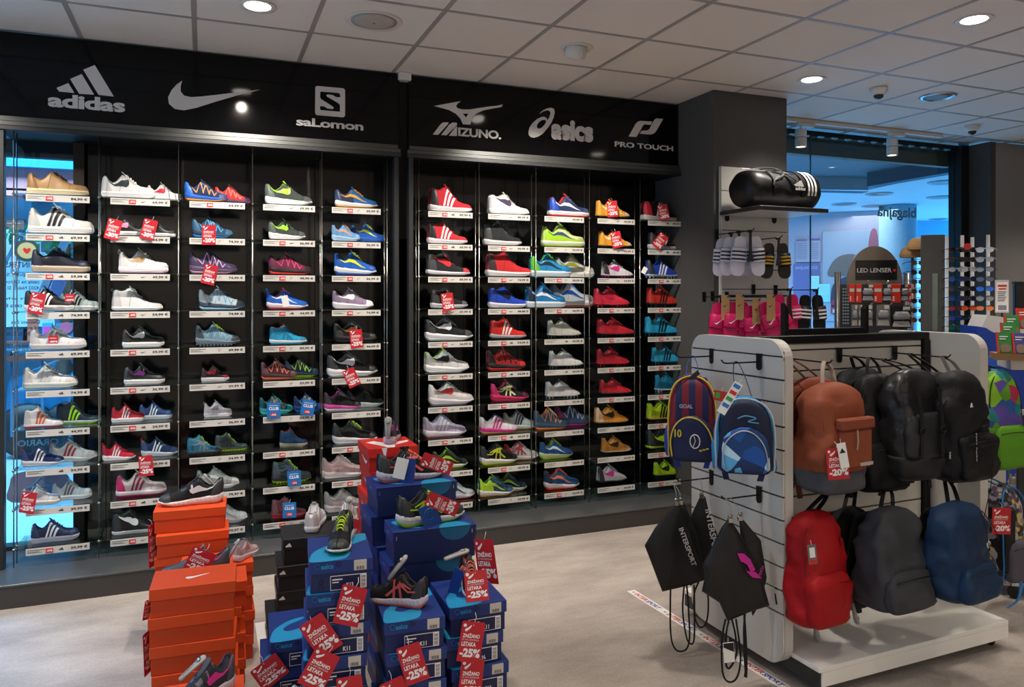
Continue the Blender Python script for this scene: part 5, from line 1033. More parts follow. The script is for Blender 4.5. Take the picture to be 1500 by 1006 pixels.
# ------------------------------------------------------------------ backpacks
def sellip(n, a, b, p=2.6):
    out = []
    for k in range(n):
        q = 2 * pi * k / n; c, s = cos(q), sin(q)
        out.append((a * abs(c) ** (2 / p) * (1 if c >= 0 else -1), b * abs(s) ** (2 / p) * (1 if s >= 0 else -1)))
    return out
def softbody(w, h, dep, prof, seed=0, wr=.012, n=40, lv=28, z0=0, y0=0, lean=0, p=3.4):
    rings = []
    for i in range(lv + 1):
        t = i / lv; kx = terp(prof[0], t); ky = terp(prof[1], t); r = []
        for x, y in sellip(n, w / 2 * kx, dep / 2 * ky, p):
            q = Vector((x * 9 + seed * 3.1, y * 9, t * h * 8)); d = noise.noise(q) * wr * 1.3 + (.6 - abs(noise.noise(Vector((q.x * 1.7 + 7, q.y * 1.7, q.z * 1.1 + q.x * .8)))) * 2) * wr * .7 + noise.noise(q * 3.1) * wr * .45 + noise.noise(Vector((x * 5 + seed, y * 5, t * h * 3.2 + seed))) * wr * 1.0
            f = min(1, t * 6, (1 - t) * 6 + .2); r.append((x + x / (w / 2) * d * f + sin(t * 3.3 + seed) * wr * .45 * f, y0 + y + y / (dep / 2) * d * f + lean * t, z0 + t * h + d * .4 * f))
        rings.append(r)
    return rings
BODY = ([(0, .72), (.02, .88), (.08, .97), (.3, 1), (.65, .98), (.8, .93), (.9, .80), (.96, .60), (1, .28)], [(0, .75), (.04, .95), (.15, 1), (.5, .95), (.75, .80), (.9, .62), (.97, .42), (1, .22)])
POCK = ([(0, .80), (.05, .94), (.2, 1), (.7, 1), (.88, .93), (.96, .80), (1, .6)], [(0, .6), (.1, .95), (.4, 1), (.8, .8), (.95, .5), (1, .25)])
def backpack(label, pc, pt, pb, d, w, dep, yaw, col, pocket=None, pcol=None, base=None, mat_=None, hook_z=None, hang=None, seed=1, straps='#111', piping=None, name='backpack', wr=.019, prof=BODY, ph=.42, zip_='#0c0c0d', handle=None, side=None, group=None):
    z1 = H - (pt - PY0) / F * d; z0 = H - (pb - PY0) / F * d; h = z1 - z0; p = atD(pc, pb, d)
    t = empty(name, label, 'backpack', (p[0], p[1], z0), (0, 0, yaw), group)
    m = mat_ or mat(col, .62, bump=.12, bscale=90, var=.10, nscale=7, spec=.35)
    MB().loft(softbody(w, h, dep, prof, seed, wr)).build('body', m, t, True)
    if pocket:
        MB().loft(softbody(w * pocket, h * ph, dep * .45, POCK, seed + 9, wr * .8, z0=h * .03, y0=-dep * .50, n=28, lv=12)).build('front_pocket', mat(pcol or col, .62, bump=.12, bscale=90, var=.10, nscale=7, spec=.35), t, True)
        zz = h * (.03 + ph * .86)
        MB().tube([(x * w * pocket * .42, -dep * (.715 - .06 * x * x), zz - .01 * x * x) for x in [-1 + .25 * i for i in range(9)]], .0022, 5).build('pocket_zip', mat(zip_, .4), t, True)
    if base: # contrasting bottom
        MB().loft([[(x * 1.018, y * 1.025, z - .001) for x, y, z in r] for r in softbody(w, h, dep, prof, seed, wr)[:round(base[0] * 28) + 1]]).build('base', mat(base[1], .6, bump=.1, bscale=90), t, True)
    arc = [(-.40, .35), (-.42, .6), (-.38, .78), (-.27, .90), (-.1, .955), (.1, .955), (.27, .90), (.38, .78), (.42, .6), (.40, .35)]
    MB().tube(crom([(a * w, -dep * .5 * terp(prof[1], b) * .72, b * h) for a, b in arc], 3, False), .0028, 5).build('main_zip', mat(zip_, .35), t, True)
    if piping:
        MB().tube(crom([(a * w * 1.02, -dep * .5 * terp(prof[1], b) * .86 - .004, b * h) for a, b in [(-.38, .03), (-.46, .2), (-.47, .55), (-.42, .78), (-.3, .91), (-.1, .97), (.1, .97), (.3, .91), (.42, .78), (.47, .55), (.46, .2), (.38, .03)]], 3, True), .0042, 6).build('piping', mat(piping, .5), t, True)
    # carrying loop up to the hook
    hz = (hook_z - z0) if hook_z else h + .05
    R = Matrix.Rotation(-yaw, 2); hh = R @ (Vector((hang[0] - p[0], hang[1] - p[1]))) if hang else Vector((0, .02))
    hm = mat(handle or straps, .7, var=.08)
    MB().ribbon(crom([(-w * .13, .01, h * .985), (hh.x * .6 - w * .10, hh.y * .6, h + (hz - h) * .55), (hh.x - .01, hh.y, hz - .004), (hh.x, hh.y, hz + .004), (hh.x + .01, hh.y, hz - .004), (hh.x * .6 + w * .10, hh.y * .6, h + (hz - h) * .55), (w * .13, .01, h * .985)], 4, False), .010, (0, 1, 0), .0018).build('carry_loop', hm, t)
    sm = mat(straps, .7, var=.08)
    for sd in (-1, 1):
        MB().ribbon(crom([(sd * w * .16, dep * .2, h * .94), (sd * w * .2, dep * .52, h * .85), (sd * w * .27, dep * .62, h * .5), (sd * w * .34, dep * .55, h * .18), (sd * w * .34, dep * .4, .01), (sd * w * .28, dep * .42, -.05)], 4, False), [.028] * 14 + [.012] * 7, (1, 0, 0), .004).build('shoulder_strap', sm, t)
    if side:
        for sd in (-1, 1):
            MB().loft(softbody(w * .14, h * .36, dep * .8, POCK, seed + 4, .006, z0=h * .04, y0=0, n=16, lv=8)).build('side_pocket', mat(side, .65, bump=.12, bscale=80), t, True).location.x = sd * w * .47
    return t, z0, h
HZ = 1.338
# upper row
backpack('second rust brown backpack hidden behind the front one', 1192, 552, 700, 3.50, .28, .12, -.12, '#7e3c24', seed=3, handle='#9c7a62', hook_z=HZ, hang=(2.466, 2.74))
bp, z0, hh = backpack('rust brown backpack with slate grey bottom and red price tag', 1217, 560, 716, 3.22, .29, .215, .10, '#8f4a30', base=(.22, '#4c4e54'), seed=5, handle='#a8988a', hook_z=HZ, hang=(2.466, 2.53), wr=.018, straps='#6a3624', zip_='#a04c2c')
MB().box(-.085, .115, -.128, -.09, hh * .60, hh * .70, .006).build('pocket_flap', mat('#8a442a', .6, bump=.1), bp)
MB().box(-.08, .11, -.120, -.085, hh * .24, hh * .60, .010).build('front_pocket', mat('#8c462c', .6, bump=.1), bp)
MB().box(.03, .108, -.1215, -.119, hh * .26, hh * .29).build('reflective_strip', mat('#b8b4b0', .3), bp)
MB().tube([(.0, -.13, hh * .6), (.002, -.132, hh * .5), (-.002, -.13, hh * .42)], .003, 5).build('zip_cord', mat('#b0a898', .7), bp)
ft(1227, 679, 3.04, 'red minus 20 tag hanging on the rust brown backpack', -5, '20', w=.085, h=.125, yaw=-.4)
t = card(atD(1235, 667, 3.02), 'white and brown product card on the rust brown backpack', M_WHITE, .035, .10, -.4, -10)
MB().prism([(-.012, .01), (.0, .03), (.012, .01)], -.0012, -.0007, 'y').build('peak_mark', M_TXT, t)
backpack('slate black backpack farthest back on the middle hook', 1262, 537, 640, 3.62, .26, .13, -.05, '#212428', seed=8, hook_z=HZ, hang=(2.82, 2.72))
backpack('black backpack hanging behind the rust brown one', 1283, 548, 716, 3.42, .27, .15, -.15, '#131416', pocket=.8, seed=11, hook_z=HZ, hang=(2.82, 2.62))
bq, z0, hh = backpack('glossy black roll backpack with side buckles', 1335, 540, 698, 3.36, .27, .17, -.05, '#1c1d20', pocket=None, seed=14, hook_z=HZ, hang=(2.82, 2.54), mat_=mat('#1d1e21', .36, bump=.12, bscale=60, var=.1), base=(.2, '#202124'))
MB().loft(softbody(.24, hh * .42, .06, POCK, 17, .01, z0=hh * .2, y0=-.075, n=24, lv=10)).build('front_panel', mat('#232428', .42, bump=.1), bq, True)
for x in (-.06, .055):
    MB().ribbon([(x, -.09, hh * .85), (x + .005, -.104, hh * .6), (x, -.112, hh * .42), (x, -.112, hh * .22)], .009, (1, 0, 0)).build('compression_strap', mat('#0c0c0d', .5), bq)
    MB().tube([(x + .014 * cos(a), -.117, hh * .47 + .013 * sin(a)) for a in [2 * pi * q / 12 for q in range(12)]], .0035, 6, True).build('buckle', mat('#0a0a0a', .25), bq, True)
text('DEUS', 'side_lettering', M_LOGO, bq, (.100, -.113, hh * .20), .030, .009, ax=(0, 0, 1), up=(-1, 0, 0), bold=.03)
backpack('black backpack pressed between the buckled pack and the corded one', 1372, 545, 690, 3.62, .24, .13, .0, '#151618', seed=20, hook_z=HZ, hang=(3.19, 2.72))
bq, z0, hh = backpack('tall black backpack with elastic cords and tiny printed mark', 1402, 543, 700, 3.40, .29, .18, .10, '#131315', pocket=.82, seed=23, hook_z=HZ, hang=(3.19, 2.54), straps='#101012')
for a in range(4):
    MB().tube([(-.05 + .0 * a, -.135, hh * (.62 - .09 * a)), (.05, -.135, hh * (.55 - .09 * a)), (-.05, -.135, hh * (.53 - .09 * a))], .0016, 5).build('elastic_cord', mat('#080808', .5), bq)
MB().tube(crom([(.03, -.14, hh * .25), (.05, -.12, .0), (.045, -.10, -.12), (.03, -.10, -.16)], 4, False), .0018, 5).build('loose_cord', mat('#0a0a0a', .5), bq)
MB().prism([(-.082, hh * .70), (-.066, hh * .70), (-.074, hh * .74)], -.112, -.108, 'y').build('printed_mark', M_LOGO, bq)
text('alpha cold', 'side_lettering', M_LOGO, bq, (-.062, -.128, hh * .22), .12, .010, ax=(.05, 0, 1), up=(-1, 0, 0), bold=.01)
# lower row
bq, z0, hh = backpack('bright red backpack with grey product card at lower left', 1191, 748, 908, 3.18, .26, .17, .10, '#a30c14', pocket=.86, seed=31, hook_z=.775, hang=(2.466, 2.53), straps='#0e0e10', zip_='#7a0a10', ph=.46)
t = card(atD(1190, 812, 3.03), 'grey framed product card on the red backpack', mat('#6c6a6a', .4), .036, .078, -.3, -6)
MB().box(-.011, .011, -.0014, -.0006, -.012, .028).build('paper', M_WHITE, t); MB().box(-.013, .013, -.0014, -.0006, -.034, -.02).build('red_chip', M_CHIP, t)
backpack('black backpack squeezed between the red and the grey one', 1246, 742, 885, 3.42, .22, .14, .0, '#141517', seed=34, hook_z=.775, hang=(2.82, 2.72))
backpack('charcoal grey backpack with zipped front pocket', 1302, 742, 885, 3.20, .285, .19, .06, '#3a3b40', pocket=.9, seed=37, hook_z=.775, hang=(2.82, 2.53), ph=.40, straps='#101012')
bq, z0, hh = backpack('navy blue backpack with black drawcord at lower right', 1400, 735, 872, 3.20, .27, .18, .12, '#15304f', pocket=.86, seed=41, hook_z=.775, hang=(3.19, 2.53), ph=.38, straps='#0e1014')
MB().tube([(.03 + .011 * cos(a), -.118, hh * .62 + .012 * sin(a)) for a in [2 * pi * q / 12 for q in range(10)]], .002, 5).build('stitched_mark', M_LOGO, bq)
for x in (-.04, 0, .05): MB().tube(crom([(x * .3, -.10, hh * .96), (x, -.125, hh * .8), (x * 1.6, -.13, hh * .66)], 3, False), .0022, 5).build('drawcord', mat('#0b0b0c', .6), bq)
for px, py, d, lb, r in ((1196, 925, 3.28, 'grey alarm tag below the red backpack', .3), (1252, 898, 3.30, 'grey alarm tag below the black lower backpack', -.1), (1344, 873, 3.30, 'grey alarm tag below the grey backpack', .1)):
    sensor(atD(px, py, d), (0, radians(75), r), lb)
    p = atD(px, py, d); MB().tube([(p[0], p[1], p[2] + .04), (p[0] + .01, p[1] + .04, p[2] + .16)], .0015, 4)
# kids backpacks on the left end
kprof = ([(0, .80), (.03, .93), (.1, 1), (.5, .98), (.72, .90), (.86, .72), (.94, .5), (1, .2)], BODY[1])
def plaid(a, b, kind):
    k = ('plaid', a, b, kind)
    if k in MC: return MC[k]
    m = bpy.data.materials.new('striped_fabric'); m.use_nodes = True; nt = m.node_tree; bs = nt.nodes['Principled BSDF']; bs.inputs['Roughness'].default_value = .7
    tc = nt.nodes.new('ShaderNodeTexCoord')
    if kind == 'check':
        c = nt.nodes.new('ShaderNodeTexChecker'); c.inputs['Scale'].default_value = 22; out = c.outputs[0]; c.inputs[1].default_value = lin(a); c.inputs[2].default_value = lin(b); nt.links.new(tc.outputs['Object'], c.inputs[0])
    elif kind == 'stripe':
        w = nt.nodes.new('ShaderNodeTexWave'); w.bands_direction = 'X'; w.inputs['Scale'].default_value = 5.5; nt.links.new(tc.outputs['Object'], w.inputs[0])
        r = nt.nodes.new('ShaderNodeValToRGB'); r.color_ramp.interpolation = 'CONSTANT'; r.color_ramp.elements[0].color = lin(a); r.color_ramp.elements[1].color = lin(b); r.color_ramp.elements[1].position = .5
        nt.links.new(w.outputs['Fac'], r.inputs[0]); out = r.outputs[0]
    else:       # many coloured print
        v = nt.nodes.new('ShaderNodeTexVoronoi'); v.inputs['Scale'].default_value = 45 if kind == 'comic' else 16; nt.links.new(tc.outputs['Object'], v.inputs[0])
        r = nt.nodes.new('ShaderNodeValToRGB'); r.color_ramp.interpolation = 'CONSTANT'
        cols = {'comic': ['#4a4654', '#8a8494', '#26242c', '#b0a8b4', '#6a5468', '#c8b43a'], 'burst': ['#0c3c74', '#1c6cb0', '#0a2c5c', '#58a8dc', '#1450a0', '#b8dcf0'], 'jungle': ['#2c58a0', '#5c48a4', '#188088', '#5a9c28', '#b83058', '#88c020']}[kind]
        r.color_ramp.elements[0].color = lin(cols[0]); r.color_ramp.elements[1].color = lin(cols[-1]); r.color_ramp.elements[1].position = .86
        for i, cc in enumerate(cols[1:-1]): e = r.color_ramp.elements.new(.18 + .17 * i); e.color = lin(cc)
        sp = nt.nodes.new('ShaderNodeSeparateColor'); nt.links.new(v.outputs['Color'], sp.inputs[0]); nt.links.new(sp.outputs[0], r.inputs[0]); out = r.outputs[0]
    nt.links.new(out, bs.inputs['Base Color']); MC[k] = m; return m
ky = -.62
bq, z0, hh = backpack('small kids backpack with red and blue stripes and yellow piping', 1014, 547, 672, 3.42, .215, .13, ky, '#1a2458', prof=kprof, mat_=plaid('#8a1c2c', '#1c2460', 'check'), piping='#d8b82a', seed=51, wr=.005, hook_z=HZ, hang=(2.11, 2.985), handle='#1c3c98', straps='#1c3c98', side='#1c3c98', zip_='#a02838')
MB().loft(softbody(.19, hh * .93, .05, kprof, 52, .003, z0=.005, y0=-.052, n=28, lv=16)).build('front_panel', plaid('#1c2050', '#7e1a2a', 'stripe'), bq, True)
pk = MB().loft(softbody(.195, hh * .52, .05, kprof, 53, .003, z0=.008, y0=-.085, n=28, lv=12)).build('front_pocket', mat('#141c46', .6, bump=.1), bq, True)
MB().tube(crom([(-.085, -.108, .03), (-.092, -.108, hh * .25), (-.075, -.106, hh * .42), (-.03, -.104, hh * .52), (.03, -.104, hh * .50), (.075, -.106, hh * .36), (.092, -.108, hh * .15), (.088, -.108, .02)], 4, False), .0035, 6).build('pocket_piping', mat('#d8b82a', .5), bq, True)
text('10', 'print_lettering', mat('#d8c030', .5), bq, (-.075, -.112, hh * .30), .030, .034, bold=.03)
text('GOAL', 'print_lettering', mat('#b0a8c0', .5), bq, (-.055, -.0795, hh * .62), .058, .018, bold=.04)
MB().tube([(.012 + .026 * cos(a) * .8, -.113, hh * .26 + .030 * sin(a)) for a in [2 * pi * q / 14 for q in range(14)]], .0028, 5, True).build('ball_print', M_LOGO, bq)
MB().tube([(.005, -.113, hh * .20), (.014, -.113, hh * .27), (.008, -.113, hh * .32)], .002, 5).build('ball_print', M_LOGO, bq)
for i in range(3): MB().box(.03 + .014 * i, .042 + .014 * i, -.1135, -.111, hh * (.15 + .012 * i), hh * (.165 + .012 * i)).build('flag_print', mat('#d8c030', .5), bq)
bq, z0, hh = backpack('kids backpack in navy and cyan with silver piping', 1090, 580, 690, 3.08, .235, .14, ky, '#1688b8', prof=kprof, mat_=mat('#1582b6', .6, bump=.1, bscale=90), piping='#b8bcc4', seed=55, wr=.005, hook_z=HZ, hang=(2.10, 2.655), handle='#14204a', straps='#14204a', side='#1580b8', zip_='#101828')
MB().loft(softbody(.21, hh * .95, .05, kprof, 56, .003, z0=.005, y0=-.058, n=28, lv=16)).build('front_panel', mat('#0f1838', .6, bump=.1), bq, True)
MB().loft(softbody(.185, hh * .58, .045, kprof, 57, .003, z0=.015, y0=-.085, n=28, lv=12)).build('front_pocket', plaid('#0c3c74', '#fff', 'burst'), bq, True)
MB().tube(crom([(-.078, -.106, .03), (-.086, -.106, hh * .28), (-.07, -.104, hh * .46), (-.02, -.102, hh * .585), (.03, -.102, hh * .56), (.07, -.104, hh * .40), (.084, -.106, hh * .15), (.078, -.106, .03)], 4, False), .003, 6).build('pocket_piping', mat('#b8bcc4', .3, .6), bq, True)
MB().tube(crom([(-.03, -.087, hh * .74), (.0, -.088, hh * .78), (.04, -.087, hh * .75), (.01, -.088, hh * .71), (.05, -.087, hh * .69)], 4, False), .0025, 5).build('swirl_print', mat('#5aa0c8', .5), bq)
t = card(atD(1069, 583, 2.92), 'long white and blue comic style card on the cyan backpack', M_WHITE, .034, .135, -.55, 30)
for i, c in enumerate(('#2a7ac8', '#d83028', '#3aa048', '#2a7ac8')): MB().box(-.013, .013, -.0016, -.0006, .045 - .028 * i, .060 - .028 * i).build('card_print', mat(c, .5), t)
t = card(atD(1056, 580, 2.99), 'red and green card beside the comic style card', mat('#b83028', .5), .05, .04, -.55, 10)
MB().box(-.02, -.004, -.0016, -.0006, -.01, .012).build('card_print', mat('#3aa048', .5), t)
t = card(atD(1006, 560, 3.37), 'black string card pointing at the cyan football boots', mat('#26262a', .5), .02, .14, -.5, 48)
# ------------------------------------------------------------------ drawstring bags
def gym(label, poly, d, yaw, seed, th=.02, clip=None, cords=(), prints=None):
    c0 = Vector(atD(sum(p[0] for p in poly) / len(poly), sum(p[1] for p in poly) / len(poly), d))
    ax = Vector((cos(yaw), sin(yaw), 0)); nrm = Vector((sin(yaw), -cos(yaw), 0))
    def onp(px, py):     # the photo point on the bag's own plane
        t_ = (px - 750) / F; dr = Vector((t_ * CY + SY, CY - t_ * SY, -(py - PY0) / F)); o = Vector((0, 0, H)); k = (c0 - o).dot(nrm) / dr.dot(nrm); return o + dr * k
    base = onp(poly[0][0], max(p[1] for p in poly))
    t = empty('drawstring_bag', label, 'bag', base, (0, 0, yaw), group=None)
    L2 = lambda px, py: (lambda q: ((q - base).dot(ax), q.z - base.z))(onp(px, py))
    out = [L2(*p) for p in poly]; sm = []
    for i in range(len(out)):
        a, b = Vector(out[i]), Vector(out[(i + 1) % len(out)])
        for k in range(5): sm.append(a + (b - a) * k / 5)
    cen = sum(sm, Vector((0, 0))) / len(sm); vs_, fs, N = [], [], len(sm); rings = (1, .94, .8, .6, .4, .2)
    for sd in (-1, 1):
        for r in rings:
            for p in sm:
                q = cen + (p - cen) * r; bulge = th * (1 - r ** 2) ** .5 + noise.noise(Vector((q.x * 16 + seed, q.y * 7, sd))) * .012 * (r < .99)
                vs_.append((q.x, sd * (max(.001, bulge) if sd < 0 else max(.001, bulge)), q.y))
    M_ = len(rings)
    for s_ in range(2):
        o = s_ * M_ * N
        for i in range(M_ - 1):
            for k in range(N): fs.append((o + i * N + k, o + i * N + (k + 1) % N, o + (i + 1) * N + (k + 1) % N, o + (i + 1) * N + k))
        fs.append(tuple(o + (M_ - 1) * N + k for k in range(N)))
    for k in range(N): fs.append((k, (k + 1) % N, M_ * N + (k + 1) % N, M_ * N + k))
    MB().add(vs_, fs).build('sack', mat('#131416', .5, bump=.2, bscale=40, var=.12), t, True)
    for cd in cords:
        MB().tube(crom([(L2(*p)[0], .006 * (i % 2), L2(*p)[1]) for i, p in enumerate(cd)], 5, False), .004, 6).build('cord', mat('#0d0d0e', .7, var=.05), t, True)
    if clip:
        for cx, cy, hk in clip:
            q = L2(cx, cy); k = L2(*hk)
            MB().tube(crom([(q[0], 0, q[1]), (q[0] * .6 + k[0] * .4 + .004, 0, q[1] * .5 + k[1] * .5), (k[0], 0, k[1] - .004), (k[0] - .006, 0, k[1] + .006), (k[0] - .012, 0, k[1])], 4, False), .0014, 5).build('wire_hook', M_CHROME, t, True)
            MB().box(q[0] - .010, q[0] + .010, -.008, .006, q[1] - .018, q[1] + .004, .002).build('clip', M_STEEL, t)
            MB().tube([(q[0] - .008, -.002, q[1] + .012), (q[0] + .008, -.002, q[1] + .012)], .006, 8).build('clip_spring', M_STEEL, t, True)
    return t, L2
S3 = lambda x, y: (920 + x / 3.29, 700 + y / 3.29)
t, L2 = gym('black drawstring bag hidden between two others on the far low hook', [S3(*p) for p in ((250, 120), (270, 115), (330, 260), (370, 470), (300, 520), (230, 300))], 3.47, -.5, 2, .012, [(S3(255, 110)[0], S3(255, 110)[1], (989, 709))])
t, L2 = gym('black drawstring bag with vertical white lettering in front of the near panel edge', [S3(*p) for p in ((225, 125), (250, 130), (290, 250), (375, 490), (280, 520), (165, 547), (120, 430), (80, 325), (130, 240))], 3.42, -.35, 5, .022,
    [(S3(232, 115)[0], S3(232, 115)[1], (987, 709))], cords=([S3(205, 535), S3(205, 700), S3(212, 790), S3(240, 835), S3(280, 825), S3(298, 770), S3(292, 640), S3(285, 520)], [S3(270, 520), S3(265, 640), S3(280, 760), S3(300, 800), S3(318, 780), S3(322, 640), S3(318, 515)]))
a = L2(*S3(235, 235)); b = L2(*S3(300, 415)); v = Vector((b[0] - a[0], 0, b[1] - a[1])); text('INTERSPORT', 'printed_lettering', M_LOGO, t, (a[0], -.030, a[1]), v.length, .022, ax=v, up=(-v.z, 0, v.x), bold=.02)
t, L2 = gym('black drawstring bag with large sports lettering close to the white panel', [S3(*p) for p in ((345, 92), (372, 88), (395, 180), (430, 270), (425, 470), (395, 500), (330, 440), (295, 200))], 3.52, -.5, 9, .015,
    [(S3(355, 80)[0], S3(355, 80)[1], (1026, 702))], cords=([S3(345, 490), S3(320, 560), S3(320, 660), S3(345, 720), S3(375, 700), S3(388, 620), S3(380, 500)],))
a = L2(*S3(362, 145)); b = L2(*S3(402, 360)); v = Vector((b[0] - a[0], 0, b[1] - a[1])); text('INTERSPOR', 'printed_lettering', M_LOGO, t, (a[0] + .005, -.026, a[1]), v.length, .028, ax=v, up=(-v.z, 0, v.x), bold=.02)
t, L2 = gym('black drawstring bag behind the one with the magenta logo', [S3(*p) for p in ((535, 195), (555, 200), (640, 300), (668, 480), (640, 600), (600, 665), (560, 500))], 3.20, -.35, 12, .016, [(S3(540, 185)[0], S3(540, 185)[1], (1073, 731))], cords=([S3(565, 640), S3(560, 760), S3(568, 960), S3(574, 860), S3(560, 640)],))
t, L2 = gym('black drawstring bag with a magenta angular logo', [S3(*p) for p in ((480, 200), (510, 225), (560, 300), (630, 430), (682, 615), (600, 640), (480, 690), (440, 600), (355, 545), (372, 470), (358, 420), (395, 350), (450, 240))], 3.12, -.30, 15, .026,
    [(S3(492, 195)[0], S3(492, 195)[1], (1066, 732))], cords=([S3(470, 680), S3(455, 780), S3(455, 930), S3(485, 985), S3(525, 960), S3(545, 860), S3(520, 680)], [S3(500, 680), S3(520, 760), S3(522, 850), S3(490, 920), S3(470, 880), S3(475, 760), S3(485, 690)], [S3(560, 650), S3(565, 800), S3(572, 880), S3(565, 960)]))
for q in ([(512, 350), (545, 352), (575, 380), (598, 430), (578, 440), (560, 405), (540, 392), (530, 390)], [(548, 400), (560, 435), (600, 440), (628, 470), (585, 465), (560, 440)]):
    MB().prism([L2(*S3(*p)) for p in q], -.0325, -.0305, 'y').build('printed_logo', mat('#c81e96', .5), t)
a = L2(*S3(622, 470)); b = L2(*S3(645, 418)); v = Vector((b[0] - a[0], 0, b[1] - a[1])); text('OUCH', 'printed_lettering', mat('#c81e96', .5), t, (a[0], -.026, a[1]), v.length, .012, ax=v, up=(-v.z, 0, v.x), bold=.02)
t = card(atD(*S3(486, 840), 3.10), 'white product card between the cords of the magenta logo bag', M_WHITE, .045, .082, -.3, -4)
MB().prism([(-.021, .038), (.021, .038), (.021, .0), (-.021, .022)], -.0013, -.0006, 'y').build('card_print', M_TXT, t)
# ------------------------------------------------------------------ slatwall on the pillar, shelf, duffel
SW = empty('slatwall', 'pale slatwall panel fixed to the grey pillar', 'display panel', (3.405, 4.47, .10))
MB().box(0, .605, .012, .0295, 0, 2.44).build('backing', M_PANEL, SW)
MB().box(.012, .593, .0095, .0115, .06, 2.41).build('groove_backing', mat('#4a4c4e', .35, .5), SW)
for i in range(17): MB().box(0, .605, 0, .009, max(0, 2.405 - .14 * (i + 1) + .005), (2.44 if i == 0 else 2.405 - .14 * i) , .0015).build('slat', M_PANEL, SW)
sh = empty('wall_shelf', 'black framed shelf under the duffel bag', 'shelf', (3.385, 4.045, 2.19))
MB().box(0, .59, 0, .42, 0, .026, .003).build('frame', M_DFRAME, sh); MB().box(.02, .57, .02, .40, -.003, .0).build('underside', M_PANEL, sh)
MB().box(.02, .57, .02, .40, .0265, .030).build('top_sheet', M_PANEL, sh)
for x in (.06, .48): MB().prism([(x - .014, 0), (x + .014, 0), (x + .014, -.03), (x, -.042), (x - .014, -.03)], .405, .42, 'y').build('bracket', M_BLK_METAL, sh)
du = empty('duffel_bag', 'large black duffel bag with white stripes on the wall shelf', 'bag', (3.68, 4.25, 2.2205))
R_ = []; NL = 20
for i in range(NL + 1):
    x = -.30 + .62 * i / NL; e_ = {0: .72, 1: .93, NL - 1: .93, NL: .72}.get(i, 1); r = []
    for q in range(28):
        a = 2 * pi * q / 28; rad = .132 * e_ * (1 + noise.noise(Vector((x * 9, cos(a) * 2, sin(a) * 2))) * .10)
        r.append((x, rad * cos(a) * 1.12, max(.001, .128 + rad * sin(a) * 1.0)))
    R_.append(r)
db = MB().loft(R_).build('body', mat('#151617', .45, bump=.15, bscale=30, var=.1), du, True)
def onduf(x, a, off=.003): return (x, -(.140 + off) * 1.10 * cos(a), .128 + (.136 + off) * sin(a))
for k in range(3):
    MB().ribbon([onduf(.165 + .030 * k, a, .007) for a in [-.3 + .22 * i for i in range(10)]], .0075, (1, 0, 0), .001).build('stripe', M_WHITE, du)
MB().tube(crom([onduf(-.2, 1.5, .012), onduf(-.06, 1.2, .02), onduf(-.02, .75, .012), onduf(-.12, .35, .01), onduf(-.14, .1, .008)], 5, False), .008, 6, flat=.5).build('shoulder_strap', mat('#5c6064', .4), du, True)
MB().tube(crom([onduf(-.02, .9, .012), onduf(.04, .5, .012), onduf(.07, .35, .008)], 5, False), .008, 6, flat=.5).build('shoulder_strap', mat('#5c6064', .4), du, True)
for x in (-.12, .12): MB().ribbon([onduf(x, a, .005) for a in [-.4 + .2 * i for i in range(11)]], .012, (1, 0, 0), .002).build('web_handle', mat('#0c0c0d', .6), du)
MB().tube([(-.28, 0, .268), (0, -.01, .272), (.28, 0, .268)], .004, 6).build('main_zip', mat('#0a0a0a', .3), du)
for k in range(3): MB().prism([(.050 + .024 * k, .145), (.071 + .024 * k, .145), (.053 + .021 * k, .163 + .012 * k), (.036 + .021 * k, .155 + .012 * k)], -.162, -.155, 'y').build('logo_stripe', M_WHITE, du)
text('adidas', 'logo_lettering', M_WHITE, du, (.045, -.163, .118), .085, .024, bold=.03)
# ------------------------------------------------------------------ slides on the hooks of the slatwall
foot = [(0, 0), (.026, .004), (.040, .03), (.043, .07), (.038, .11), (.040, .15), (.047, .19), (.046, .225), (.034, .252), (.010, .265), (-.018, .262), (-.036, .245), (-.043, .21), (-.042, .17), (-.036, .12), (-.036, .07), (-.034, .03), (-.022, .006)]
def slide_one(par, dx, dy, rot, col, stripe, acc, mirror):
    s = -1 if mirror else 1; P = [(s * x, -z) for x, z in foot]
    ce, se = cos(rot), sin(rot)
    def T(m):
        m.v = [((x * ce - z * se) + dx, y + dy, (x * se + z * ce)) for x, y, z in m.v]; return m
    ms = mat(col, .4, var=.05)
    fb = T(MB().prism(crom([(x, z) for x, z in P], 2), .0, .022, 'y')).build('footbed', ms, par)
    def arch(x, off): return -.034 * (1 - min(1, abs(x / .050)) ** 3) - .004 - off
    X_ = [-.050, -.044, -.034, -.018, 0, .018, .034, .044, .050]
    m = MB().loft([[(x, arch(x, 0) + .012, -.075), (x, arch(x, 0), -.085), (x, arch(x, 0) , -.165), (x, arch(x, 0) + .012, -.175), (x, arch(x, 0) + .018, -.13)] for x in X_], True, True)
    st = T(m).build('strap', ms, par, True)
    if stripe == 3:
        for k in range(3): T(MB().loft([[(x, arch(x, .0015), -.098 - .025 * k), (x, arch(x, .0015), -.110 - .025 * k)] for x in X_], False, False)).build('logo_stripe', mat(acc, .4), st, fix=False)
    elif stripe == 1:
        T(MB().prism([(-.03, -.140), (-.012, -.148), (.03, -.108), (-.010, -.138)], -.0405, -.0385, 'y')).build('logo_mark', mat(acc, .4), st)
    return fb
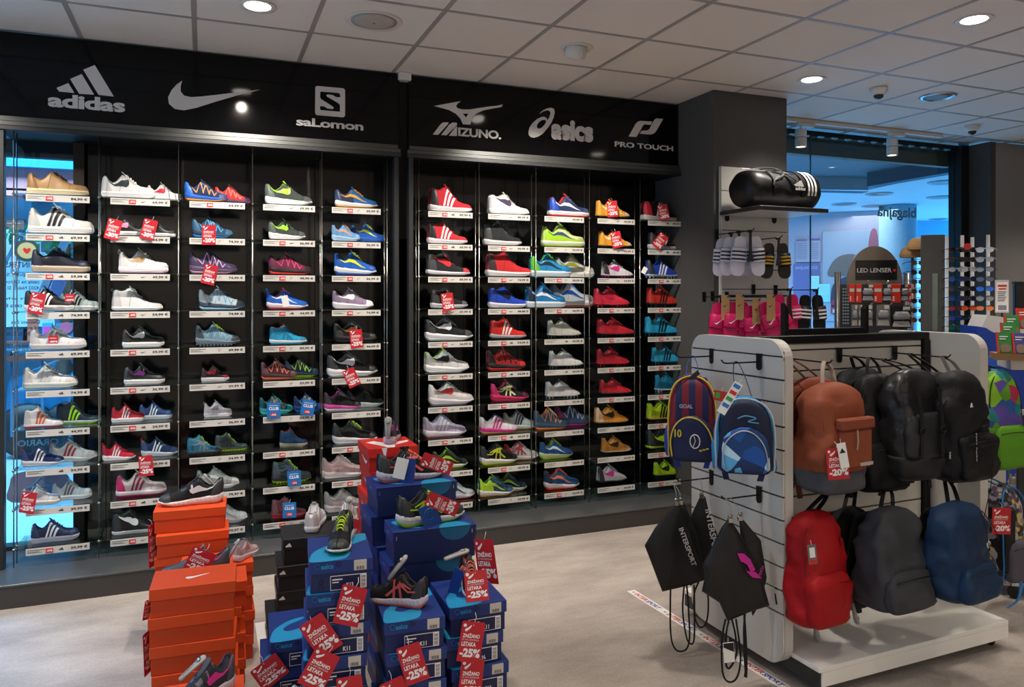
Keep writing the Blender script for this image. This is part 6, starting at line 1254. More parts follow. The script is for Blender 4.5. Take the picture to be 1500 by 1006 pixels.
def slides(label, px, pt, d, yaw, col, stripe, acc, spread=.052, roll=0, hanger='#1a1b1c', scale=1, auto=True):
    p = atD(px, pt, d)
    if auto: hook((p[0], 4.462, p[2] + .036), 'y', 'black hook carrying the ' + ' '.join(label.replace(',', '').split()[:9]), 4.462 - p[1] + .06)
    t = empty('slide_sandals', label, 'sandals', p, (0, 0, yaw), 'pool slides hanging on the slatwall', scale)
    slide_one(t, -spread, .0, -.09 + roll, col, stripe, acc, False); slide_one(t, spread, .0, .09 + roll, col, stripe, acc, True)
    if hanger == 'kraft':
        MB().box(-.028, .028, -.040, -.037, -.12, .05, .001).build('kraft_hanger', mat('#a8845a', .8), t)
        MB().prism([(-.016, -.02), (-.008, -.032), (.018, -.006), (-.006, -.024)], -.0412, -.0402, 'y').build('hanger_mark', M_TXT, t)
    else:
        MB().prism([(-.008, .03), (.008, .03), (.010, -.10), (.022, -.17), (-.022, -.17), (-.010, -.10)], -.045, -.040, 'y').build('hanger', mat(hanger, .45), t)
        MB().box(-.014, .014, -.045, -.02, .022, .040, .002).build('hanger_hook', mat(hanger, .45), t)
    return t
slides('white slides with black stripes, leftmost and farthest back', 1069, 349, 5.32, -.45, '#d4d0dc', 3, '#17171a', auto=False)
slides('white slides with black stripes, middle of three', 1080, 347, 5.22, -.4, '#d8d4e0', 3, '#17171a', auto=False)
slides('white slides with black stripes and red chip, frontmost', 1096, 346, 5.08, -.35, '#dedae6', 3, '#17171a')
slides('black slides with yellow stripes on the right hook', 1137, 356, 5.12, -.30, '#101011', 3, '#d0a020', scale=.9)
PK = '#d01560'
slides('pink slides with white stripes in the front row', 1152, 431, 5.2, -.15, PK, 3, '#f0e0ea')
slides('black slides with white stripes at the right end', 1190, 432, 5.25, -.05, '#151617', 3, '#e8e8e8')
for i, (px, pt, d, r, w_) in enumerate(((1060, 443, 5.15, 0, 'leftmost'), (1081, 442, 5.12, 0, 'second from the left'), (1105, 448, 5.08, .22, 'third from the left'), (1126, 443, 5.02, .42, 'fourth from the left, most tilted'))):
    slides('bright pink slides with paper hanger, %s in the low row' % w_, px, pt, d, -.35, PK, 1, '#f2e6ee', spread=.035, roll=r, hanger='kraft')
MB().box(.02, .58, -.012, -.0005, 1.515, 1.525).build('hook_bar', M_BLK_METAL, SW)
# ------------------------------------------------------------------ glazing and the mall corridor behind it
M_GLASS = glassmat('#dcecf4')
gz = MB().box(4.03, 5.02, 5.325, 5.333, .02, 3.06); struct('window_1', gz, M_GLASS)
gz = MB().box(5.028, 6.84, 5.325, 5.333, .02, 3.06); struct('window_2', gz, M_GLASS)
struct('trim_4', MB().box(4.02, 6.84, 5.30, 5.36, 3.06, ZC).box(4.02, 6.84, 5.30, 5.36, 0, .02), mat('#201e1d', .4, .4))
struct('trim_5', MB().box(5.021, 5.027, 5.322, 5.336, .02, 3.06), mat('#3c5a60', .3))
struct('floor_corridor', MB().box(-.2, 16, 5.441, 16, -.1, -.002), mat('#a8a4a0', .35, var=.1, nscale=2))
ZB = 2.93
A_, B_, C_ = atZ(1100, 277, ZB), atZ(1272, 281, ZB), atZ(1404, 250, ZB)
def wallseg(name, a, b, z0, z1, m, th=.15, kind=True):
    a, b = Vector(a[:2]), Vector(b[:2]); n = Vector((-(b - a).y, (b - a).x)).normalized() * th
    o = MB().prism([tuple(a), tuple(b), tuple(b + n), tuple(a + n)], z0, z1, 'z').build(name, m); o['kind'] = 'structure'; return o
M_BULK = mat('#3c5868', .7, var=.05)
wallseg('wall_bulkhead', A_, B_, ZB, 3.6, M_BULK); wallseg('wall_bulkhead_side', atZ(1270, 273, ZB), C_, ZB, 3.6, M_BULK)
struct('trim_6', MB().box(4.03, 6.9, 5.42, 5.50, 2.90, 3.06), mat('#6e5638', .6, var=.08))
dk = MB()
for i in range(30): dk.box(4.1 + i * .16, 4.18 + i * .16, 5.36, 5.42, 3.05, 3.085)
dk.box(4.02, 9, 5.45, 8, 3.09, 3.12); struct('ceiling_deck', dk, mat('#5f7078', .5, .4))
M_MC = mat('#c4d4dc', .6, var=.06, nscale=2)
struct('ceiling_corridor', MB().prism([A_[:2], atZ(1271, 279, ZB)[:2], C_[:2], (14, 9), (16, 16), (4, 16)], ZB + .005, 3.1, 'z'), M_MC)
for i, (px, py) in enumerate(((1288, 284), (1382, 267), (1377, 289), (1280, 302), (1236, 299), (1206, 314), (1376, 321))):
    p = atZ(px, py, ZB); t = empty('corridor_downlight', ('square dark ceiling lamp in the blue corridor, ' + ['above the centre', 'nearest the right pier', 'second near the right pier', 'left of the centre one', 'near the glass joint', 'right of the duffel bag', 'low at far right'][i]), 'ceiling lamp', (p[0], p[1], ZB), group='corridor ceiling lamps')
    MB().lathe([(.13, .004), (.16, -.01), (.17, .004)], 20).build('rim', mat('#9ab0bc', .4), t, True)
    MB().lathe([(.125, -.002), (.004, -.003)], 16).build('dark_lens', mat('#1c262c', .3), t)
# blue round column, far wall with posters, far screens
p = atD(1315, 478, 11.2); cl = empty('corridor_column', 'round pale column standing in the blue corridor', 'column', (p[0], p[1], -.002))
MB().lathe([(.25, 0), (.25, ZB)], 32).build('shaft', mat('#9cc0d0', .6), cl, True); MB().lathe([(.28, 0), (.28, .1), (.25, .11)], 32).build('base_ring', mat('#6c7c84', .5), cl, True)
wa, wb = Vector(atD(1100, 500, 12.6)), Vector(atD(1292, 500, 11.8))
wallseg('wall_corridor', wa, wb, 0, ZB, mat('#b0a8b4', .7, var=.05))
dirw = (wb - wa); dirw.z = 0; dirw.normalize(); nw = Vector((dirw.y, -dirw.x, 0)); yw = math.atan2(dirw.y, dirw.x)
def onwall(px, py, off=.0):
    t_ = (px - 750) / F; dr = Vector((t_ * CY + SY, CY - t_ * SY, -(py - PY0) / F)); o = Vector((0, 0, H)); w0 = Vector((wa.x, wa.y, 0)) + nw * off
    k = (w0 - o).dot(nw) / dr.dot(nw); return o + dr * k
def poster(label, x0, y0, x1, y1, col, emit=0, items=(), off=.03, cat='poster', texts=()):
    a = onwall(x0, y1, off); b = onwall(x1, y1, off); c = onwall(x0, y0, off); w = (b - a).length; w = (Vector(b.xy) - Vector(a.xy)).length; h = c.z - a.z
    t = empty('wall_poster', label, cat, a, (0, 0, yw))
    MB().box(0, w, 0, .02, 0, h, .002).build('panel', mat(col, .5, emit=emit, var=.03), t)
    for q, cc in items: MB().prism(crom([(u * w, v * h) for u, v in q], 3) if len(q) > 4 else [(u * w, v * h) for u, v in q], -.004, -.0005, 'y').build('print', mat(cc, .5), t)
    for s_, u, v, ww, hh_, cc in texts: text(s_, 'poster_lettering', mat(cc, .5), t, (u * w, -.005, v * h), ww * w, hh_ * h, bold=.02)
    return t
poster('large advertising poster of a figure in a cap on the corridor wall', 1205, 339, 1288, 470, '#a4aab4', 0, [
    ([(.10, .50), (.14, .62), (.30, .72), (.55, .74), (.72, .66), (.62, .52), (.40, .50)], '#7a6a62'), ([(.22, .05), (.16, .35), (.30, .46), (.55, .50), (.78, .36), (.82, .05)], '#4c4458'),
    ([(.40, .38), (.45, .46), (.62, .50), (.74, .46), (.70, .38), (.55, .34)], '#c89060'), ([(.80, .72), (.85, .98), (.95, 1.0), (.99, .80), (.98, .66), (.88, .62)], '#a05c68')])
poster('pale notice board with two columns of small print', 1166, 350, 1202, 384, '#aaa2ae', 0, [([(.02, .90), (.46, .90), (.46, .98), (.02, .98)], '#8a6c90'), ([(.54, .92), (.98, .92), (.98, 1.0), (.54, 1.0)], '#6a5a9c')] + [([(.05, .78 - .09 * i), (.45, .78 - .09 * i), (.45, .81 - .09 * i), (.05, .81 - .09 * i)], '#8e869a') for i in range(8)] + [([(.57, .78 - .09 * i), (.92, .78 - .09 * i), (.92, .81 - .09 * i), (.57, .81 - .09 * i)], '#8e869a') for i in range(8)])
poster('lavender blue notice with mirrored lettering', 1162, 386, 1201, 440, '#6c6a98', 0, texts=[('SAVJLAVOTOZ', .08, .82, .84, .1, '#b4b0d0')])
poster('small glowing green framed map beside the notice', 1187, 404, 1200, 423, '#8fc8b8', .5, off=.05, items=[([(.12, .12), (.88, .12), (.88, .88), (.12, .88)], '#a8dcdc')])
poster('small glowing blue screen on the corridor wall', 1199, 416, 1216, 442, '#78c4e0', .6, off=.05, items=[([(.1, .1), (.9, .1), (.9, .9), (.1, .9)], '#9cd8ec')])
poster('red and white call box on the corridor wall, upper', 1218, 439, 1225, 447, '#b04050', 0, off=.06, cat='call box', items=[([(.5, .2), (.9, .2), (.9, .8), (.5, .8)], '#3858a0')])
poster('red and white call box on the corridor wall, lower', 1217, 450, 1225, 459, '#b8404c', 0, off=.06, cat='call box', items=[([(.35, .1), (.95, .1), (.95, .7), (.35, .7)], '#d0c8d0')])
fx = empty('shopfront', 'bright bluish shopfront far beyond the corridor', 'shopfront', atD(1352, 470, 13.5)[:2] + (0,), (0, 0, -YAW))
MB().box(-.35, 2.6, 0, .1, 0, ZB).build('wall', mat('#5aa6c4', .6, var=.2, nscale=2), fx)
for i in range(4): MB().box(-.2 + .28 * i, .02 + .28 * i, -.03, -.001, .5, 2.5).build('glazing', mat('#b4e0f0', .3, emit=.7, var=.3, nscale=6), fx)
# mirrored ghost lettering on the glass
text('blagajna', 'glass_lettering', mat('#b4d4e2', .6), bpy.data.objects['window_2'], (atY(1342, 318, 5.337)[0], 5.3365, atY(1255, 320, 5.337)[2]), .50, .13, ax=(-1, 0, 0), bold=.03)
# ------------------------------------------------------------------ lighting track with two spots
tr = empty('lighting_track', 'white ceiling lighting track in front of the glazing', 'lighting track', (4.02, 4.98, ZC - .035))
MB().box(0, 2.2, -.018, .018, .004, .034, .002).build('rail', M_WHT, tr)
for px, py, lb in ((1180, 203, 'white cylindrical track spotlight nearer the pillar'), (1313, 215, 'white cylindrical track spotlight nearer the right wall')):
    q = atY(px, 200, 4.98); t = empty('track_spotlight', lb, 'ceiling lamp', (q[0], 4.98, ZC - .0325), group='track spotlights')
    MB().box(-.09, .09, -.017, .017, -.028, -.0005, .003).build('adapter', M_WHT, t); MB().tube([(-.05, 0, -.028), (-.05, 0, -.06)], .008, 8).build('stem', M_WHT, t, True)
    MB().lathe([(.044, -.055), (.046, -.06), (.046, -.120), (.0445, -.123), (.0445, -.128), (.046, -.131), (.046, -.20), (.040, -.203), (.038, -.19)], 24, (-.05, 0, 0)).build('housing', M_WHT, t, True)
    MB().lathe([(.0448, -.1235), (.0452, -.1255), (.0448, -.1275)], 24, (-.05, 0, 0)).build('black_ring', M_BLACK, t)
    MB().lathe([(.037, -.196), (.004, -.197)], 20, (-.05, 0, 0)).build('lens', mat('#ffe2b8', .3, emit=14, var=0), t)
    light('track_lamp', 'SPOT', (q[0] - .05, 4.98, ZC - .25), 14, (1, .82, .6), size=.03, spot=75, blend=.6, target=(q[0] - .05, 4.7, 0))
# ------------------------------------------------------------------ torch display
def facing(name, label, cat, px, pyb, d, group=None, z=None, yaw=None):
    p = atD(px, pyb, d); return empty(name, label, cat, (p[0], p[1], p[2] if z is None else z), (0, 0, -YAW - math.atan((px - 750) / F) * .5 if yaw is None else yaw), group)
t = facing('torch_display', 'steel torch display stand with arched header board', 'display stand', 1281, 480, 5.9, z=0)
sc = 5.9 / F
def zz(py, d=5.9): return H - (py - PY0) * d / F
MB().prism([(-38 * sc, zz(432)), (38 * sc, zz(432))] + [(38 * sc * cos(a), zz(416) + (416 - 360) * sc * sin(a)) for a in [pi * q / 20 for q in range(21)]], 0, .02, 'y').build('arch_board', mat('#8a8074', .3, .7, var=.15, nscale=5), t)
bd = MB().box(-26 * sc, 30 * sc, -.008, -.0005, zz(410), zz(381)).build('header_panel', mat('#141416', .25), t)
text('LED LENSER', 'header_lettering', M_LOGO, bd, (-24 * sc, -.0095, zz(399)), 47 * sc, 6.5 * sc, bold=.02); MB().lathe([(2.2 * sc, 0), (2.2 * sc, .001)], 16).build('red_dot', M_CHIP, bd).matrix_local = Matrix.Translation((26.5 * sc, -.009, zz(396))) @ Matrix.Rotation(pi / 2, 4, 'X')
for x, pt in ((-50.5, 398), (43.5, 400)): MB().lathe([(.024, 0.0), (.024, zz(pt))], 16, (x * sc, 0, 0)).build('post', mat('#6a6866', .35, .6), t, True)
pf = MB()
MB().box(-46 * sc, 42 * sc, .004, .010, .3, zz(416)).build('back_sheet', mat('#3c3e42', .5), t)
for r in range(12):
    for c in range(3): pf.box((-43.5 + 3.2 * c) * sc, (-41.6 + 3.2 * c) * sc, .001, .0038, zz(424 + 4.6 * r), zz(422 + 4.6 * r))
pf.build('perforation', mat('#a8c4cc', .4), t, kind='stuff')
MB().box(-.25, .17, -.16, .1, 0, .06, .004).build('foot_plate', mat('#4a4846', .4, .5), t)
for i, px in enumerate((1262, 1288, 1313)): MB().tube([((px - 1281 + 3) * sc, 0, zz(419)), ((px - 1281) * sc, -.16, zz(417)), ((px - 1281 + 4) * sc, -.18, zz(411))], .004, 6).build('hook_rod', M_CHROME, t, True)
for i, px in enumerate((1268, 1294, 1320)): MB().tube([((px - 1281 + 3) * sc, 0, zz(448)), ((px - 1281) * sc, -.14, zz(447)), ((px - 1281 + 4) * sc, -.16, zz(443))], .004, 6).build('hook_rod', M_CHROME, t, True)
def blister(label, px0, px1, py0, py1, d, col, kind):
    s_ = d / F; t = facing('blister_pack', label, 'packaged torch', (px0 + px1) / 2, py1, d, 'blister packed torches'); w = (px1 - px0) * s_; h = (py1 - py0) * s_
    MB().box(-w / 2, w / 2, 0, .012, 0, h, .002).build('card', mat(col, .4, var=.05), t)
    if kind == 'r':
        MB().box(-w * .38, w * .38, -.003, 0, h * .58, h * .76).build('price_sticker', M_STK, t)
        for k in range(3): MB().box(-w * .35, -w * .15, -.002, 0, h * (.1 + .09 * k), h * (.15 + .09 * k)).build('bullet_print', M_WHITE, t)
    else:
        MB().loft([[(x * w * k, -y_, h * (.55 + z_ * k)) for x, z_ in ((-.4, -.18), (.4, -.18), (.45, .0), (.3, .2), (-.3, .2), (-.45, .0))] for k, y_ in ((1, 0), (.95, .02), (.6, .03))]).build('bubble', mat('#8e9092', .2, var=.3, nscale=40), t, True)
        MB().prism([(-w * .36, h * .30), (w * .36, h * .30), (w * .46, h * .05), (-w * .46, h * .05)], -.006, 0, 'y').build('print', mat('#c8c8ca' if kind == 'g' else '#b8b4a8', .5), t)
        MB().box(w * .08, w * .42, -.004, 0, h * .80, h * .97).build('price_sticker', M_STK, t)
n_ = ['first', 'second', 'third', 'fourth', 'fifth']
for i, (a, b) in enumerate(((1244, 1252), (1254, 1262), (1280, 1292), (1306, 1319), (1331, 1341))): blister('red boxed torch pack, %s from the left in the upper row' % n_[i], a, b, 416, 443, 5.7, '#d4301c', 'r')
for i, (a, b) in enumerate(((1262.5, 1279.5), (1292.5, 1305.5), (1319.5, 1330.5))): blister('grey headlamp blister pack, %s from the left between red boxes' % n_[i], a, b, 416, 441, 5.72, '#2c2c2e', 'g')
for i, (a, b) in enumerate(((1248, 1256), (1257, 1263.5), (1264.5, 1278), (1285, 1303))): blister('clear torch blister, %s from the left in the lower row' % n_[i], a, b, 446, 478, 5.7, '#77756f', 'c')
blister('dark torch pack with yellow marks at the right of the lower row', 1307, 1334, 448, 480, 5.7, '#1c1c1e', 'c')
# ------------------------------------------------------------------ sunglasses racks
t = facing('sunglasses_rack', 'tall sunglasses rack with grey mirror panel and white pegged posts', 'display stand', 1400, 500, 5.2, z=0, yaw=-YAW - .3)
sc = 5.2 / F; z5 = lambda py: zz(py, 5.2)
MB().box((1355 - 1400) * sc, (1386 - 1400) * sc, 0, .03, .06, z5(343), .003).build('side_panel', mat('#4c4a47', .5), t)
MB().box((1369 - 1400) * sc, (1376.5 - 1400) * sc, -.004, -.0005, .3, z5(400), .001).build('mirror_strip', mat('#7a8886', .08, .9), t)
for x, pt in ((1388, 345), (1408, 345), (1421, 348), (1441, 345)):
    po = MB().tube([((x - 1400) * sc, -.01, .06), ((x - 1400) * sc, -.01, z5(pt))], .011, 10).build('post', mat('#c8c4bc', .4), t, True)
MB().box(-.24, .2, -.06, .1, 0, .06, .004).build('foot_plate', mat('#3a3836', .4), t)
gcol = [('#1c1c20', '#17171a'), ('#26262a', '#202024'), ('#a8a8ac', '#b4b4b8'), ('#1c4a9a', '#16254a'), ('#34343a', '#202226'), ('#1a3a90', '#20203a'), ('#8a2030', '#d05020'), ('#1c3a94', '#202838'), ('#1c6a4a', '#2a5a38')]
def sunglasses(label, px, py, d, lens, frame, yaw, k=.82):
    p = atD(px, py, d); t = empty('sunglasses', label, 'sunglasses', p, (0, 0, yaw), 'sunglasses on the racks', k)
    lm = mat(lens, .15, 0, var=.2, nscale=30); fm = mat(frame, .3)
    for s in (-1, 1):
        MB().prism([(s * (.034 + .028 * cos(a)), .019 * sin(a) * (1 if sin(a) > 0 else 1.1)) for a in [2 * pi * q / 12 for q in range(12)]], -.006, -.003, 'y').build('lens', lm, t)
        MB().tube([(s * .064, -.002, .008), (s * .068, .06, .008), (s * .066, .12, -.006)], .0028, 5).build('temple', fm, t, True)
    MB().tube([(-.066, -.004, .012), (-.034, -.008, .021), (0, -.008, .012), (.034, -.008, .021), (.066, -.004, .012)], .003, 5).build('brow_bar', fm, t, True)
rn = ['top', 'second', 'third', 'fourth', 'fifth', 'sixth', 'seventh', 'eighth', 'lowest']
for r in range(9):
    py = 366 + 14.2 * r; a, b = gcol[r]
    sunglasses('%s sunglasses in the left column of the white post rack, %s row' % (['black', 'dark', 'silver', 'blue', 'smoky', 'royal blue', 'purple red', 'navy', 'green'][r], rn[r]), 1401, py, 5.12, a, '#1a1a1c', -.55)
    sunglasses('%s sunglasses in the middle column of the white post rack, %s row' % (['grey', 'brown', 'silver', 'blue', 'black', 'violet', 'orange red', 'navy', 'dark green'][r], rn[r]), 1419, py, 5.06, b, '#2a2a2e' if r != 2 else '#b0b0b4', -.4)
    sunglasses('%s sunglasses in the right column of the white post rack, %s row' % (['white framed', 'clear', 'grey', 'black', 'bright blue', 'smoky', 'orange', 'turquoise', 'yellow'][r], rn[r]), 1443, py, 5.0, ['#c8c8cc', '#a0a0a4', '#88888c', '#50545a', '#1c60d8', '#8a8a86', '#d87818', '#4aa0b8', '#c89018'][r], ['#d8d4d4', '#b0b0b0', '#303034', '#202024', '#202024', '#38383c', '#402818', '#2a3a40', '#c0c818'][r], -1.1)
MB().lathe([(.022, 0), (.022, .003)], 20).build('rack_badge', M_RED)
rb = bpy.data.objects['rack_badge']; tag(rb, 'round red badge on top of the sunglasses rack', 'badge'); rb.matrix_world = Matrix.Translation(atD(1417, 361, 5.0)) @ Matrix.Rotation(-YAW - .3, 4, 'Z') @ Matrix.Rotation(pi / 2, 4, 'X')
t = facing('accessory_rack', 'accessory rack with caps and dark sunglasses beside the torches', 'display stand', 1341, 500, 5.6, z=0, yaw=-YAW - .3)
sc6 = 5.6 / F
for x, pt in ((1337, 350), (1352, 350)): MB().tube([((x - 1341) * sc6, 0, .05), ((x - 1341) * sc6, 0, H - (pt - PY0) * sc6)], .009, 8).build('post', mat('#8a8884', .4, .4), t, True)
MB().box(-.07, .09, -.07, .08, 0, .05, .004).build('foot_plate', mat('#3a3836', .4), t)
for r in range(8): MB().tube([((1337 - 1341) * sc6, 0, H - (366 + 14 * r - PY0) * sc6), ((1352 - 1341) * sc6, -.05, H - (366 + 14 * r - PY0) * sc6)], .003, 5).build('rung', mat('#8a8884', .4), t, True)
for r in range(8): sunglasses('%s sunglasses on the left accessory rack, %s row' % (['blue rimmed', 'tan', 'black', 'grey', 'brown', 'dark', 'coffee', 'rusty'][r], rn[r]), 1344, 371 + 14 * r, 5.5, ['#2a3a60', '#8a7048', '#202024', '#4a4a4e', '#5a4030', '#2a2a2c', '#4a3424', '#7a4030'][r], '#1c1c1e', -.3)
def cap(label, px, py, d, col):
    p = atD(px, py, d); t = empty('cap', label, 'cap', p, (0, 0, -.8)); m = fabric(col)
    MB().lathe([(.075, 0), (.078, .02), (.066, .06), (.035, .085), (.004, .09)], 20).build('crown', m, t, True)
    MB().prism(crom([(-.06, -.05), (-.055, -.10), (0, -.135), (.055, -.10), (.06, -.05), (0, -.07)], 3), 0, .006, 'z').build('peak', m, t)
cap('tan cap on top of the accessory rack', 1345, 366, 5.5, '#b89460'); cap('beige cap with peak toward the torch display', 1335, 377, 5.55, '#a8845c')
# ------------------------------------------------------------------ far right: acrylic sign, sports bags roll, blue counter, insole tray
t = facing('notice_stand', 'clear acrylic notice holder on a thin black post', 'sign', 1468, 508, 4.9, yaw=-YAW - .25)
sc = 4.9 / F
MB().box(-9 * sc, 9 * sc, 0, .006, 50 * sc, 98 * sc, .001).build('acrylic', mat('#c4c0c4', .15, var=.03), t)
MB().box(-7.6 * sc, 7.6 * sc, -.002, -.0003, 52 * sc, 95 * sc).build('paper', M_WHITE, t)
MB().box(-6 * sc, 6 * sc, -.003, -.0021, 88 * sc, 91 * sc).box(-5 * sc, 5 * sc, -.003, -.0021, 84 * sc, 86 * sc).build('red_print', M_CHIP, t, kind='stuff')
m = MB()
for i in range(6): m.box(-6 * sc, (5 - i % 3) * sc, -.003, -.0021, (80 - 2.6 * i) * sc, (81 - 2.6 * i) * sc)
m.build('small_print', M_DFRAME, t, kind='stuff'); MB().box(-5.5 * sc, 5.5 * sc, -.003, -.0021, 54 * sc, 61 * sc).build('house_print', mat('#8a8890', .5), t)
MB().tube([(0, .003, 0), (0, .003, 50 * sc)], .006, 8).build('post', M_BLK_METAL, t, True)
t = facing('blue_counter', 'royal blue counter with white top behind the gondola', 'counter', 1475, 660, 4.75, z=0, yaw=-YAW - .15)
MB().prism([(-.17, 0), (.9, 0), (.9, 1.29), (.12, 1.29), (.02, 1.32), (-.12, 1.42), (-.17, 1.43)], 0, .25, 'y').build('body', mat('#123a9a', .45, var=.05), t)
MB().prism([(-.13, 1.425), (.05, 1.335), (.13, 1.31), (.9, 1.31), (.9, 1.36), (-.1, 1.50)], .03, .24, 'y').build('top', M_PANEL, t)
MB().box(-.16, .88, -.012, -.001, 1.18, 1.25).build('edge_band', mat('#1c5ac4', .4), t)
t = facing('bag_roll', 'bundle of white carrier bags with red and blue lettering', 'carrier bags', 1458, 508, 4.85, yaw=-YAW - .5)
for i in range(4): MB().box(-.022 + .012 * i, -.013 + .012 * i, -.02, .03, 0, .18 - .004 * (i % 2), .001).build('folded_bag', M_WHITE, t)
text('INTER', 'bag_lettering', M_RED, t, (-.004, -.0215, .02), .075, .013, ax=(0, 0, 1), up=(-1, 0, 0), bold=.03); text('SPORT', 'bag_lettering', mat('#1c3c9c', .5), t, (-.004, -.0215, .098), .07, .013, ax=(0, 0, 1), up=(-1, 0, 0), bold=.03)
t = facing('black_monitor', 'black boxy screen at the right photograph edge', 'monitor', 1500, 480, 4.95, z=1.37, yaw=-YAW - .3)
MB().box(-.05, .32, 0, .05, .04, .33, .004).build('screen', mat('#0c0c0e', .15), t); MB().box(-.055, .325, -.012, .05, .325, .345, .003).build('hood', M_BLACK, t); MB().box(.05, .15, .0, .1, -.0, .04).build('foot', M_BLACK, t)
t = facing('cardboard_tray', 'cardboard counter tray filled with insole packs', 'box', 1499, 528, 3.9, yaw=-YAW - .35)
MB().prism([(-.125, 0), (.2, -.0), (.2, .04), (-.125, .035)], -.01, .12, 'y').build('tray', mat('#9a7850', .8, var=.08), t)
MB().box(-.05, .22, .02, .3, -.05, -.002).build('shelf_board', M_PANEL, t)
tr_ = t
for i, (x, y, z, c, l) in enumerate(((-.115, -.012, .037, '#2a8438', 'front left green'), (-.045, -.014, .035, '#4a4a90', 'front right violet'), (-.085, .035, .085, '#2e8a3c', 'middle row green'), (-.06, .075, .125, '#2a8438', 'upper row green'), (.0, .10, .16, '#c8301c', 'rear red'))):
    p = tr_.matrix_basis @ Vector((x, y, z)); q = empty('insole_pack', '%s insole pack standing in the cardboard tray' % l, 'packaged insoles', p, (radians(-18), 0, tr_.rotation_euler.z), 'insole packs in the tray')
    MB().box(0, .066, 0, .012, -.0, .11, .001).build('card', mat(c, .5), q)
    MB().box(-.0015, .006, -.002, .0125, -.001, .111).build('red_edge', M_CHIP, q)
    MB().prism(crom([(.016, .008), (.03, .004), (.055, .01), (.058, .035), (.035, .05), (.014, .04)], 3), -.004, -.0005, 'y').build('insole_window', mat('#8a7260', .6, var=.2), q)
    MB().box(.012, .05, -.002, -.0003, .085, .09).box(.012, .04, -.002, -.0003, .072, .077).build('print', M_WHITE, q, kind='stuff')
t = facing('wire_basket', 'wire mesh basket trolley with pale trainers on castors', 'trolley', 1494, 683, 4.1, z=0, yaw=-YAW - .3)
m = MB()
for i in range(9): m.tube([(-.05 + .04 * i, 0, .30), (-.05 + .04 * i, 0, .95)], .0025, 5)
for i in range(9): m.tube([(-.06, 0, .30 + .08 * i), (.2, 0, .30 + .08 * i)], .0025, 5)
m.build('mesh', M_STEEL, t, kind='stuff')
MB().box(-.02, .02, -.03, -.005, .09, .98, .003).build('upright', M_DFRAME, t); MB().box(-.04, .25, -.02, .2, .09, .12, .003).build('base_frame', M_DFRAME, t); MB().tube([(-.06, -.02, 1.0), (.06, -.02, 1.0)], .016, 10).build('handle', M_PANEL, t, True)
for x in (-.03,): 
    w_ = MB().lathe([(.02, -.012), (.033, -.012), (.035, 0), (.033, .012), (.02, .012)], 18); w_.v = [(x + a, -.02 + c, b + .036) for a, b, c in w_.v]; w_.build('wheel', M_BLACK, t, True)
    MB().box(x - .02, x + .02, -.04, 0, .072, .09).build('castor', M_CHROME, t)
for i in range(3): shoe('low_sneaker', ['pale trainer lying highest in the wire basket', 'pale grey trainer in the middle of the wire basket', 'grey trainer lowest in the wire basket'][i], 'court', .26, (atD(1484, 600, 4.22)[0], atD(1484, 600, 4.22)[1], (.84, .70, .55)[i]), rz=.2, up=['#b8b4b0', '#a8a4a4', '#c4c0bc'][i], mid='#c8c8c8', kind=None)
t = facing('white_cabinet', 'plain white cabinet behind the right gondola end', 'cabinet', 1456, 722, 4.15, z=0, yaw=-YAW - .1)
MB().box(-.16, .06, 0, .4, .06, .80, .003).build('carcass', M_PANEL, t); MB().box(-.155, .055, -.014, -.001, .08, .42, .002).build('door', M_PANEL, t); MB().box(-.155, .055, -.014, -.001, .425, .78, .002).build('door', M_PANEL, t); MB().box(-.14, .04, .02, .38, 0, .06).build('plinth_base', M_DFRAME, t)
# kids backpacks on the far end of the gondola
bq, z0, hh = backpack('colourful jungle print kids backpack right of the gondola', 1460, 540, 684, 3.95, .25, .16, -YAW + .3, '#3a78b0', pocket=.85, pcol='#5c9a20', prof=kprof, mat_=plaid('#000', '#fff', 'jungle'), seed=61, wr=.006, straps='#141416', hook_z=1.36, hang=(3.60, 2.98))
MB().loft([[(x * 1.02, y * 1.02, z - .001) for x, y, z in r] for r in softbody(.25, hh, .16, kprof, 61, .006)[:13]]).build('green_base', mat('#5c9a20', .6, var=.3, nscale=14), bq, True)
MB().box(-.12, -.075, -.02, .07, .10, hh * .93, .012).build('back_panel', mat('#101012', .7), bq)
bq, z0, hh = backpack('grey comic print kids backpack with blue trim and red tag', 1468, 708, 846, 3.85, .22, .16, -YAW + .45, '#54505c', pocket=.8, prof=kprof, mat_=plaid('#000', '#fff', 'comic'), seed=64, wr=.006, straps='#1c78c0', piping='#1c78c0', hook_z=.78, hang=(3.60, 2.90))
MB().box(-.10, -.03, -.09, .07, .06, hh * .80, .012).build('back_panel', mat('#0e0e10', .7), bq)
MB().prism([(.0, .05), (.03, .05), (.03, .14)], -.095, -.085, 'y').build('red_corner', M_CHIP, bq)
MB().ribbon(crom([(-.08, -.08, .13), (-.02, -.10, .05), (-.03, -.10, -.06), (-.10, -.09, -.10)], 4, False), .012, (1, 0, 0), .002).build('blue_strap', mat('#1c7ac4', .5), bq)
ft(1467, 763, 3.60, 'red minus 20 tag on the comic print kids backpack', 1, '20', w=.09, h=.125, yaw=-.35)
for y, z in ((2.98, 1.338), (2.95, .775)):
    h_ = hook((3.512, y, z), 'x', 'black hook on the outer gondola end holding %s kids backpack' % ('the upper' if z > 1 else 'the lower'), .16); h_.rotation_euler = (0, 0, pi / 2)
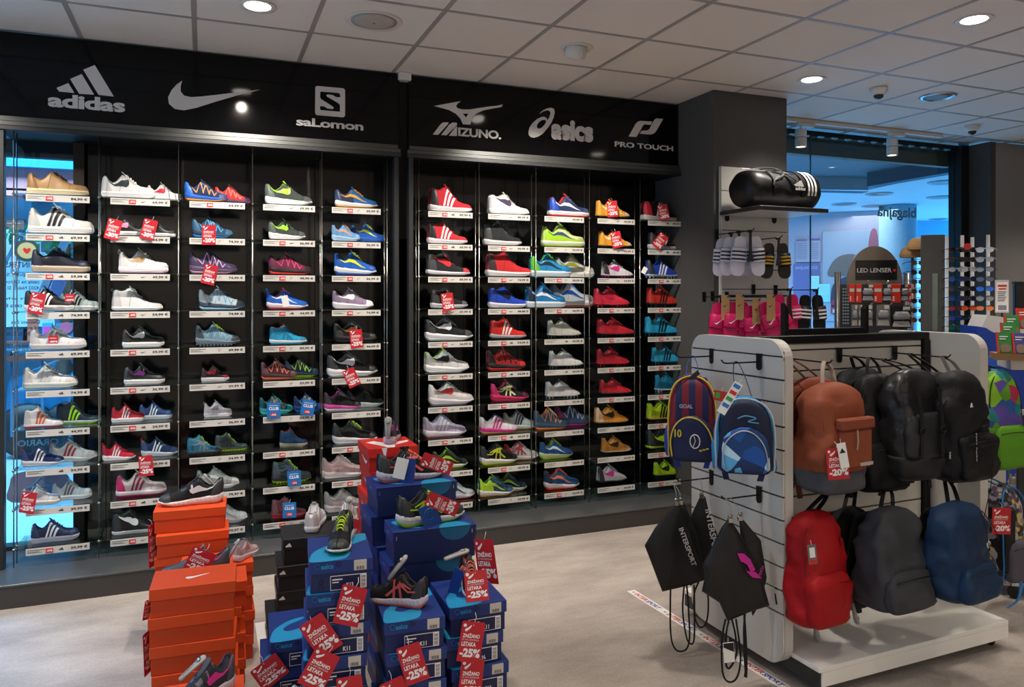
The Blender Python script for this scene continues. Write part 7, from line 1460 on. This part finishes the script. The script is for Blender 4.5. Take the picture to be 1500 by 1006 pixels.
# ------------------------------------------------------------------ printed floor tape
def tape(x0, y0, x1, y1, n, label, w=.05, rev=False):
    a = Vector(atZ(x0, y0, 0)); b = Vector(atZ(x1, y1, 0)); L_ = (b - a).length; t = empty('floor_tape', label, 'floor tape', a, (0, 0, math.atan2((b - a).y, (b - a).x)))
    MB().box(0, L_, -w / 2, w / 2, .0004, .0016).build('strip', M_WHITE, t); s_ = L_ / n
    for i in range(n):
        text('INTER', 'tape_lettering', M_RED, t, (s_ * i + s_ * .17, -w * .28, .002), s_ * .36, w * .55, up=(0, 1, 0), bold=.03, shear=.2)
        text('SPORT', 'tape_lettering', mat('#1c3c9c', .5), t, (s_ * i + s_ * .54, -w * .28, .002), s_ * .40, w * .55, up=(0, 1, 0), bold=.03, shear=.2)
        MB().prism([(s_ * i + s_ * .06, w * .2), (s_ * i + s_ * .09, -w * .2), (s_ * i + s_ * .15, w * .28), (s_ * i + s_ * .10, w * .0)], .0017, .0021, 'z').build('check_mark', mat('#1c3c9c', .5), t)
tape(924, 865, 1152, 1008, 4, 'white printed tape stuck on the floor beside the gondola'); tape(1472, 832, 1530, 852, 1, 'short piece of printed floor tape at the right photograph edge')
# ------------------------------------------------------------------ left window and the street outside
struct('window_3', MB().box(-4.9, -.725, 5.262, 5.27, .15, 3.05), glassmat('#c8e4f4'))
struct('trim_7', MB().box(-.725, -.668, 5.20, 5.44, .0, ZC), mat('#2c1c12', .6, var=.1))
zb0 = atY(60, 232, 5.3)[2]; zb1 = atY(60, 207, 5.3)[2]
struct('trim_8', MB().box(-4.9, -.725, 5.272, 5.34, zb0, zb1), mat('#2c1c12', .6, var=.1))
struct('trim_9', MB().box(-4.9, -.725, 5.25, 5.34, .125, .15), M_DFRAME)
struct('ground', MB().box(-14, -.2, 5.35, 22, -.12, -.02).box(-.25, -.2, 5.45, 22, -.02, .0), mat('#8fa4ac', .7, var=.12, bump=.2, bscale=60, nscale=30))
struct('trim_10', MB().box(-.64, -.25, 5.45, 7.5, 0, 3.2), mat('#8a9aa0', .6))
g3 = bpy.data.objects['window_3']
def wt(s_, x0, y0, wpx, hpx, col='#24405a'):   # mirrored lettering seen from inside, right end at px x0
    a = atY(x0, y0, 5.2735); b = atY(x0 - wpx, y0, 5.2735); c = atY(x0, y0 - hpx, 5.2735)
    text(s_, 'glass_lettering', mat(col, .6), g3, (a[0], 5.2605, a[2]), a[0] - b[0], c[2] - a[2], ax=(-1, 0, 0), bold=.02)
wt('INTERS', 44, 392, 36, 8); wt('Šport SI', 42, 406, 34, 7); wt('cesta na Okrog', 58, 417, 50, 7); wt('4202 Naklo, SI', 58, 425, 46, 6); wt('Šport vrh', 58, 440, 48, 6); wt('cesta 6', 33, 450, 24, 6)
wt('Delovni čas', 59, 474, 42, 6); wt('od ponedeljka', 60, 483, 50, 6); wt('od 8.00 do 20.00', 60, 491, 51, 6); wt('ob 8.00 do 13.00', 50, 508, 40, 6); wt('ORARIO', 86, 650, 60, 9, '#5a8aa8')
p = atY(40, 367, 5.272); ds = empty('window_sticker', 'round green defibrillator style sticker with a heart on the window', 'sticker', (p[0], 5.261, p[2]), (pi / 2, 0, 0))
MB().lathe([(.066, -.0008), (.066, .0008)], 36).build('disc', mat('#1c5058', .5), ds); MB().lathe([(.048, .0009), (.048, .0013)], 32).build('inner_disc', mat('#b8c498', .5), ds)
MB().prism(crom([(0, -.02), (-.02, .004), (-.012, .016), (0, .009), (.012, .016), (.02, .004)], 3), .0014, .0018, 'z').build('heart', M_CHIP, ds)
p = atY(95, 538, 5.272); dd = empty('window_dot', 'grey round sticker lower on the window', 'sticker', (p[0], 5.261, p[2]), (pi / 2, 0, 0)); MB().lathe([(.048, -.0008), (.048, .0008)], 32).build('disc', mat('#5a6c78', .6), dd)
p = atY(55, 712, 5.272); dd = empty('basket_sticker', 'pale shopping basket sign on the lower window', 'sticker', (p[0], 5.261, p[2]), (pi / 2, 0, 0))
MB().prism(crom([(-.13, -.08), (-.14, .02), (-.10, .09), (.10, .09), (.17, .03), (.15, -.08)], 4), -.0008, .0008, 'z').build('backing', mat('#7a7c98', .6), dd)
m = MB()
m.tube([(-.05, 0, .002), (.09, 0, .002)], .004, 5); m.tube([(-.035, -.05, .002), (.075, -.05, .002)], .004, 5); m.tube([(-.05, 0, .002), (-.035, -.05, .002)], .004, 5); m.tube([(.09, 0, .002), (.075, -.05, .002)], .004, 5); m.tube([(-.03, .0, .002), (.02, .055, .002), (.07, 0, .002)], .004, 5)
for i in range(4): m.tube([(-.02 + .026 * i, 0, .002), (-.014 + .024 * i, -.05, .002)], .003, 5)
m.build('basket_print', mat('#4aa0c8', .6), dd, kind='stuff')
def ob(name, label, cat): return empty(name, label, cat, (0, 0, 0))
def P3(px, py, Y): return Vector(atY(px, py, Y))
def slab(par, name, x0, y0, x1, y1, Y, th, m):
    a, b = P3(x0, y1, Y), P3(x1, y0, Y); return MB().box(a.x, b.x, Y, Y + th, a.z, b.z).build(name, m, par)
t = ob('entrance_canopy', 'pink clad canopy with pale underside outside the left window', 'canopy')
slab(t, 'fascia', -60, 243, 118, 283, 8.0, .3, mat('#e08c8c', .7, var=.08)); a = P3(118, 283, 8.0); MB().box(-5.2, a.x, 8.0, 11.5, a.z, a.z + .02).build('underside', mat('#7fb4d0', .7), t)
slab(t, 'upper_band', -60, 233, 118, 239, 7.9, .1, mat('#2a88c0', .5)); MB().box(-5.3, -4.9, 8.3, 8.7, -.02, a.z).build('post', mat('#8a9aa0', .5), t)
lp = P3(64, 300, 9.0); t = empty('canopy_lamp', 'cylindrical lamp under the canopy outside', 'ceiling lamp', (lp.x, 9.0, a.z - .162)); MB().lathe([(.10, 0), (.105, .02), (.105, .155), (.10, .16)], 24).build('housing', mat('#6a98a8', .5), t, True); MB().lathe([(.09, -.002), (.004, -.004)], 20).build('lens', mat('#3c5864', .4), t)
t = ob('street_building', 'bright white building with window bands across the street', 'building')
slab(t, 'wall', -80, 300, 80, 480, 17, .5, mat('#c4e2ea', .7, var=.15, nscale=1.2))
for i, (x0, x1, y0, y1, c) in enumerate(((45, 55, 304, 328, '#1c90c8'), (12, 30, 318, 345, '#d8f0f8'), (60, 112, 352, 368, '#2a5c78'), (62, 112, 330, 342, '#cfe8f0'), (30, 60, 340, 352, '#6a8a98'))): slab(t, 'window_band', x0, y0, x1, y1, 16.95, .04, mat(c, .4))
def tree(label, px, py, Y, r, seed):
    c = P3(px, py, Y); t = empty('street_tree', label, 'tree', (c.x, Y, -.02), group='trees across the street'); random.seed(seed)
    MB().tube([(0, 0, 0), (.03, 0, c.z * .6), (0, 0, c.z)], [.10, .08, .05], 8).build('trunk', mat('#4a3a2c', .9), t)
    m = MB()
    for i in range(420):
        v = Vector((random.gauss(0, 1), random.gauss(0, 1), random.gauss(0, 1))).normalized() * r * random.uniform(.55, 1); v.z *= .7; n = Vector((random.gauss(0, 1), random.gauss(0, 1), random.gauss(0, 1))).normalized(); s_ = .09
        u = n.orthogonal().normalized() * s_; w_ = n.cross(u); b_ = v + Vector((0, 0, c.z)); m.add([b_ - u, b_ - w_ * .6, b_ + u, b_ + w_ * .6], [(0, 1, 2, 3)])
    m.build('foliage', mat('#2f8a4a', .7, var=.4, nscale=8), t, kind='stuff', fix=False)
tree('green street tree behind the upper shoes on the right', 96, 318, 15, 1.3, 3); tree('green street tree further left across the street', 40, 316, 19.5, .9, 5)
t = ob('ramp_railing', 'grey ramp handrail with slanted posts outside the window', 'railing'); rm = mat('#8ab0c0', .4, .3)
for a, b in (((4, 324), (38, 324)), ((4, 330), (36, 330))): MB().tube([P3(*a, 8.6), P3(*b, 8.6)], .018, 8).build('rail', mat('#a06a60', .5), t, True)
for a, b in (((38, 324), (8, 385)), ((35, 326), (22, 420)), ((20, 324), (18, 400))): MB().tube([P3(*a, 8.6), P3(*b, 8.6)], .014, 8).build('post', rm, t, True)
t = ob('stair_stringer', 'two slanted white panels rising outside the window', 'stair')
for q, c in (([(90, 350), (101, 350), (62, 440), (50, 440)], '#e0dce4'), ([(80, 405), (98, 405), (84, 442), (66, 442)], '#a4a4d4')):
    P = [P3(x, y, 9.5) for x, y in q]; MB().prism([(p.x, p.z) for p in P], 9.5, 9.6, 'y').build('panel', mat(c, .6), t)
t = ob('terrace_barrier', 'reddish brown timber rail across the lower window view', 'barrier')
for y0, y1, c in ((498, 506, '#7a4438'), (508, 515, '#3c6a84'), (519, 531, '#6a3428')): slab(t, 'board', -60, y0, 118, y1, 7.4, .06, mat(c, .6, var=.1))
for x in (15, 60, 100): slab(t, 'post', x, 515, x + 4, 640, 7.48, .05, mat('#2c6484', .5))
t = ob('orange_banner', 'orange banner hanging behind the lower window letters', 'banner'); slab(t, 'cloth', 40, 465, 56, 503, 8.8, .02, mat('#c8684c', .7)); MB().tube([P3(40, 465, 8.79), P3(56, 465, 8.79)], .01, 6).build('pole', rm, t)
t = ob('grey_kiosk', 'grey kiosk panel with a red dot beyond the window', 'kiosk'); slab(t, 'panel', 82, 473, 114, 505, 8.4, .1, mat('#3c6078', .6)); a = P3(97, 480, 8.39); k_ = MB().lathe([(.055, 0), (.055, .004)], 20).build('red_dot', mat('#a84a60', .5), t); k_.matrix_local = Matrix.Translation(a) @ Matrix.Rotation(pi / 2, 4, 'X')
slab(t, 'pink_display', 63, 478, 74, 492, 8.38, .02, mat('#c83c80', .5)); slab(t, 'blue_display', 62, 473, 76, 500, 8.42, .05, mat('#1c8ac8', .5))
t = ob('street_car', 'bluish parked car seen low through the window', 'car'); cm = mat('#1c6a94', .25, .4)
C = [P3(x, y, 9.0) for x, y in ((8, 600), (12, 560), (40, 545), (70, 535), (112, 535), (130, 560), (140, 620), (10, 640))]
MB().prism([(p.x, p.z) for p in C], 9.0, 10.4, 'y').build('body', cm, t)
C = [P3(x, y, 8.98) for x, y in ((50, 556), (66, 543), (104, 543), (110, 556))]; MB().prism([(p.x, p.z) for p in C], 8.97, 8.995, 'y').build('side_window', mat('#8cc4dc', .2), t)
for x in (42, 104):
    a = P3(x, 640, 8.97); w_ = MB().lathe([(.12, -.04), (.26, -.05), (.28, 0), (.26, .05), (.12, .04)], 24).build('wheel', M_BLACK, t, True); w_.matrix_local = Matrix.Translation((a.x, 8.95, .26)) @ Matrix.Rotation(pi / 2, 4, 'X')
struct('wall_street_low', MB().box(-9, -.4, 13, 13.2, 0, .9), mat('#9cc0cc', .7))
